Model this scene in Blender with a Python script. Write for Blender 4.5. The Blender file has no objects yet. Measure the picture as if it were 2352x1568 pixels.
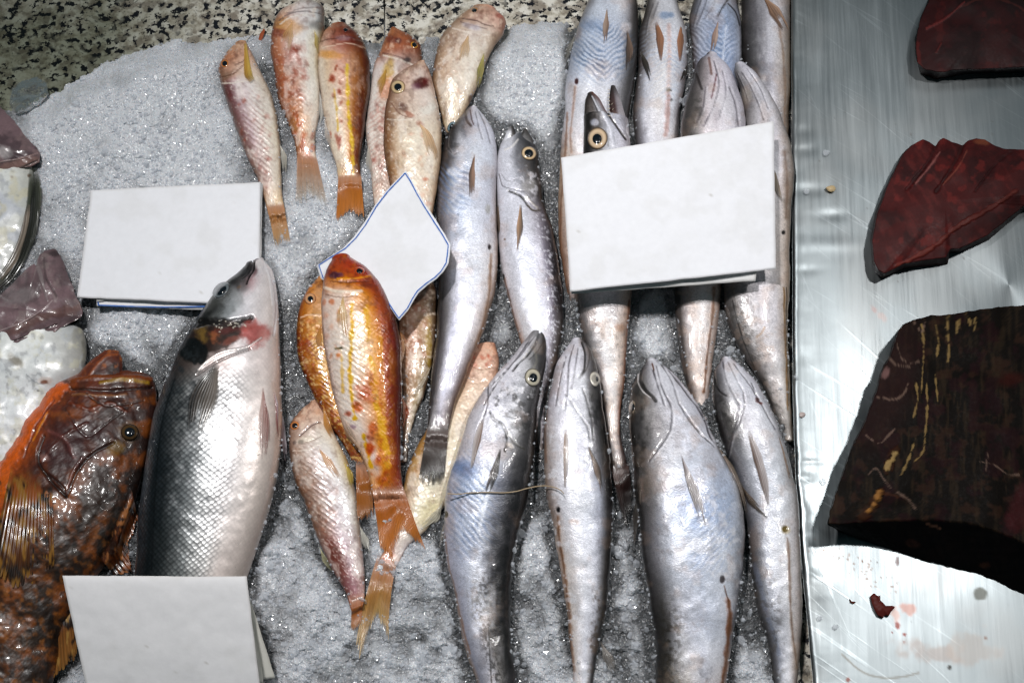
import bpy, math, random
import numpy as np

# ------------------------------------------------------------------ units
# plan units: 1 u = 0.37 mm, x to the right, y towards the viewer, z up
S = 0.00037
DC = 2800.0                      # distance of the camera from the middle of the ice, in u
CX, CY = 1176.0, 784.0
TILT = math.radians(24)          # the photographer leans over the counter from its near side
ST, CT = math.sin(TILT), math.cos(TILT)
scene = bpy.context.scene
COL = scene.collection

# ------------------------------------------------------------------ camera
cam_d = bpy.data.cameras.new('camera')
cam = bpy.data.objects.new('camera', cam_d)
COL.objects.link(cam)
cam.location = (0, -DC * S * ST, DC * S * CT)
cam.rotation_euler = (TILT, 0, 0)
cam_d.sensor_width = 36.0
cam_d.lens = 36.0 * DC / 2352.0
cam_d.clip_start = 0.02
cam_d.clip_end = 50
scene.camera = cam

# ------------------------------------------------------------------ world
world = bpy.data.worlds.new('World')
scene.world = world
world.use_nodes = True
bg = world.node_tree.nodes['Background']
bg.inputs['Color'].default_value = (0.25, 0.43, 0.47, 1)
bg.inputs['Strength'].default_value = 0.13

# ------------------------------------------------------------------ lamps
def aim(o, tgt):
    import mathutils
    d = mathutils.Vector(tgt) - o.location
    o.rotation_euler = d.to_track_quat('-Z', 'Y').to_euler()

def plan(x, y, z):
    return ((x - CX) * S, (CY - y) * S, z * S)

def lamp_spot(name, x, y, z, tx, ty, power, size, cone, blend, color):
    d = bpy.data.lights.new(name, 'SPOT')
    d.energy = power; d.shadow_soft_size = size; d.spot_size = math.radians(cone)
    d.spot_blend = blend; d.color = color
    o = bpy.data.objects.new(name, d); COL.objects.link(o)
    o.location = plan(x, y, z); aim(o, plan(tx, ty, 0))
    return o

def lamp_area(name, x, y, z, tx, ty, power, sx, sy, color):
    d = bpy.data.lights.new(name, 'AREA')
    d.shape = 'RECTANGLE'; d.size = sx; d.size_y = sy; d.energy = power; d.color = color
    o = bpy.data.objects.new(name, d); COL.objects.link(o)
    o.location = plan(x, y, z); aim(o, plan(tx, ty, 0))
    return o

lamp_spot('spot_lamp_left', 260, -120, 4300, 820, 860, 76, 0.06, 52, 0.8, (1.0, 0.985, 0.975))
lamp_spot('spot_lamp_right', 3010, 60, 4000, 2050, 950, 34, 0.045, 50, 0.8, (1.0, 0.985, 0.97))
lamp_area('steel_fill_light', 4050, -2360, 4000, 2200, 300, 0.8, 0.9, 0.5, (0.97, 0.98, 1.0))  # added unseen fill light, brightens the upper right of the steel

scene.view_settings.view_transform = 'Standard'
scene.view_settings.look = 'None'
scene.view_settings.exposure = 0.0
scene.view_settings.gamma = 1.0
scene.view_settings.use_curve_mapping = False
scene.render.engine = 'CYCLES'
scene.cycles.use_denoising = True
scene.cycles.max_bounces = 8
scene.cycles.sample_clamp_indirect = 6.0

# ------------------------------------------------------------------ numeric helpers
rng = np.random.default_rng(7)

def lin(h):
    if not isinstance(h, str):
        return np.array(h, float)
    c = np.array([int(h[i:i + 2], 16) for i in (0, 2, 4)], float) / 255.0
    return np.where(c <= 0.04045, c / 12.92, ((c + 0.055) / 1.055) ** 2.4)

def _hash(ix, iy, seed):
    h = (ix.astype(np.int64) * 374761393 + iy.astype(np.int64) * 668265263 + seed * 1442695041) & 0xffffffff
    h = ((h ^ (h >> 13)) * 1274126177) & 0xffffffff
    h = (h ^ (h >> 16)) & 0xffffffff
    h = (h * 2246822519) & 0xffffffff
    return ((h ^ (h >> 15)) & 0xffffff) / float(0xffffff)

def vnoise(x, y, seed=0):
    x = np.asarray(x, float); y = np.asarray(y, float)
    ix = np.floor(x); iy = np.floor(y)
    fx = x - ix; fy = y - iy
    fx = fx * fx * fx * (fx * (fx * 6 - 15) + 10); fy = fy * fy * fy * (fy * (fy * 6 - 15) + 10)
    a = _hash(ix, iy, seed); b = _hash(ix + 1, iy, seed)
    c = _hash(ix, iy + 1, seed); d = _hash(ix + 1, iy + 1, seed)
    return (a * (1 - fx) + b * fx) * (1 - fy) + (c * (1 - fx) + d * fx) * fy

def fbm(x, y, seed=0, octv=4, gain=0.5):
    t = 0; a = 1.0; n = 0
    for k in range(octv):
        t = t + a * vnoise(x * 2 ** k + 17.3 * k, y * 2 ** k - 9.1 * k, seed + k * 13); n += a; a *= gain
    return t / n

def sstep(a, b, x):
    t = np.clip((x - a) / (b - a + 1e-12), 0, 1)
    return t * t * (3 - 2 * t)

def pchip(xk, yk, x):
    xk = np.asarray(xk, float); yk = np.asarray(yk, float)
    h = np.diff(xk)[:, None]; dl = np.diff(yk, axis=0) / h
    m = np.zeros_like(yk)
    if len(xk) > 2:
        w1 = 2 * h[1:] + h[:-1]; w2 = h[1:] + 2 * h[:-1]
        ok = dl[:-1] * dl[1:] > 0
        with np.errstate(divide='ignore', invalid='ignore'):
            hm = (w1 + w2) / (w1 / dl[:-1] + w2 / dl[1:])
        cm = (dl[:-1] * h[1:] + dl[1:] * h[:-1]) / (h[1:] + h[:-1])
        m[1:-1] = np.where(ok, hm, 0.35 * cm)
    m[0] = dl[0]; m[-1] = dl[-1]
    i = np.clip(np.searchsorted(xk, x) - 1, 0, len(xk) - 2)
    hh = h[i]; t = ((x - xk[i])[:, None]) / hh
    return ((2 * t ** 3 - 3 * t ** 2 + 1) * yk[i] + (t ** 3 - 2 * t ** 2 + t) * hh * m[i]
            + (-2 * t ** 3 + 3 * t ** 2) * yk[i + 1] + (t ** 3 - t ** 2) * hh * m[i + 1])

def resample(pts, n, smooth=False):
    p = np.asarray(pts, float)
    d = np.r_[0, np.cumsum(np.hypot(*np.diff(p[:, :2], axis=0).T))]
    x = np.linspace(0, d[-1], n)
    if smooth and len(p) > 2:
        return pchip(d, p, x)
    return np.stack([np.interp(x, d, p[:, k]) for k in range(p.shape[1])], 1)

def segdist(px, py, pts):
    best = np.full(px.shape, 1e9)
    for (ax, ay), (bx, by) in zip(pts[:-1], pts[1:]):
        vx, vy = bx - ax, by - ay
        t = np.clip(((px - ax) * vx + (py - ay) * vy) / (vx * vx + vy * vy + 1e-9), 0, 1)
        best = np.minimum(best, np.hypot(px - ax - t * vx, py - ay - t * vy))
    return best

def inpoly(px, py, poly):
    r = np.zeros(px.shape, bool)
    n = len(poly)
    for i in range(n):
        x1, y1 = poly[i]; x2, y2 = poly[(i + 1) % n]
        if y1 == y2: continue
        c = ((y1 > py) != (y2 > py)) & (px < (x2 - x1) * (py - y1) / (y2 - y1) + x1)
        r ^= c
    return r

def W(x, y, z):
    x, y, z = np.broadcast_arrays(np.asarray(x, float), np.asarray(y, float), np.asarray(z, float))
    rx = (x - CX) / DC; ry = (CY - y) / DC
    dy = ry * CT + ST; dz = ry * ST - CT
    t = (z - DC * CT) / dz
    return np.stack([rx * t, -DC * ST + dy * t, z], -1) * S

def seen(V):
    """where a point of the scene lies in the survey the outlines were taken from"""
    P = np.asarray(V) / S
    py = P[..., 1] + DC * ST; pz = P[..., 2] - DC * CT
    dep = py * ST - pz * CT
    up = py * CT + pz * ST
    return CX + P[..., 0] / dep * DC, CY - up / dep * DC

# heights of everything laid down so far, so that later things rest on it
HG = 4.0; HX0, HY0 = -200.0, -120.0
HM = np.full((560, 700), -38.0)

def hm_add(x, y, z):
    i = ((np.asarray(y) - HY0) / HG).astype(int); j = ((np.asarray(x) - HX0) / HG).astype(int)
    ok = (i >= 0) & (i < HM.shape[0]) & (j >= 0) & (j < HM.shape[1])
    np.maximum.at(HM, (i[ok], j[ok]), np.asarray(z)[ok])

def hm_get(x, y, r=1):
    fi = np.clip((np.asarray(y, float) - HY0) / HG - 0.5, 2, HM.shape[0] - 4)
    fj = np.clip((np.asarray(x, float) - HX0) / HG - 0.5, 2, HM.shape[1] - 4)
    P = HM
    if r:
        Q = np.zeros_like(P); n = 0
        for a in range(-r, r + 1):
            for b in range(-r, r + 1):
                Q += np.roll(np.roll(P, a, 0), b, 1); n += 1
        P = Q / n
    i = fi.astype(int); j = fj.astype(int); u = fi - i; v = fj - j
    return (P[i, j] * (1 - u) * (1 - v) + P[i + 1, j] * u * (1 - v) + P[i, j + 1] * (1 - u) * v + P[i + 1, j + 1] * u * v)

# ------------------------------------------------------------------ object helpers
ROOTLOC = {}

def tag(o, label=None, cat=None, group=None, kind=None):
    if label: o['label'] = label
    if cat: o['category'] = cat
    if group: o['group'] = group
    if kind: o['kind'] = kind
    return o

def thing(name, label, cat, x, y, z=0.0, group=None):
    o = bpy.data.objects.new(name, None); COL.objects.link(o)
    o.empty_display_size = 0.01
    o.location = [float(v) for v in W(np.array(x, float), np.array(y, float), np.array(z, float))]
    ROOTLOC[o.name] = np.array(o.location)
    return tag(o, label, cat, group)

def rootloc(o):
    while o.parent is not None: o = o.parent
    return ROOTLOC.get(o.name, np.zeros(3))

def mesh_obj(name, V, faces, mat, parent=None, col=None, uv=None, smooth=True, prm=None):
    """faces: (n,4) or (n,3) array, or list of lists"""
    V = np.asarray(V, float).reshape(-1, 3)
    if parent is not None: V = V - rootloc(parent)
    me = bpy.data.meshes.new(name)
    if isinstance(faces, np.ndarray):
        nf, k = faces.shape
        me.vertices.add(len(V)); me.vertices.foreach_set('co', V.astype(np.float32).ravel())
        me.loops.add(nf * k); me.loops.foreach_set('vertex_index', faces.astype(np.int32).ravel())
        me.polygons.add(nf)
        me.polygons.foreach_set('loop_start', (np.arange(nf) * k).astype(np.int32))
        me.update(calc_edges=True)
    else:
        me.from_pydata(V.tolist(), [], [list(map(int, f)) for f in faces]); me.update()
    me.validate()
    me.polygons.foreach_set('use_smooth', np.full(len(me.polygons), smooth))
    if col is not None:
        c = np.ones((len(V), 4), np.float32); c[:, :col.shape[1]] = col
        a = me.color_attributes.new('Col', 'FLOAT_COLOR', 'POINT'); a.data.foreach_set('color', c.ravel())
    if prm is not None:
        c = np.ones((len(V), 4), np.float32); c[:, :prm.shape[1]] = prm
        a = me.color_attributes.new('Prm', 'FLOAT_COLOR', 'POINT'); a.data.foreach_set('color', c.ravel())
    if uv is not None:
        l = me.uv_layers.new(name='UVMap')
        vi = np.empty(len(me.loops), np.int32); me.loops.foreach_get('vertex_index', vi)
        l.data.foreach_set('uv', uv[vi].astype(np.float32).ravel())
    me.materials.append(mat)
    o = bpy.data.objects.new(name, me); COL.objects.link(o)
    if parent is not None: o.parent = parent
    return o

def quads(nu, nv, cyc=False):
    i = np.arange(nu - 1)[:, None]; j = np.arange(nv if cyc else nv - 1)[None, :]
    j2 = (j + 1) % nv
    a = i * nv + j; b = i * nv + j2; c = (i + 1) * nv + j2; d = (i + 1) * nv + j
    return np.stack([a, b, c, d], -1).reshape(-1, 4)

# ------------------------------------------------------------------ painter: pigment and relief on a mesh
class Paint:
    def __init__(s, px, py, up, base, t=None, sx=None):
        s.px, s.py, s.up, s.t, s.sx = px, py, up, t, sx
        s.c = np.tile(lin(base), (px.size, 1)) if isinstance(base, str) else base
        s.d = np.zeros(px.size); s.prm = np.ones((px.size, 3))
    def table(s, rows):
        ts = [r[0] for r in rows]
        cs = []
        for _, st in rows:
            k = [a for a, _ in st]; v = np.array([lin(b) for _, b in st])
            cs.append(np.stack([np.interp(s.sx, k, v[:, q]) for q in range(3)], 1))
        out = cs[0].copy()
        for i in range(len(ts) - 1):
            w = sstep(ts[i], ts[i + 1], s.t)[:, None]
            out = out * (1 - w) + cs[i + 1] * w
        s.c = out
    def mix(s, w, color):
        w = np.clip(w, 0, 1)[:, None] * s.up[:, None]
        s.c = s.c * (1 - w) + lin(color) * w
    def blob(s, x, y, rx, ry, color, k=1.0, ang=0, soft=0.5, nz=0.35, ns=0.06, depth=0):
        a = math.radians(ang); dx = s.px - x; dy = s.py - y
        m = (np.abs(dx) < 2.2 * max(rx, ry)) & (np.abs(dy) < 2.2 * max(rx, ry))
        if not m.any(): return
        u = (dx * math.cos(a) + dy * math.sin(a)) / rx; v = (-dx * math.sin(a) + dy * math.cos(a)) / ry
        r = np.hypot(u, v) + nz * 2 * (fbm(s.px * ns, s.py * ns, int(x) % 97, 4, 0.6) - 0.5)
        w = (1 - sstep(1 - soft, 1 + soft * .5, r)) * k * m
        if color: s.mix(w, color)
        s.d += depth * w * s.up
    def line(s, pts, width, color=None, k=1.0, soft=0.6, depth=0, nz=0.0, taper=True):
        p = resample(pts, max(2 * len(pts), 12), True)
        d = segdist(s.px, s.py, p)
        if nz: d = d + nz * width * 2 * (fbm(s.px * .08, s.py * .08, int(width * 7) + int(pts[0][0]) % 31) - .5)
        w = (1 - sstep(width * .5 * (1 - soft), width * .5 * (1 + soft * .3) + .3, d)) * k
        if color: s.mix(w, color)
        s.d += depth * w * s.up
    def mottle(s, color, scale, lo, hi, k=1.0, seed=0, x=None, aspect=1.0, octv=4, ang=0):
        a = math.radians(ang)
        qx = s.px * math.cos(a) + s.py * math.sin(a); qy = -s.px * math.sin(a) + s.py * math.cos(a)
        n = fbm(qx / scale, qy / scale / aspect, seed, octv, .55)
        w = sstep(lo, hi, n) * k
        if x is not None: w = w * x
        s.mix(w, color)
    def region(s, x, y, rx, ry, ang=0, soft=0.4):
        a = math.radians(ang); dx = s.px - x; dy = s.py - y
        u = (dx * math.cos(a) + dy * math.sin(a)) / rx; v = (-dx * math.sin(a) + dy * math.cos(a)) / ry
        return 1 - sstep(1 - soft, 1 + soft, np.hypot(u, v))
    def chevron(s, x, y, rx, ry, axis, per, color, k=.8, slope=.6, ang=0, depth=0.0):
        """muscle bands showing through thin belly skin; axis = x of the fold of the V"""
        w = s.region(x, y, rx, ry, ang, .5)
        ph = s.py - slope * np.abs(s.px - axis) + 26 * (fbm(s.px * .025, s.py * .025, 5) - .5)
        b = sstep(.2, .9, .5 + .5 * np.sin(ph / per * 2 * math.pi)) * (.1 + 1.3 * fbm(s.px * .03, s.py * .03, 8, 3))
        s.mix(w * b * k, color); s.d += depth * w * b * s.up

def relief(V3, nu, nv, cyc, disp):
    """move grid vertices along their normals (plan units)"""
    G = V3.reshape(nu, nv, 3)
    du = np.gradient(G, axis=0)
    if cyc:
        dv = (np.roll(G, -1, 1) - np.roll(G, 1, 1)) * .5
    else:
        dv = np.gradient(G, axis=1)
    n = np.cross(du, dv); n /= np.linalg.norm(n, axis=2, keepdims=True) + 1e-12
    if cyc:
        # outward: the crown must point up
        if n[nu // 2, nv // 5, 2] < 0: n = -n
    elif n[nu // 2, nv // 2, 2] < 0: n = -n
    return (G + n * disp.reshape(nu, nv, 1) * S).reshape(-1, 3)

# ------------------------------------------------------------------ solid of a body from its traced flanks
def loft(name, root, rows, mat, painter, k=0.7, z0=0.0, low=0.6, cap=(0.6, 0.4), step=2.6, base='d8d6dc', p=2.0, lump=0.8, lseed=1, lscale=30.0, grade=(1.2, 1.5), sat=1.0):
    R = np.asarray(rows, float)
    mid = (R[:, :2] + R[:, 2:]) / 2
    dist = np.r_[0, np.cumsum(np.hypot(*np.diff(mid, axis=0).T))]
    n = max(12, int(dist[-1] / step))
    x = np.linspace(0, dist[-1], n)
    Q = pchip(dist, R, x)
    def along(v):
        v = np.atleast_1d(np.asarray(v, float))
        if len(v) == 1: return np.full(n, v[0])
        return np.interp(x / dist[-1], np.linspace(0, 1, len(v)), v)
    kk, zz = along(k), along(z0)
    C = (Q[:, :2] + Q[:, 2:]) / 2; A = (Q[:, 2:] - Q[:, :2]) / 2
    t = x / dist[-1]
    def addcap(C, A, kk, zz, t, at0, f):
        if f <= 0: return C, A, kk, zz, t
        m = 9
        ph = np.linspace(0, math.pi / 2 * .97, m + 1)[1:]
        i, j = (0, 2) if at0 else (-1, -3)
        ax = C[i] - C[j]; ax = ax / (np.hypot(*ax) + 1e-9); w = np.hypot(*A[i])
        c = C[i] + ax * (f * w * np.sin(ph))[:, None]; a = A[i] * np.cos(ph)[:, None]
        zc = zz[i] + low * kk[i] * w * (1 - np.cos(ph))      # keep the centre line level
        if at0:
            return (np.r_[c[::-1], C], np.r_[a[::-1], A], np.r_[np.full(m, kk[i]), kk], np.r_[zc[::-1], zz], np.r_[np.full(m, t[i]), t])
        return (np.r_[C, c], np.r_[A, a], np.r_[kk, np.full(m, kk[i])], np.r_[zz, zc], np.r_[t, np.full(m, t[i])])
    if cap[1] == 0:                      # the root of the tail flattens into the fin
        fl = 1 - .8 * sstep(.86, 1.0, t); hh = kk * np.hypot(A[:, 0], A[:, 1])
        zz = zz + low * hh * (1 - fl); kk = kk * fl
    C, A, kk, zz, t = addcap(C, A, kk, zz, t, True, cap[0])
    C, A, kk, zz, t = addcap(C, A, kk, zz, t, False, cap[1])
    nu = len(C)
    NT_UP = int(np.clip(np.hypot(A[:, 0], A[:, 1]).max() * 2 * 1.25 / 2.4, 56, 190)); NT_LO = 16
    th = np.r_[np.linspace(math.pi, 0, NT_UP + 1), np.linspace(0, -math.pi, NT_LO + 2)[1:-1]]
    nv = len(th)
    cs, sn = np.cos(th), np.sin(th)
    cs = np.sign(cs) * np.abs(cs) ** (2 / p); sn = np.sign(sn) * np.abs(sn) ** (2 / p)
    w = np.hypot(A[:, 0], A[:, 1]); h = kk * w
    zc = zz + low * h
    px = C[:, 0][:, None] + A[:, 0][:, None] * cs; py = C[:, 1][:, None] + A[:, 1][:, None] * cs
    pz = zc[:, None] + h[:, None] * np.where(sn >= 0, sn, sn * low)
    upm = np.broadcast_to(sstep(-.25, -.02, sn), px.shape).ravel()
    # flanks were traced at the height of the centre line
    V = W(px, py, np.broadcast_to(zc[:, None], px.shape))
    V[..., 2] = pz * S
    qx, qy = seen(V); qx, qy = qx.ravel(), qy.ravel()
    T = np.broadcast_to(t[:, None], px.shape).ravel(); SX = np.broadcast_to(cs, px.shape).ravel()
    P = Paint(qx, qy, upm, base, T, SX)
    if painter: painter(P)
    L = np.clip(P.c, .002, 1) @ np.array([.3, .55, .15]); P.c = P.c * (L ** (grade[0] - 1) * grade[1])[:, None]; L2 = P.c @ np.array([.3, .55, .15]); P.c = np.clip(L2[:, None] + (P.c - L2[:, None]) * sat, 0.002, 3); P.c = P.c / (1 + np.clip(P.c.max(1, keepdims=True) - .72, 0, 9) * .6)
    P.d += lump * 2 * (fbm(qx / lscale, qy / lscale, lseed, 3) - .5) * upm
    V = relief(V.reshape(-1, 3), nu, nv, True, P.d)
    # uv in plan units: along the body and round it
    al = np.r_[0, np.cumsum(np.hypot(*np.diff(C, axis=0).T))]
    wm = np.median(w)
    uv = np.stack([np.broadcast_to(al[:, None], px.shape).ravel(), (np.broadcast_to(th, px.shape) * wm * .9).ravel()], 1)
    F = quads(nu, nv, True)
    c0 = V[:nv].mean(0); c1 = V[-nv:].mean(0)
    VV = np.r_[V, [c0], [c1]]
    e0 = len(V); e1 = e0 + 1
    j = np.arange(nv); j2 = (j + 1) % nv
    cap0 = np.stack([np.full(nv, e0), j2, j], 1); b = (nu - 1) * nv
    cap1 = np.stack([np.full(nv, e1), b + j, b + j2], 1)
    # keep quads only: closing rings as degenerate-free triangles through from_pydata would be slow, so join as quads of two triangles
    FQ = F
    capq0 = np.stack([cap0[0::2, 0], cap0[0::2, 1], cap0[0::2, 2], cap0[0::2, 2]], 1)[:0]
    colr = np.r_[P.c, P.c[:1], P.c[-1:]]; prm = np.r_[P.prm, P.prm[:1], P.prm[-1:]]
    uvv = np.r_[uv, uv[:1], uv[-1:]]
    o = mesh_tri_quads(name, VV, FQ, np.r_[cap0, cap1], mat, root, colr, uvv, prm)
    m = upm > .5
    hm_add(qx[m], qy[m], (pz.ravel() + P.d * .8)[m])
    return o

def mesh_tri_quads(name, V, Q, T, mat, parent, col, uv, prm, smooth=True):
    V = np.asarray(V, float)
    if parent is not None: V = V - rootloc(parent)
    me = bpy.data.meshes.new(name)
    me.vertices.add(len(V)); me.vertices.foreach_set('co', V.astype(np.float32).ravel())
    li = np.r_[Q.ravel(), T.ravel()].astype(np.int32)
    me.loops.add(len(li)); me.loops.foreach_set('vertex_index', li)
    me.polygons.add(len(Q) + len(T))
    ls = np.r_[np.arange(len(Q)) * 4, len(Q) * 4 + np.arange(len(T)) * 3].astype(np.int32)
    me.polygons.foreach_set('loop_start', ls)
    me.update(calc_edges=True)
    me.polygons.foreach_set('use_smooth', np.full(len(me.polygons), smooth))
    for nm, dat in (('Col', col), ('Prm', prm)):
        if dat is None: continue
        c = np.ones((len(V), 4), np.float32); c[:, :dat.shape[1]] = dat
        a = me.color_attributes.new(nm, 'FLOAT_COLOR', 'POINT'); a.data.foreach_set('color', c.ravel())
    if uv is not None:
        l = me.uv_layers.new(name='UVMap'); l.data.foreach_set('uv', uv[li].astype(np.float32).ravel())
    me.materials.append(mat)
    o = bpy.data.objects.new(name, me); COL.objects.link(o)
    if parent is not None: o.parent = parent
    return o

# ------------------------------------------------------------------ fins, eyes
def fan(root, name, base, tip, rays=12, cb='b07040', ct='b89a70', ab=1.0, at=.75, off=6.5, rag=.12, split=.08, mid=None, seed=0, lift=0.0, dark=.55, zt=None, edge=None, wave=2.0, spots=None, root_c=None):
    r = np.random.default_rng(seed + 11)
    rays = int(rays * 1.6)
    nu = rays * 6 + 1; nv = 26
    b0 = np.asarray(base, float); t0 = np.asarray(tip, float); dr = b0.mean(0) - t0.mean(0); dr /= np.hypot(*dr)
    base = b0 + dr * 24
    u = np.linspace(0, 1, nu); v = np.linspace(0, 1, nv)
    B = resample(base, nu); T = resample(tip, nu)
    M = resample(mid, nu) if mid is not None else (B + T) / 2
    ri = np.clip((u * rays).astype(int), 0, rays - 1); fr = np.abs((u * rays) % 1 - .5) * 2
    ln = 1 - rag * r.random(rays)[ri] - split * fr ** 3 * (0.4 + .6 * r.random(rays)[ri])
    vv = v[None, :] * ln[:, None]
    G = ((1 - vv) ** 2)[..., None] * B[:, None] + (2 * vv * (1 - vv))[..., None] * M[:, None] + (vv ** 2)[..., None] * T[:, None]
    x, y = G[..., 0], G[..., 1]
    ridge = np.cos(u * rays * 2 * math.pi)[:, None] * -1.0
    if zt is None:
        z = hm_get(x, y, 2)
        MX = np.maximum.reduce([np.roll(np.roll(HM, a, 0), b, 1) for a in (-1, 0, 1) for b in (-1, 0, 1)])
        ci = np.clip((y - HY0) / HG - .5, 2, HM.shape[0] - 4); cj = np.clip((x - HX0) / HG - .5, 2, HM.shape[1] - 4)
        i0 = ci.astype(int); j0 = cj.astype(int); fu = ci - i0; fv = cj - j0
        zm = MX[i0, j0] * (1 - fu) * (1 - fv) + MX[i0 + 1, j0] * fu * (1 - fv) + MX[i0, j0 + 1] * (1 - fu) * fv + MX[i0 + 1, j0 + 1] * fu * fv
        wr = 1 - sstep(.34, .55, vv)
        z = z * (1 - wr) + np.maximum(z, zm.max(0, keepdims=True) * .35 + zm * .65 - .5) * wr
    else: z = zt[0] + (zt[1] - zt[0]) * vv
    z = z + off * (.2 + .8 * sstep(.05, .35, vv)) + ridge * .6 * sstep(.1, .4, vv) + lift * vv ** 2 + wave * np.sin(u * 5 + seed)[:, None] * vv
    V = W(x, y, z).reshape(-1, 3)
    c = lin(cb) * (1 - v[None, :, None] ** 1.2) + lin(ct) * v[None, :, None] ** 1.2
    if root_c is None: root_c = lin(cb) * .45 + lin('d0a48c') * .55
    else: root_c = lin(root_c)
    rw = sstep(.14, .44, np.broadcast_to(v[None], x.shape) + .12 * (vnoise(u * rays * .8, u * 0, seed + 9)[:, None] - .5))[..., None]
    c = np.broadcast_to(c, G.shape[:2] + (3,)) * rw + root_c * (1 - rw)
    lines = .5 + .5 * np.cos(u * rays * 2 * math.pi)[:, None, None] * np.ones((1, nv, 1)) * sstep(.02, .3, v)[None, :, None]
    fine = .8 + .4 * fbm(np.broadcast_to(u[:, None] * rays * 3, x.shape), np.broadcast_to(v[None] * 3, x.shape), seed)[..., None]
    c = np.broadcast_to(c, G.shape[:2] + (3,)) * (1 - dark * .5 * lines * (.4 + 1.2 * fbm(np.broadcast_to(u[:, None] * rays * .7, x.shape), np.broadcast_to(v[None] * 4, x.shape), seed + 2)[..., None])) * fine
    if edge is not None:
        ew = sstep(.75, 1, np.abs(u - .5) * 2)[:, None, None]; c = c * (1 - ew) + lin(edge) * ew
    if spots:
        sp = sstep(.5, .62, fbm(x * .05, y * .035, seed + 40, 3))[..., None]; c = c * (1 - sp) + lin(spots[0]) * sp
        sp = sstep(.54, .64, fbm(x * .09, y * .05, seed + 50, 3))[..., None]; c = c * (1 - sp) + lin(spots[1]) * sp
    al = (ab + (at - ab) * v[None, :] ** 1.3) * (1 - .45 * (1 - at) * (1 - lines[..., 0]))
    al = al * (1 - .5 * sstep(.85, 1, v)[None, :] * (1 - at * .6)) * (.0 + 1.0 * sstep(0.01, .20, v + .05 * (vnoise(v * 9, v * 0, seed) - .5)))[None, :]
    cc = np.concatenate([c, al[..., None]], 2).reshape(-1, 4)
    o = mesh_obj(name, V, quads(nu, nv), MAT['fin'], root, np.clip(cc, 0, 1))
    return o

def leaf(root, name, pts, widths, cl='6a4a3a', cr='c8a080', off=2.5, a=1.0, at=.9, rays=5, seed=0, rag=True, lift=0):
    r = np.random.default_rng(seed + 5)
    nl = 40; nu = rays * 4 + 1
    p = np.asarray(pts, float); P = resample(p, nl, True)
    d = np.r_[0, np.cumsum(np.hypot(*np.diff(p, axis=0).T))]
    w = np.interp(np.linspace(0, d[-1], nl), d, widths) / 2
    tn = np.gradient(P, axis=0); tn /= np.linalg.norm(tn, axis=1, keepdims=True) + 1e-9
    nr = np.stack([tn[:, 1], -tn[:, 0]], 1)
    nr *= np.where(nr[:, :1].mean() > 0, 1, -1)
    u = np.linspace(-1, 1, nu); s = np.linspace(0, 1, nl)
    ri = np.clip(((u + 1) / 2 * rays).astype(int), 0, rays - 1)
    if rag: w = w * (.35 + .65 * sstep(0, .55, s)) + (w.max() * .22) * sstep(.55, 1, s)
    ln = 1 - (.38 * r.random(rays)[ri] ** 1.5 if rag else 0 * u) - .05 * np.abs(((u + 1) / 2 * rays) % 1 - .5)
    idx = s[None, :] * ln[:, None] * (nl - 1)
    i0 = np.clip(idx.astype(int), 0, nl - 2); f = idx - i0
    def at_(Z): return Z[i0] * (1 - f)[..., None] + Z[i0 + 1] * f[..., None]
    c2 = at_(P); n2 = at_(nr); w2 = at_(w[:, None])[..., 0]
    x = c2[..., 0] + n2[..., 0] * w2 * u[:, None]; y = c2[..., 1] + n2[..., 1] * w2 * u[:, None]
    lines = .5 + .5 * np.cos((u + 1) / 2 * rays * 2 * math.pi)
    z = hm_get(x, y, 2) + off * .6 + .6 * (1 - lines)[:, None] + (1 - u[:, None] ** 2) * .8 + lift * s[None] ** 2
    V = W(x, y, z).reshape(-1, 3)
    sb = np.broadcast_to(s[None], x.shape); ub = np.broadcast_to(u[:, None], x.shape)
    nz = fbm(ub * rays * 1.2 + 9, sb * 2.2, seed, 3)
    q = np.clip((ub + 1) / 2 + .7 * (nz - .5), 0, 1)[..., None]
    c = (lin(cl) * (1 - q) + lin(cr) * q) * (1 - .22 * lines[:, None, None] * fbm(ub * 2, sb * 3, seed + 3)[..., None] * 2)
    c = c * (.72 + .56 * fbm(ub * rays * 2.5, sb * 3, seed + 1, 3)[..., None]) * (1.12 - .4 * sb[..., None] ** 2)
    al = (a + (at - a) * sb) * (.25 + .75 * sstep(0, .16, sb)) * (1 - .6 * sstep(.72, 1.0, np.abs(ub))) * (1 - .45 * sstep(.8, 1, sb)) * (1 - .25 * lines[:, None] * sb)
    return mesh_obj(name, V, quads(nu, nl), MAT['fin'], root, np.clip(np.concatenate([c, al[..., None]], 2).reshape(-1, 4), 0, 1))

def disc(root, name, x, y, rx, ry, ang, dome, off, mat, colf, nr=14, na=40):
    a = math.radians(ang)
    r = np.linspace(0, 1, nr); q = np.linspace(0, 2 * math.pi, na, endpoint=False)
    ux = r[:, None] * np.cos(q) * rx; uy = r[:, None] * np.sin(q) * ry
    X = x + ux * math.cos(a) - uy * math.sin(a); Y = y + ux * math.sin(a) + uy * math.cos(a)
    zs = hm_get(X, Y, 2); zm = zs.mean(); zs = zm + (zs - zm) * .6
    Z = zs + off + dome * (np.sqrt(np.clip(1 - r ** 2 * .96, 0, 1)))[:, None]
    V = W(X, Y, Z).reshape(-1, 3)
    c = np.repeat(np.array([colf(v) for v in r]), na, 0)
    return mesh_obj(name, V, quads(nr, na, True), mat, root, c)

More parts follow.
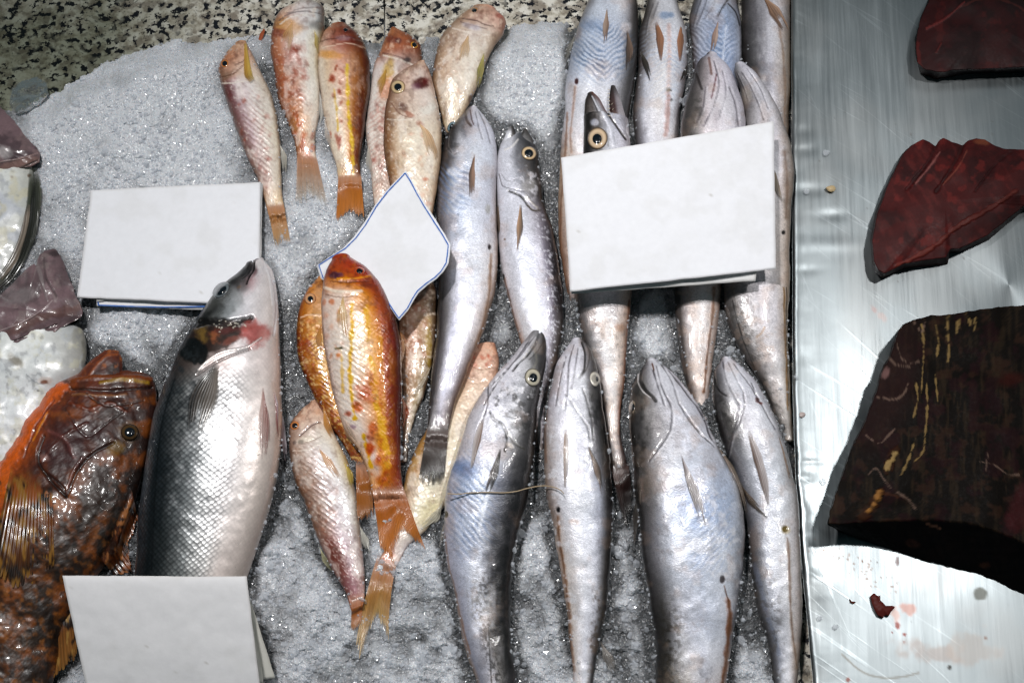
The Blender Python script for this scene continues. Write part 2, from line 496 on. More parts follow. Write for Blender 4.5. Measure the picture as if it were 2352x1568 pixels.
def eye(root, x, y, rx, ry=None, ang=0, iris='e3cba4', rim='3a2c20', pup='0a1018', pr=.5, off=0.0, dome=None, px=0, py=0):
    ry = ry or rx; dome = dome or rx * .45
    ci, cr = lin(iris), lin(rim)
    def f(r):
        w = float(sstep(.78, .97, np.array(r))); g = float(1 - sstep(pr, pr + .16, np.array(r)))
        c = ci * (1 - w) + cr * w
        c = c * (1 - .45 * g)
        return c
    e = disc(root, 'eye', x, y, rx, ry, ang, dome, off, MAT['eye'], f)
    cp = lin(pup)
    disc(e, 'pupil', x + px, y + py, rx * pr, ry * pr, ang, dome * .35, off + dome * .82, MAT['eye'], lambda r: cp, 8, 28)
    return e

# ------------------------------------------------------------------ materials
MAT = {}

class NT:
    def __init__(s, name):
        m = bpy.data.materials.new(name); m.use_nodes = True
        s.m, s.t = m, m.node_tree
        s.b = s.t.nodes['Principled BSDF']
        MAT[name] = m
    def n(s, typ, **kw):
        o = s.t.nodes.new('ShaderNode' + typ)
        for k, v in kw.items():
            if k.startswith('i_'):
                key = k[2:].replace('_', ' ')
                o.inputs[int(key) if key.isdigit() else key].default_value = v
            else: setattr(o, k, v)
        return o
    def l(s, a, b): s.t.links.new(a, b)
    def math(s, op, a, b=None, c=None):
        o = s.n('Math', operation=op)
        for i, v in enumerate((a, b, c)):
            if v is None: continue
            if isinstance(v, (int, float)): o.inputs[i].default_value = v
            else: s.l(v, o.inputs[i])
        return o.outputs[0]
    def ramp(s, fac, stops, interp='LINEAR'):
        o = s.n('ValToRGB'); o.color_ramp.interpolation = interp
        e = o.color_ramp.elements
        while len(e) < len(stops): e.new(.5)
        for i, (p, c) in enumerate(stops):
            e[i].position = p; e[i].color = c if len(c) == 4 else (*c, 1)
        s.l(fac, o.inputs[0]); return o.outputs[0]
    def mix(s, mode, fac, a, b):
        o = s.n('MixRGB', blend_type=mode)
        for i, v in enumerate((fac, a, b)):
            if isinstance(v, (int, float)): o.inputs[i].default_value = v
            elif isinstance(v, tuple): o.inputs[i].default_value = v if len(v) == 4 else (*v, 1)
            else: s.l(v, o.inputs[i])
        return o.outputs[0]
    def set(s, **kw):
        for k, v in kw.items():
            s.b.inputs[k.replace('_', ' ')].default_value = v

def skin(name, sl, sw, cell_dark, bump, rough=.3, metal=.1, coat=.4, diamond=True, rnd=.25, fine=.25, sss=.0, glint=0.0, mott=.12):
    T = NT(name)
    col = T.n('Attribute', attribute_name='Col'); prm = T.n('Attribute', attribute_name='Prm')
    sp = T.n('SeparateColor'); T.l(prm.outputs['Color'], sp.inputs[0])
    uv = T.n('UVMap', uv_map='UVMap')
    sx = T.n('SeparateXYZ'); T.l(uv.outputs[0], sx.inputs[0])
    u = T.math('DIVIDE', sx.outputs[0], sl); v = T.math('DIVIDE', sx.outputs[1], sw)
    cx = T.n('CombineXYZ')
    if diamond:
        T.l(T.math('ADD', u, v), cx.inputs[0]); T.l(T.math('SUBTRACT', u, v), cx.inputs[1])
    else:
        T.l(u, cx.inputs[0]); T.l(v, cx.inputs[1])
    vo = T.n('TexVoronoi', feature='F1', i_Scale=1.0, i_Randomness=rnd); T.l(cx.outputs[0], vo.inputs['Vector'])
    dist = vo.outputs['Distance']
    cell = T.ramp(dist, [(0.25, (1, 1, 1)), (0.62, (0, 0, 0))])
    nz = T.n('TexNoise', i_Scale=1 / (S * 7), i_Detail=4.0, i_Roughness=.65)
    geo = T.n('TexCoord'); T.l(geo.outputs['Object'], nz.inputs['Vector'])
    nz2 = T.n('TexNoise', i_Scale=1 / (S * 40), i_Detail=5.0, i_Roughness=.6); T.l(geo.outputs['Object'], nz2.inputs['Vector'])
    # scale edges darker, every scale a little different
    dk = T.math('MULTIPLY', T.math('SUBTRACT', 1.0, cell), T.math('MULTIPLY', sp.outputs[0], cell_dark))
    c = T.mix('MULTIPLY', dk, col.outputs['Color'], (.25, .25, .27))
    sc = T.n('SeparateColor'); T.l(vo.outputs['Color'], sc.inputs[0])
    vary = T.math('ADD', T.math('MULTIPLY', T.math('SUBTRACT', sc.outputs[0], .5), T.math('MULTIPLY', sp.outputs[0], cell_dark * .7)), 1.0)
    m1 = T.math('ADD', T.math('MULTIPLY', T.math('SUBTRACT', nz.outputs['Fac'], .5), mott * 3), 1.0)
    m2 = T.math('ADD', T.math('MULTIPLY', T.math('SUBTRACT', nz2.outputs['Fac'], .5), mott * 2), 1.0)
    k = T.math('MULTIPLY', T.math('MULTIPLY', vary, m1), m2)
    hs = T.n('HueSaturation'); T.l(k, hs.inputs['Value']); T.l(c, hs.inputs['Color'])
    T.l(hs.outputs[0], T.b.inputs['Base Color'])
    hgt = T.math('ADD', T.math('MULTIPLY', T.math('MULTIPLY', T.math('SUBTRACT', 1.0, dist), sp.outputs[0]), 1.0), T.math('MULTIPLY', nz.outputs['Fac'], fine))
    bp = T.n('Bump', i_Strength=bump, i_Distance=S * 3.0); T.l(hgt, bp.inputs['Height'])
    T.l(bp.outputs[0], T.b.inputs['Normal'])
    bp2 = T.n('Bump', i_Strength=bump * .45, i_Distance=S * 3.0); T.l(hgt, bp2.inputs['Height'])
    T.l(bp2.outputs[0], T.b.inputs['Coat Normal'])
    rr = T.math('ADD', T.math('MULTIPLY', T.math('SUBTRACT', nz2.outputs['Fac'], .5), .35), rough)
    T.l(rr, T.b.inputs['Roughness'])
    T.set(Metallic=metal, Coat_Weight=min(1, coat * 1.4), Coat_Roughness=.07, Specular_IOR_Level=.55)
    if sss:
        T.set(Subsurface_Weight=sss, Subsurface_Scale=S * 8); T.b.inputs['Subsurface Radius'].default_value = (1, .6, .45)
    return T.m

skin('hake_skin', 4.2, 4.2, .20, .20, rough=.38, metal=.16, coat=.42, rnd=.7, fine=.7, mott=.11)
skin('mullet_skin', 11.0, 10.0, .10, .20, rough=.33, metal=.05, coat=.5, rnd=.55, fine=1.0, mott=.15)
skin('bass_skin', 13.0, 12.5, .70, .20, rough=.32, metal=.32, coat=.35, rnd=.22, fine=.35, mott=.10)
skin('scorpion_skin', 13.0, 11.0, .25, .15, rough=.44, metal=0, coat=.2, rnd=.6, fine=1.0, mott=.24)
skin('jaw_skin', 30.0, 30.0, .04, .25, rough=.32, metal=0, coat=.55, rnd=1, fine=1.4, mott=.2)
skin('flesh_skin', 30.0, 30.0, .04, .12, rough=.36, metal=0, coat=.22, rnd=1, fine=1.0, mott=.12)

def fin_mat():
    T = NT('fin')
    c = T.n('Attribute', attribute_name='Col')
    T.l(c.outputs['Color'], T.b.inputs['Base Color']); T.l(c.outputs['Alpha'], T.b.inputs['Alpha'])
    T.set(Roughness=.3, Coat_Weight=.45, Coat_Roughness=.12)
fin_mat()

def eye_mat():
    T = NT('eye'); c = T.n('Attribute', attribute_name='Col')
    T.l(c.outputs['Color'], T.b.inputs['Base Color'])
    T.set(Roughness=.18, Coat_Weight=1.0, Coat_Roughness=.03)
eye_mat()

def plain_col(name, rough=.5, coat=0., bump=0., bscale=10, metal=0., spec=.5):
    T = NT(name); c = T.n('Attribute', attribute_name='Col')
    g = T.n('TexCoord')
    nz = T.n('TexNoise', i_Scale=1 / (S * bscale), i_Detail=5.0, i_Roughness=.6); T.l(g.outputs['Object'], nz.inputs['Vector'])
    k = T.math('ADD', T.math('MULTIPLY', T.math('SUBTRACT', nz.outputs['Fac'], .5), .12), 1.0)
    hs = T.n('HueSaturation'); T.l(k, hs.inputs['Value']); T.l(c.outputs['Color'], hs.inputs['Color'])
    T.l(hs.outputs[0], T.b.inputs['Base Color'])
    if bump:
        b = T.n('Bump', i_Strength=bump, i_Distance=S * 3); T.l(nz.outputs['Fac'], b.inputs['Height']); T.l(b.outputs[0], T.b.inputs['Normal'])
    T.set(Roughness=rough, Coat_Weight=coat, Coat_Roughness=.1, Metallic=metal, Specular_IOR_Level=spec)
plain_col('paper', .75, 0, .12, 14, spec=.25)
plain_col('ink', .6)
plain_col('thread', .5)
plain_col('tooth', .3, .4)

def meat_mat(name='meat', spec=.2):
    T = NT(name); c = T.n('Attribute', attribute_name='Col'); g = T.n('TexCoord')
    nz = T.n('TexNoise', i_Scale=1 / (S * 60), i_Detail=8.0, i_Roughness=.62); T.l(g.outputs['Object'], nz.inputs['Vector'])
    fine = T.n('TexNoise', i_Scale=1 / (S * 7), i_Detail=3.0, i_Roughness=.6); T.l(g.outputs['Object'], fine.inputs['Vector'])
    mr = T.n('Mapping'); mr.inputs['Rotation'].default_value = (0, 0, math.radians(-32)); T.l(g.outputs['Object'], mr.inputs[0])
    mp = T.n('Mapping'); mp.inputs['Scale'].default_value = (1, 4, 1); T.l(mr.outputs[0], mp.inputs[0])
    fb = T.n('TexNoise', i_Scale=1 / (S * 30), i_Detail=5.0, i_Roughness=.6); T.l(mp.outputs[0], fb.inputs['Vector'])
    k = T.math('ADD', T.math('MULTIPLY', T.math('SUBTRACT', fb.outputs['Fac'], .5), .5), T.math('ADD', T.math('MULTIPLY', T.math('SUBTRACT', nz.outputs['Fac'], .5), .9), 1.0))
    hs = T.n('HueSaturation'); T.l(k, hs.inputs['Value']); T.l(c.outputs['Color'], hs.inputs['Color'])
    T.l(hs.outputs[0], T.b.inputs['Base Color'])
    h = T.math('ADD', T.math('MULTIPLY', fb.outputs['Fac'], .12), T.math('MULTIPLY', fine.outputs['Fac'], .28))
    b = T.n('Bump', i_Strength=.24, i_Distance=S * 3); T.l(h, b.inputs['Height']); T.l(b.outputs[0], T.b.inputs['Normal'])
    rr = T.ramp(fine.outputs['Fac'], [(.45, (.58, .58, .58)), (.75, (.42, .42, .42))]); T.l(rr, T.b.inputs['Roughness'])
    T.set(Specular_IOR_Level=spec)
meat_mat()
meat_mat('dark_meat', .05)

def ice_mat():
    T = NT('crushed_ice'); c = T.n('Attribute', attribute_name='Col')
    g = T.n('TexCoord')
    nz = T.n('TexNoise', i_Scale=1 / (S * 3.5), i_Detail=3.0, i_Roughness=.7); T.l(g.outputs['Object'], nz.inputs['Vector'])
    k = T.math('ADD', T.math('MULTIPLY', T.math('SUBTRACT', nz.outputs['Fac'], .5), .5), 1.0)
    hs = T.n('HueSaturation'); T.l(k, hs.inputs['Value']); T.l(c.outputs['Color'], hs.inputs['Color'])
    T.l(hs.outputs[0], T.b.inputs['Base Color'])
    b = T.n('Bump', i_Strength=.35, i_Distance=S * 2.2); T.l(nz.outputs['Fac'], b.inputs['Height']); T.l(b.outputs[0], T.b.inputs['Normal'])
    T.set(Roughness=.20, IOR=1.45, Specular_IOR_Level=1.0, Coat_Weight=.5, Coat_Roughness=.07, Subsurface_Weight=.6, Subsurface_Scale=S * 7)
    T.b.inputs['Subsurface Radius'].default_value = (.8, .95, 1.0)
ice_mat()

def clear_ice():
    T = NT('clear_ice')
    T.b.inputs['Base Color'].default_value = (.74, .77, .83, 1)
    T.set(Roughness=.07, IOR=1.31, Alpha=.38, Specular_IOR_Level=1.0)
clear_ice()

def glass_ice():
    T = NT('glass_ice')
    T.b.inputs['Base Color'].default_value = (.93, .96, .97, 1)
    g = T.n('TexCoord'); nz = T.n('TexNoise', i_Scale=1 / (S * 14), i_Detail=4.0); T.l(g.outputs['Object'], nz.inputs['Vector'])
    b = T.n('Bump', i_Strength=.7, i_Distance=S * 8); T.l(nz.outputs['Fac'], b.inputs['Height']); T.l(b.outputs[0], T.b.inputs['Normal'])
    T.set(Roughness=.06, IOR=1.31, Transmission_Weight=.92)
glass_ice()

def granite_mat():
    T = NT('granite'); g = T.n('TexCoord')
    def noise(sc, det=3.0, ro=.6, off=0):
        mp = T.n('Mapping'); mp.inputs['Location'].default_value = (off, off * .7, 0); T.l(g.outputs['Object'], mp.inputs[0])
        n = T.n('TexNoise', i_Scale=1 / (S * sc), i_Detail=det, i_Roughness=ro); T.l(mp.outputs[0], n.inputs['Vector']); return n.outputs['Fac']
    base = T.ramp(noise(30, 4, .6), [(.36, (.33, .29, .23)), (.48, (.58, .54, .46)), (.6, (.74, .71, .64))])
    grey = T.ramp(noise(36, 3, .55, 3.1), [(.52, (0, 0, 0)), (.60, (1, 1, 1))])
    c = T.mix('MIX', T.math('MULTIPLY', grey, .7), base, (.23, .19, .155))
    blk = T.ramp(noise(17, 3.5, .6, 7.7), [(.528, (0, 0, 0)), (.555, (1, 1, 1))])
    clump = T.ramp(noise(60, 2, .5, 1.3), [(.34, (0, 0, 0)), (.44, (1, 1, 1))])
    c = T.mix('MIX', T.math('MULTIPLY', blk, clump), c, (.012, .013, .017))
    tiny = T.ramp(noise(9, 2, .5, 5.7), [(.62, (0, 0, 0)), (.66, (1, 1, 1))])
    c = T.mix('MIX', T.math('MULTIPLY', tiny, .6), c, (.05, .045, .04))
    # shade over the far left corner, painted into the stone colour
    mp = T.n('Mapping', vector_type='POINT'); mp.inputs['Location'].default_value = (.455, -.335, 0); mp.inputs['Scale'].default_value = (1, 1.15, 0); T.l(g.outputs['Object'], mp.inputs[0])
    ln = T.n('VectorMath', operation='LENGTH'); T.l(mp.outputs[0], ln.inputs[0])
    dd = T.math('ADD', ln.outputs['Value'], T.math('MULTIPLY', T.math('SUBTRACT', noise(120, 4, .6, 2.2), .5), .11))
    corner_shade = T.ramp(dd, [(.06, (1, 1, 1)), (.235, (0, 0, 0))])
    c = T.mix('MULTIPLY', T.math('MULTIPLY', corner_shade, .88), c, (.16, .19, .14))
    T.l(c, T.b.inputs['Base Color'])
    b = T.n('Bump', i_Strength=.15, i_Distance=S); T.l(noise(8), b.inputs['Height']); T.l(b.outputs[0], T.b.inputs['Normal'])
    T.set(Roughness=.22, Specular_IOR_Level=.5)
granite_mat()

def steel_mat():
    T = NT('brushed_steel'); g = T.n('TexCoord'); c = T.n('Attribute', attribute_name='Col'); prm = T.n('Attribute', attribute_name='Prm')
    sp = T.n('SeparateColor'); T.l(prm.outputs['Color'], sp.inputs[0])
    def streak(rot, sx, sy, sc, det=4.0):
        mr = T.n('Mapping'); mr.inputs['Rotation'].default_value = (0, 0, math.radians(rot)); T.l(g.outputs['Object'], mr.inputs[0])
        mp = T.n('Mapping'); mp.inputs['Scale'].default_value = (sx, sy, 1); T.l(mr.outputs[0], mp.inputs[0])
        n = T.n('TexNoise', i_Scale=1 / (S * sc), i_Detail=det, i_Roughness=.7); T.l(mp.outputs[0], n.inputs['Vector']); return n.outputs['Fac']
    br = streak(4, 1, .03, 11)
    s2 = T.ramp(streak(36, .02, 1, 12, 2), [(.60, (0, 0, 0)), (.72, (1, 1, 1))])
    s3 = T.ramp(streak(48, .014, 1, 10, 2), [(.63, (0, 0, 0)), (.75, (1, 1, 1))])
    s4 = T.ramp(streak(72, .02, 1, 10, 2), [(.66, (0, 0, 0)), (.77, (1, 1, 1))])
    area = T.ramp(streak(0, 1, 1, 260, 2), [(.42, (0, 0, 0)), (.6, (1, 1, 1))])
    scr = T.math('MULTIPLY', T.math('ADD', T.math('ADD', s2, s3), T.math('MULTIPLY', s4, .6)), area)
    k = T.math('ADD', T.math('MULTIPLY', T.math('SUBTRACT', br, .5), .34), T.math('ADD', 1.0, T.math('MULTIPLY', scr, .6)))
    hs = T.n('HueSaturation'); T.l(k, hs.inputs['Value']); T.l(c.outputs['Color'], hs.inputs['Color'])
    T.l(hs.outputs[0], T.b.inputs['Base Color'])
    h = T.math('ADD', br, T.math('MULTIPLY', scr, .8))
    b = T.n('Bump', i_Strength=.16, i_Distance=S); T.l(h, b.inputs['Height']); T.l(b.outputs[0], T.b.inputs['Normal'])
    rr = T.math('ADD', T.math('MULTIPLY', T.math('SUBTRACT', br, .5), .3), T.math('MULTIPLY', sp.outputs[1], .52)); T.l(rr, T.b.inputs['Roughness'])
    T.l(sp.outputs[0], T.b.inputs['Metallic'])
    T.set(Anisotropic=.45)
steel_mat()

# ------------------------------------------------------------------ the counter
def slab(name, x0, x1, y0, y1, z0, z1):
    b = 2.0
    xs = [x0, x0 + b, x1 - b, x1]; V = []; F = []
    prof = [(0, z0), (0, z1 - b), (b * .3, z1 - b * .3), (b, z1)]
    for ins, z in prof:
        for (x, y) in ((x0 + ins, y0 + ins), (x1 - ins, y0 + ins), (x1 - ins, y1 - ins), (x0 + ins, y1 - ins)):
            V.append(W(np.array(x), np.array(y), np.array(z)))
    for k in range(3):
        for j in range(4):
            F.append((k * 4 + j, k * 4 + (j + 1) % 4, k * 4 + 4 + (j + 1) % 4, k * 4 + 4 + j))
    F.append((12, 13, 14, 15)); F.append((3, 2, 1, 0))
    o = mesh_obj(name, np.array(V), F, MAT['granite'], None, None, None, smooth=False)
    return tag(o, kind='structure')
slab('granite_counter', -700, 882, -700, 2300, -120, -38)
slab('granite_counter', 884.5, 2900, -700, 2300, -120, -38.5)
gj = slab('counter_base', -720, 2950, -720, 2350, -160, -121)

# ------------------------------------------------------------------ the bed of crushed ice
ICE_EDGE = [(-300, 235), (0, 238), (60, 228), (100, 222), (196, 176), (245, 143), (315, 114), (385, 92), (490, 80), (612, 72), (740, 70), (860, 82),
            (1010, 80), (1090, 62), (1176, 54), (1250, 50), (1320, 46), (1400, 50), (1470, 46), (1560, 42), (1640, 40), (1900, 38)]
def sheet_edge(y):
    return np.interp(y, [-300, 0, 900, 1082, 1264, 1457, 1568, 1900], [1816, 1817, 1821, 1827, 1839, 1857, 1867, 1890])

def bump2(x, y, cx, cy, rx, ry, h):
    return h * np.exp(-(((x - cx) / rx) ** 2 + ((y - cy) / ry) ** 2))

def ice_level(x, y):
    ye = np.interp(x, [p[0] for p in ICE_EDGE], [p[1] for p in ICE_EDGE])
    d = y - ye + 26 * (fbm(x * .022, y * .022, 3, 4, .6) - .5) + 5
    up = sstep(-4, 70, d)
    z = -46 + up * 46 + 4 * sstep(0, 12, d)
    z = z + 18 * (fbm(x * .012, y * .012, 21, 3) - .5) * up
    z = z + bump2(x, y, 310, 290, 170, 170, 30) * up + bump2(x, y, 520, 430, 70, 90, 8)
    z = z - bump2(x, y, 497, 215, 34, 100, 24) - bump2(x, y, 470, 330, 60, 60, 10)
    z = z + bump2(x, y, 1215, 170, 80, 110, 14)
    z = z - bump2(x, y, 650, 1250, 40, 170, 20) - bump2(x, y, 300, 1560, 120, 60, 12)
    z = z - bump2(x, y, 1240, 1250, 40, 160, 16) - bump2(x, y, 1440, 1300, 40, 200, 16)
    z = z - bump2(x, y, 1500, 780, 60, 120, 14) - bump2(x, y, 1130, 790, 50, 90, 14)
    z = z + bump2(x, y, 730, 1440, 90, 110, 16) + bump2(x, y, 980, 1420, 70, 130, 10)
    z = z - 60 * sstep(1960, 2060, y + 30 * (fbm(x * .02, x * 0, 6, 3) - .5))
    g = sstep(0, 40, x - sheet_edge(y) + 26)
    z = z - 46 * g
    g2 = sstep(1150, 1420, y) * sstep(1772, 1815, x + .10 * (1568 - y))
    z = z - 40 * g2
    return z

gx_, gy_ = np.meshgrid(HX0 + HG * (np.arange(HM.shape[1]) + .5), HY0 + HG * (np.arange(HM.shape[0]) + .5))
HM[:] = np.where(gx_ < sheet_edge(gy_), np.maximum(ice_level(gx_, gy_) + 1, -38), -38)
ICE0 = HM.copy()

def box_blur(A, r):
    for ax in (0, 1):
        c = np.cumsum(np.insert(np.take(A, [0] * (r + 1), axis=ax), 0, 0, axis=ax), axis=ax) if False else None
        P = np.concatenate([np.repeat(np.take(A, [0], ax), r + 1, ax), A, np.repeat(np.take(A, [-1], ax), r, ax)], ax)
        c = np.cumsum(P, ax); n = A.shape[ax]
        A = (np.take(c, range(2 * r + 1, 2 * r + 1 + n), ax) - np.take(c, range(n), ax)) / (2 * r + 1)
    return A

def build_ice():
    st = 1.9
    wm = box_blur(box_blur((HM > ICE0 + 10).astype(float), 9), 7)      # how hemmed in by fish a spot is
    xs = np.arange(-130, 1850, st); ys = np.arange(20, 1700, st); ys = np.r_[ys, np.arange(1700, 2080, 6.0)]
    X, Y = np.meshgrid(xs, ys)
    X = X + (rng.random(X.shape) - .5) * st * .5; Y = Y + (rng.random(X.shape) - .5) * st * .5
    Z = ice_level(X, Y)
    light = np.zeros(X.shape)
    wx = X + 3.5 * (fbm(X * .2, Y * .2, 40, 2) - .5); wy = Y + 3.5 * (fbm(X * .2, Y * .2, 41, 2) - .5)
    # packed fine ice is smoother than the loose wet ice lower down
    loose = np.clip(.35 + .6 * sstep(650, 1250, Y) + .6 * (fbm(X * .01, Y * .01, 70, 3) - .5), .15, 1.15)
    lumps = fbm(X * .026, Y * .026, 44, 3, .45) - .5
    Z = Z + 20 * lumps * loose
    for cell, tilt, lev, sd in ((13.0, .30, 2.4, 50), (5.5, .50, .9, 60)):
        gx = np.floor(wx / cell); gy = np.floor(wy / cell)
        best = np.full(X.shape, 1e9); h = np.zeros(X.shape); lm = np.zeros(X.shape)
        for a in (-1, 0, 1):
            for b in (-1, 0, 1):
                ix, iy = gx + a, gy + b
                cx = (ix + .5 + .8 * (_hash(ix, iy, sd) - .5)) * cell; cy = (iy + .5 + .8 * (_hash(ix, iy, sd + 1) - .5)) * cell
                d = np.hypot(wx - cx, wy - cy)
                tx = (_hash(ix, iy, sd + 2) - .5) * 2 * tilt; ty = (_hash(ix, iy, sd + 3) - .5) * 2 * tilt
                hh = (_hash(ix, iy, sd + 4) - .5) * lev * 2 + tx * (wx - cx) + ty * (wy - cy)
                m = d < best
                best = np.where(m, d, best); h = np.where(m, hh, h); lm = np.where(m, _hash(ix, iy, sd + 5), lm)
        Z = Z + h * (.4 + .6 * loose); light += (lm - .5) * (.5 if cell < 10 else .5)
    Z = Z + .9 * (rng.random(X.shape) - .5)
    # grains are clearer (greyer) or whiter with trapped air; hollows hold meltwater and look greyer
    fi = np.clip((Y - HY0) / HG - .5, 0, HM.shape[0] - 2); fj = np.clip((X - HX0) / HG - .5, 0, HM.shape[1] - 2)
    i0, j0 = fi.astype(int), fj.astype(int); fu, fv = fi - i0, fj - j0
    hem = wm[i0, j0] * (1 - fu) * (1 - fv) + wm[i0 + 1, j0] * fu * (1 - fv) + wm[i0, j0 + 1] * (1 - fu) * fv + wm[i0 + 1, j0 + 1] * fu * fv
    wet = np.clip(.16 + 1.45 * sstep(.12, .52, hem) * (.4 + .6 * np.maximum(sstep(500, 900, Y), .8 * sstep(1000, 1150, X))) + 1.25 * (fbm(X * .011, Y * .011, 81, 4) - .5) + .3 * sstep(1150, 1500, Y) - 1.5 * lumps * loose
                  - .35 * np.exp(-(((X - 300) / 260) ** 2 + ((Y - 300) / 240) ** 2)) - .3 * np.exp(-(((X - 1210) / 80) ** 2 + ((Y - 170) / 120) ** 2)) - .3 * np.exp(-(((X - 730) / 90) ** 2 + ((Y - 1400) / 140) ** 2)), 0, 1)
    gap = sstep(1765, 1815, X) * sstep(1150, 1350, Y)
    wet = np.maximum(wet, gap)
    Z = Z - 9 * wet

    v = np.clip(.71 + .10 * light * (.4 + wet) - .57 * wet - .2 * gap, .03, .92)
    c = np.stack([v * .935, v * .952, v * 1.0], -1)
    V = W(X, Y, Z).reshape(-1, 3)
    keep = (X < sheet_edge(Y) + 4)
    F = quads(len(ys), len(xs))
    kf = keep.ravel()[F].all(1)
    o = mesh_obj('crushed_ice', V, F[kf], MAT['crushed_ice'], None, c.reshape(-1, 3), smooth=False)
    tag(o, 'bed of crushed ice under the fish, sparkling and grey white', 'ice', kind='stuff')
    # loose clear grains lying on it
    ico = np.array([(0, 0, 1), (.89, 0, .45), (.28, .85, .45), (-.72, .53, .45), (-.72, -.53, .45), (.28, -.85, .45),
                    (.72, .53, -.45), (-.28, .85, -.45), (-.89, 0, -.45), (-.28, -.85, -.45), (.72, -.53, -.45), (0, 0, -1)])
    fc = np.array([(0, 1, 2), (0, 2, 3), (0, 3, 4), (0, 4, 5), (0, 5, 1), (1, 6, 2), (2, 6, 7), (2, 7, 3), (3, 7, 8), (3, 8, 4), (4, 8, 9), (4, 9, 5), (5, 9, 10), (5, 10, 1), (1, 10, 6), (6, 11, 7), (7, 11, 8), (8, 11, 9), (9, 11, 10), (10, 11, 6)])
    n = 46000
    gx = rng.uniform(-60, 1815, n); gy = rng.uniform(30, 1640, n)
    gz = ice_level(gx, gy)
    ii = np.clip(np.searchsorted(ys, gy), 0, wet.shape[0] - 1); jj = np.clip(((gx + 130) / st).astype(int), 0, wet.shape[1] - 1)
    gw = wet[ii, jj]; gz = Z[ii, jj] - 2.0
    ok = (gz > -40) & (gx < sheet_edge(gy) - 6) & (rng.random(n) > .72 * gw)
    gx, gy, gz = gx[ok], gy[ok], gz[ok]; n = len(gx)
    sz = rng.gamma(2.4, .75, n) + 1.2
    big = rng.random(n) < .055 * sstep(500, 1100, gy) + .012
    sz = np.where(big, rng.uniform(5.0, 11.0, n), sz)
    m = 26000
    fx = rng.uniform(150, 1812, m); fy = rng.uniform(60, 1560, m)
    thin = box_blur((HM > ICE0 + 10).astype(float), 2)
    fi2 = ((fy - HY0) / HG).astype(int); fj2 = ((fx - HX0) / HG).astype(int)
    tv = thin[fi2, fj2]
    ok = (tv > .52) & (tv < .80) & (HM[fi2, fj2] > ICE0[fi2, fj2] + 10)
    for poly in ([(160, 420), (620, 400), (620, 720), (160, 720)], [(1270, 350), (1800, 265), (1800, 640), (1290, 690)], [(130, 1305), (640, 1305), (640, 1600), (130, 1600)], [(700, 620), (940, 370), (1050, 560), (920, 760)], [(-100, 150), (220, 150), (380, 860), (300, 1600), (-100, 1600)]):
        ok &= ~inpoly(fx, fy, poly)
    fx, fy = fx[ok], fy[ok]; fz = HM[fi2[ok], fj2[ok]] - 1.5
    k = min(1500, len(fx))
    gx = np.r_[gx, fx[:k]]; gy = np.r_[gy, fy[:k]]; gz = np.r_[gz, fz[:k] - 2.0]; sz = np.r_[sz, rng.gamma(2.0, .8, k) + 1.0]; n = len(gx)
    q = rng.normal(size=(n, 3, 3)); Q, _ = np.linalg.qr(q)
    sc = sz[:, None] * rng.uniform(.5, 1.3, (n, 3))
    P = ico[None] * (1 + .35 * (rng.random((n, 12, 1)) - .5)) * sc[:, None]
    P = np.einsum('nij,nkj->nki', Q, P)
    c0 = W(gx, gy, gz + 3.0)
    V = (c0[:, None] + P * S).reshape(-1, 3)
    F = (fc[None] + (np.arange(n) * 12)[:, None, None]).reshape(-1, 3)
    o = mesh_obj('ice_grains', V, F, MAT['clear_ice'], None, smooth=False)
    tag(o, 'loose clear ice grains glinting on top of the ice bed', 'ice', kind='stuff')

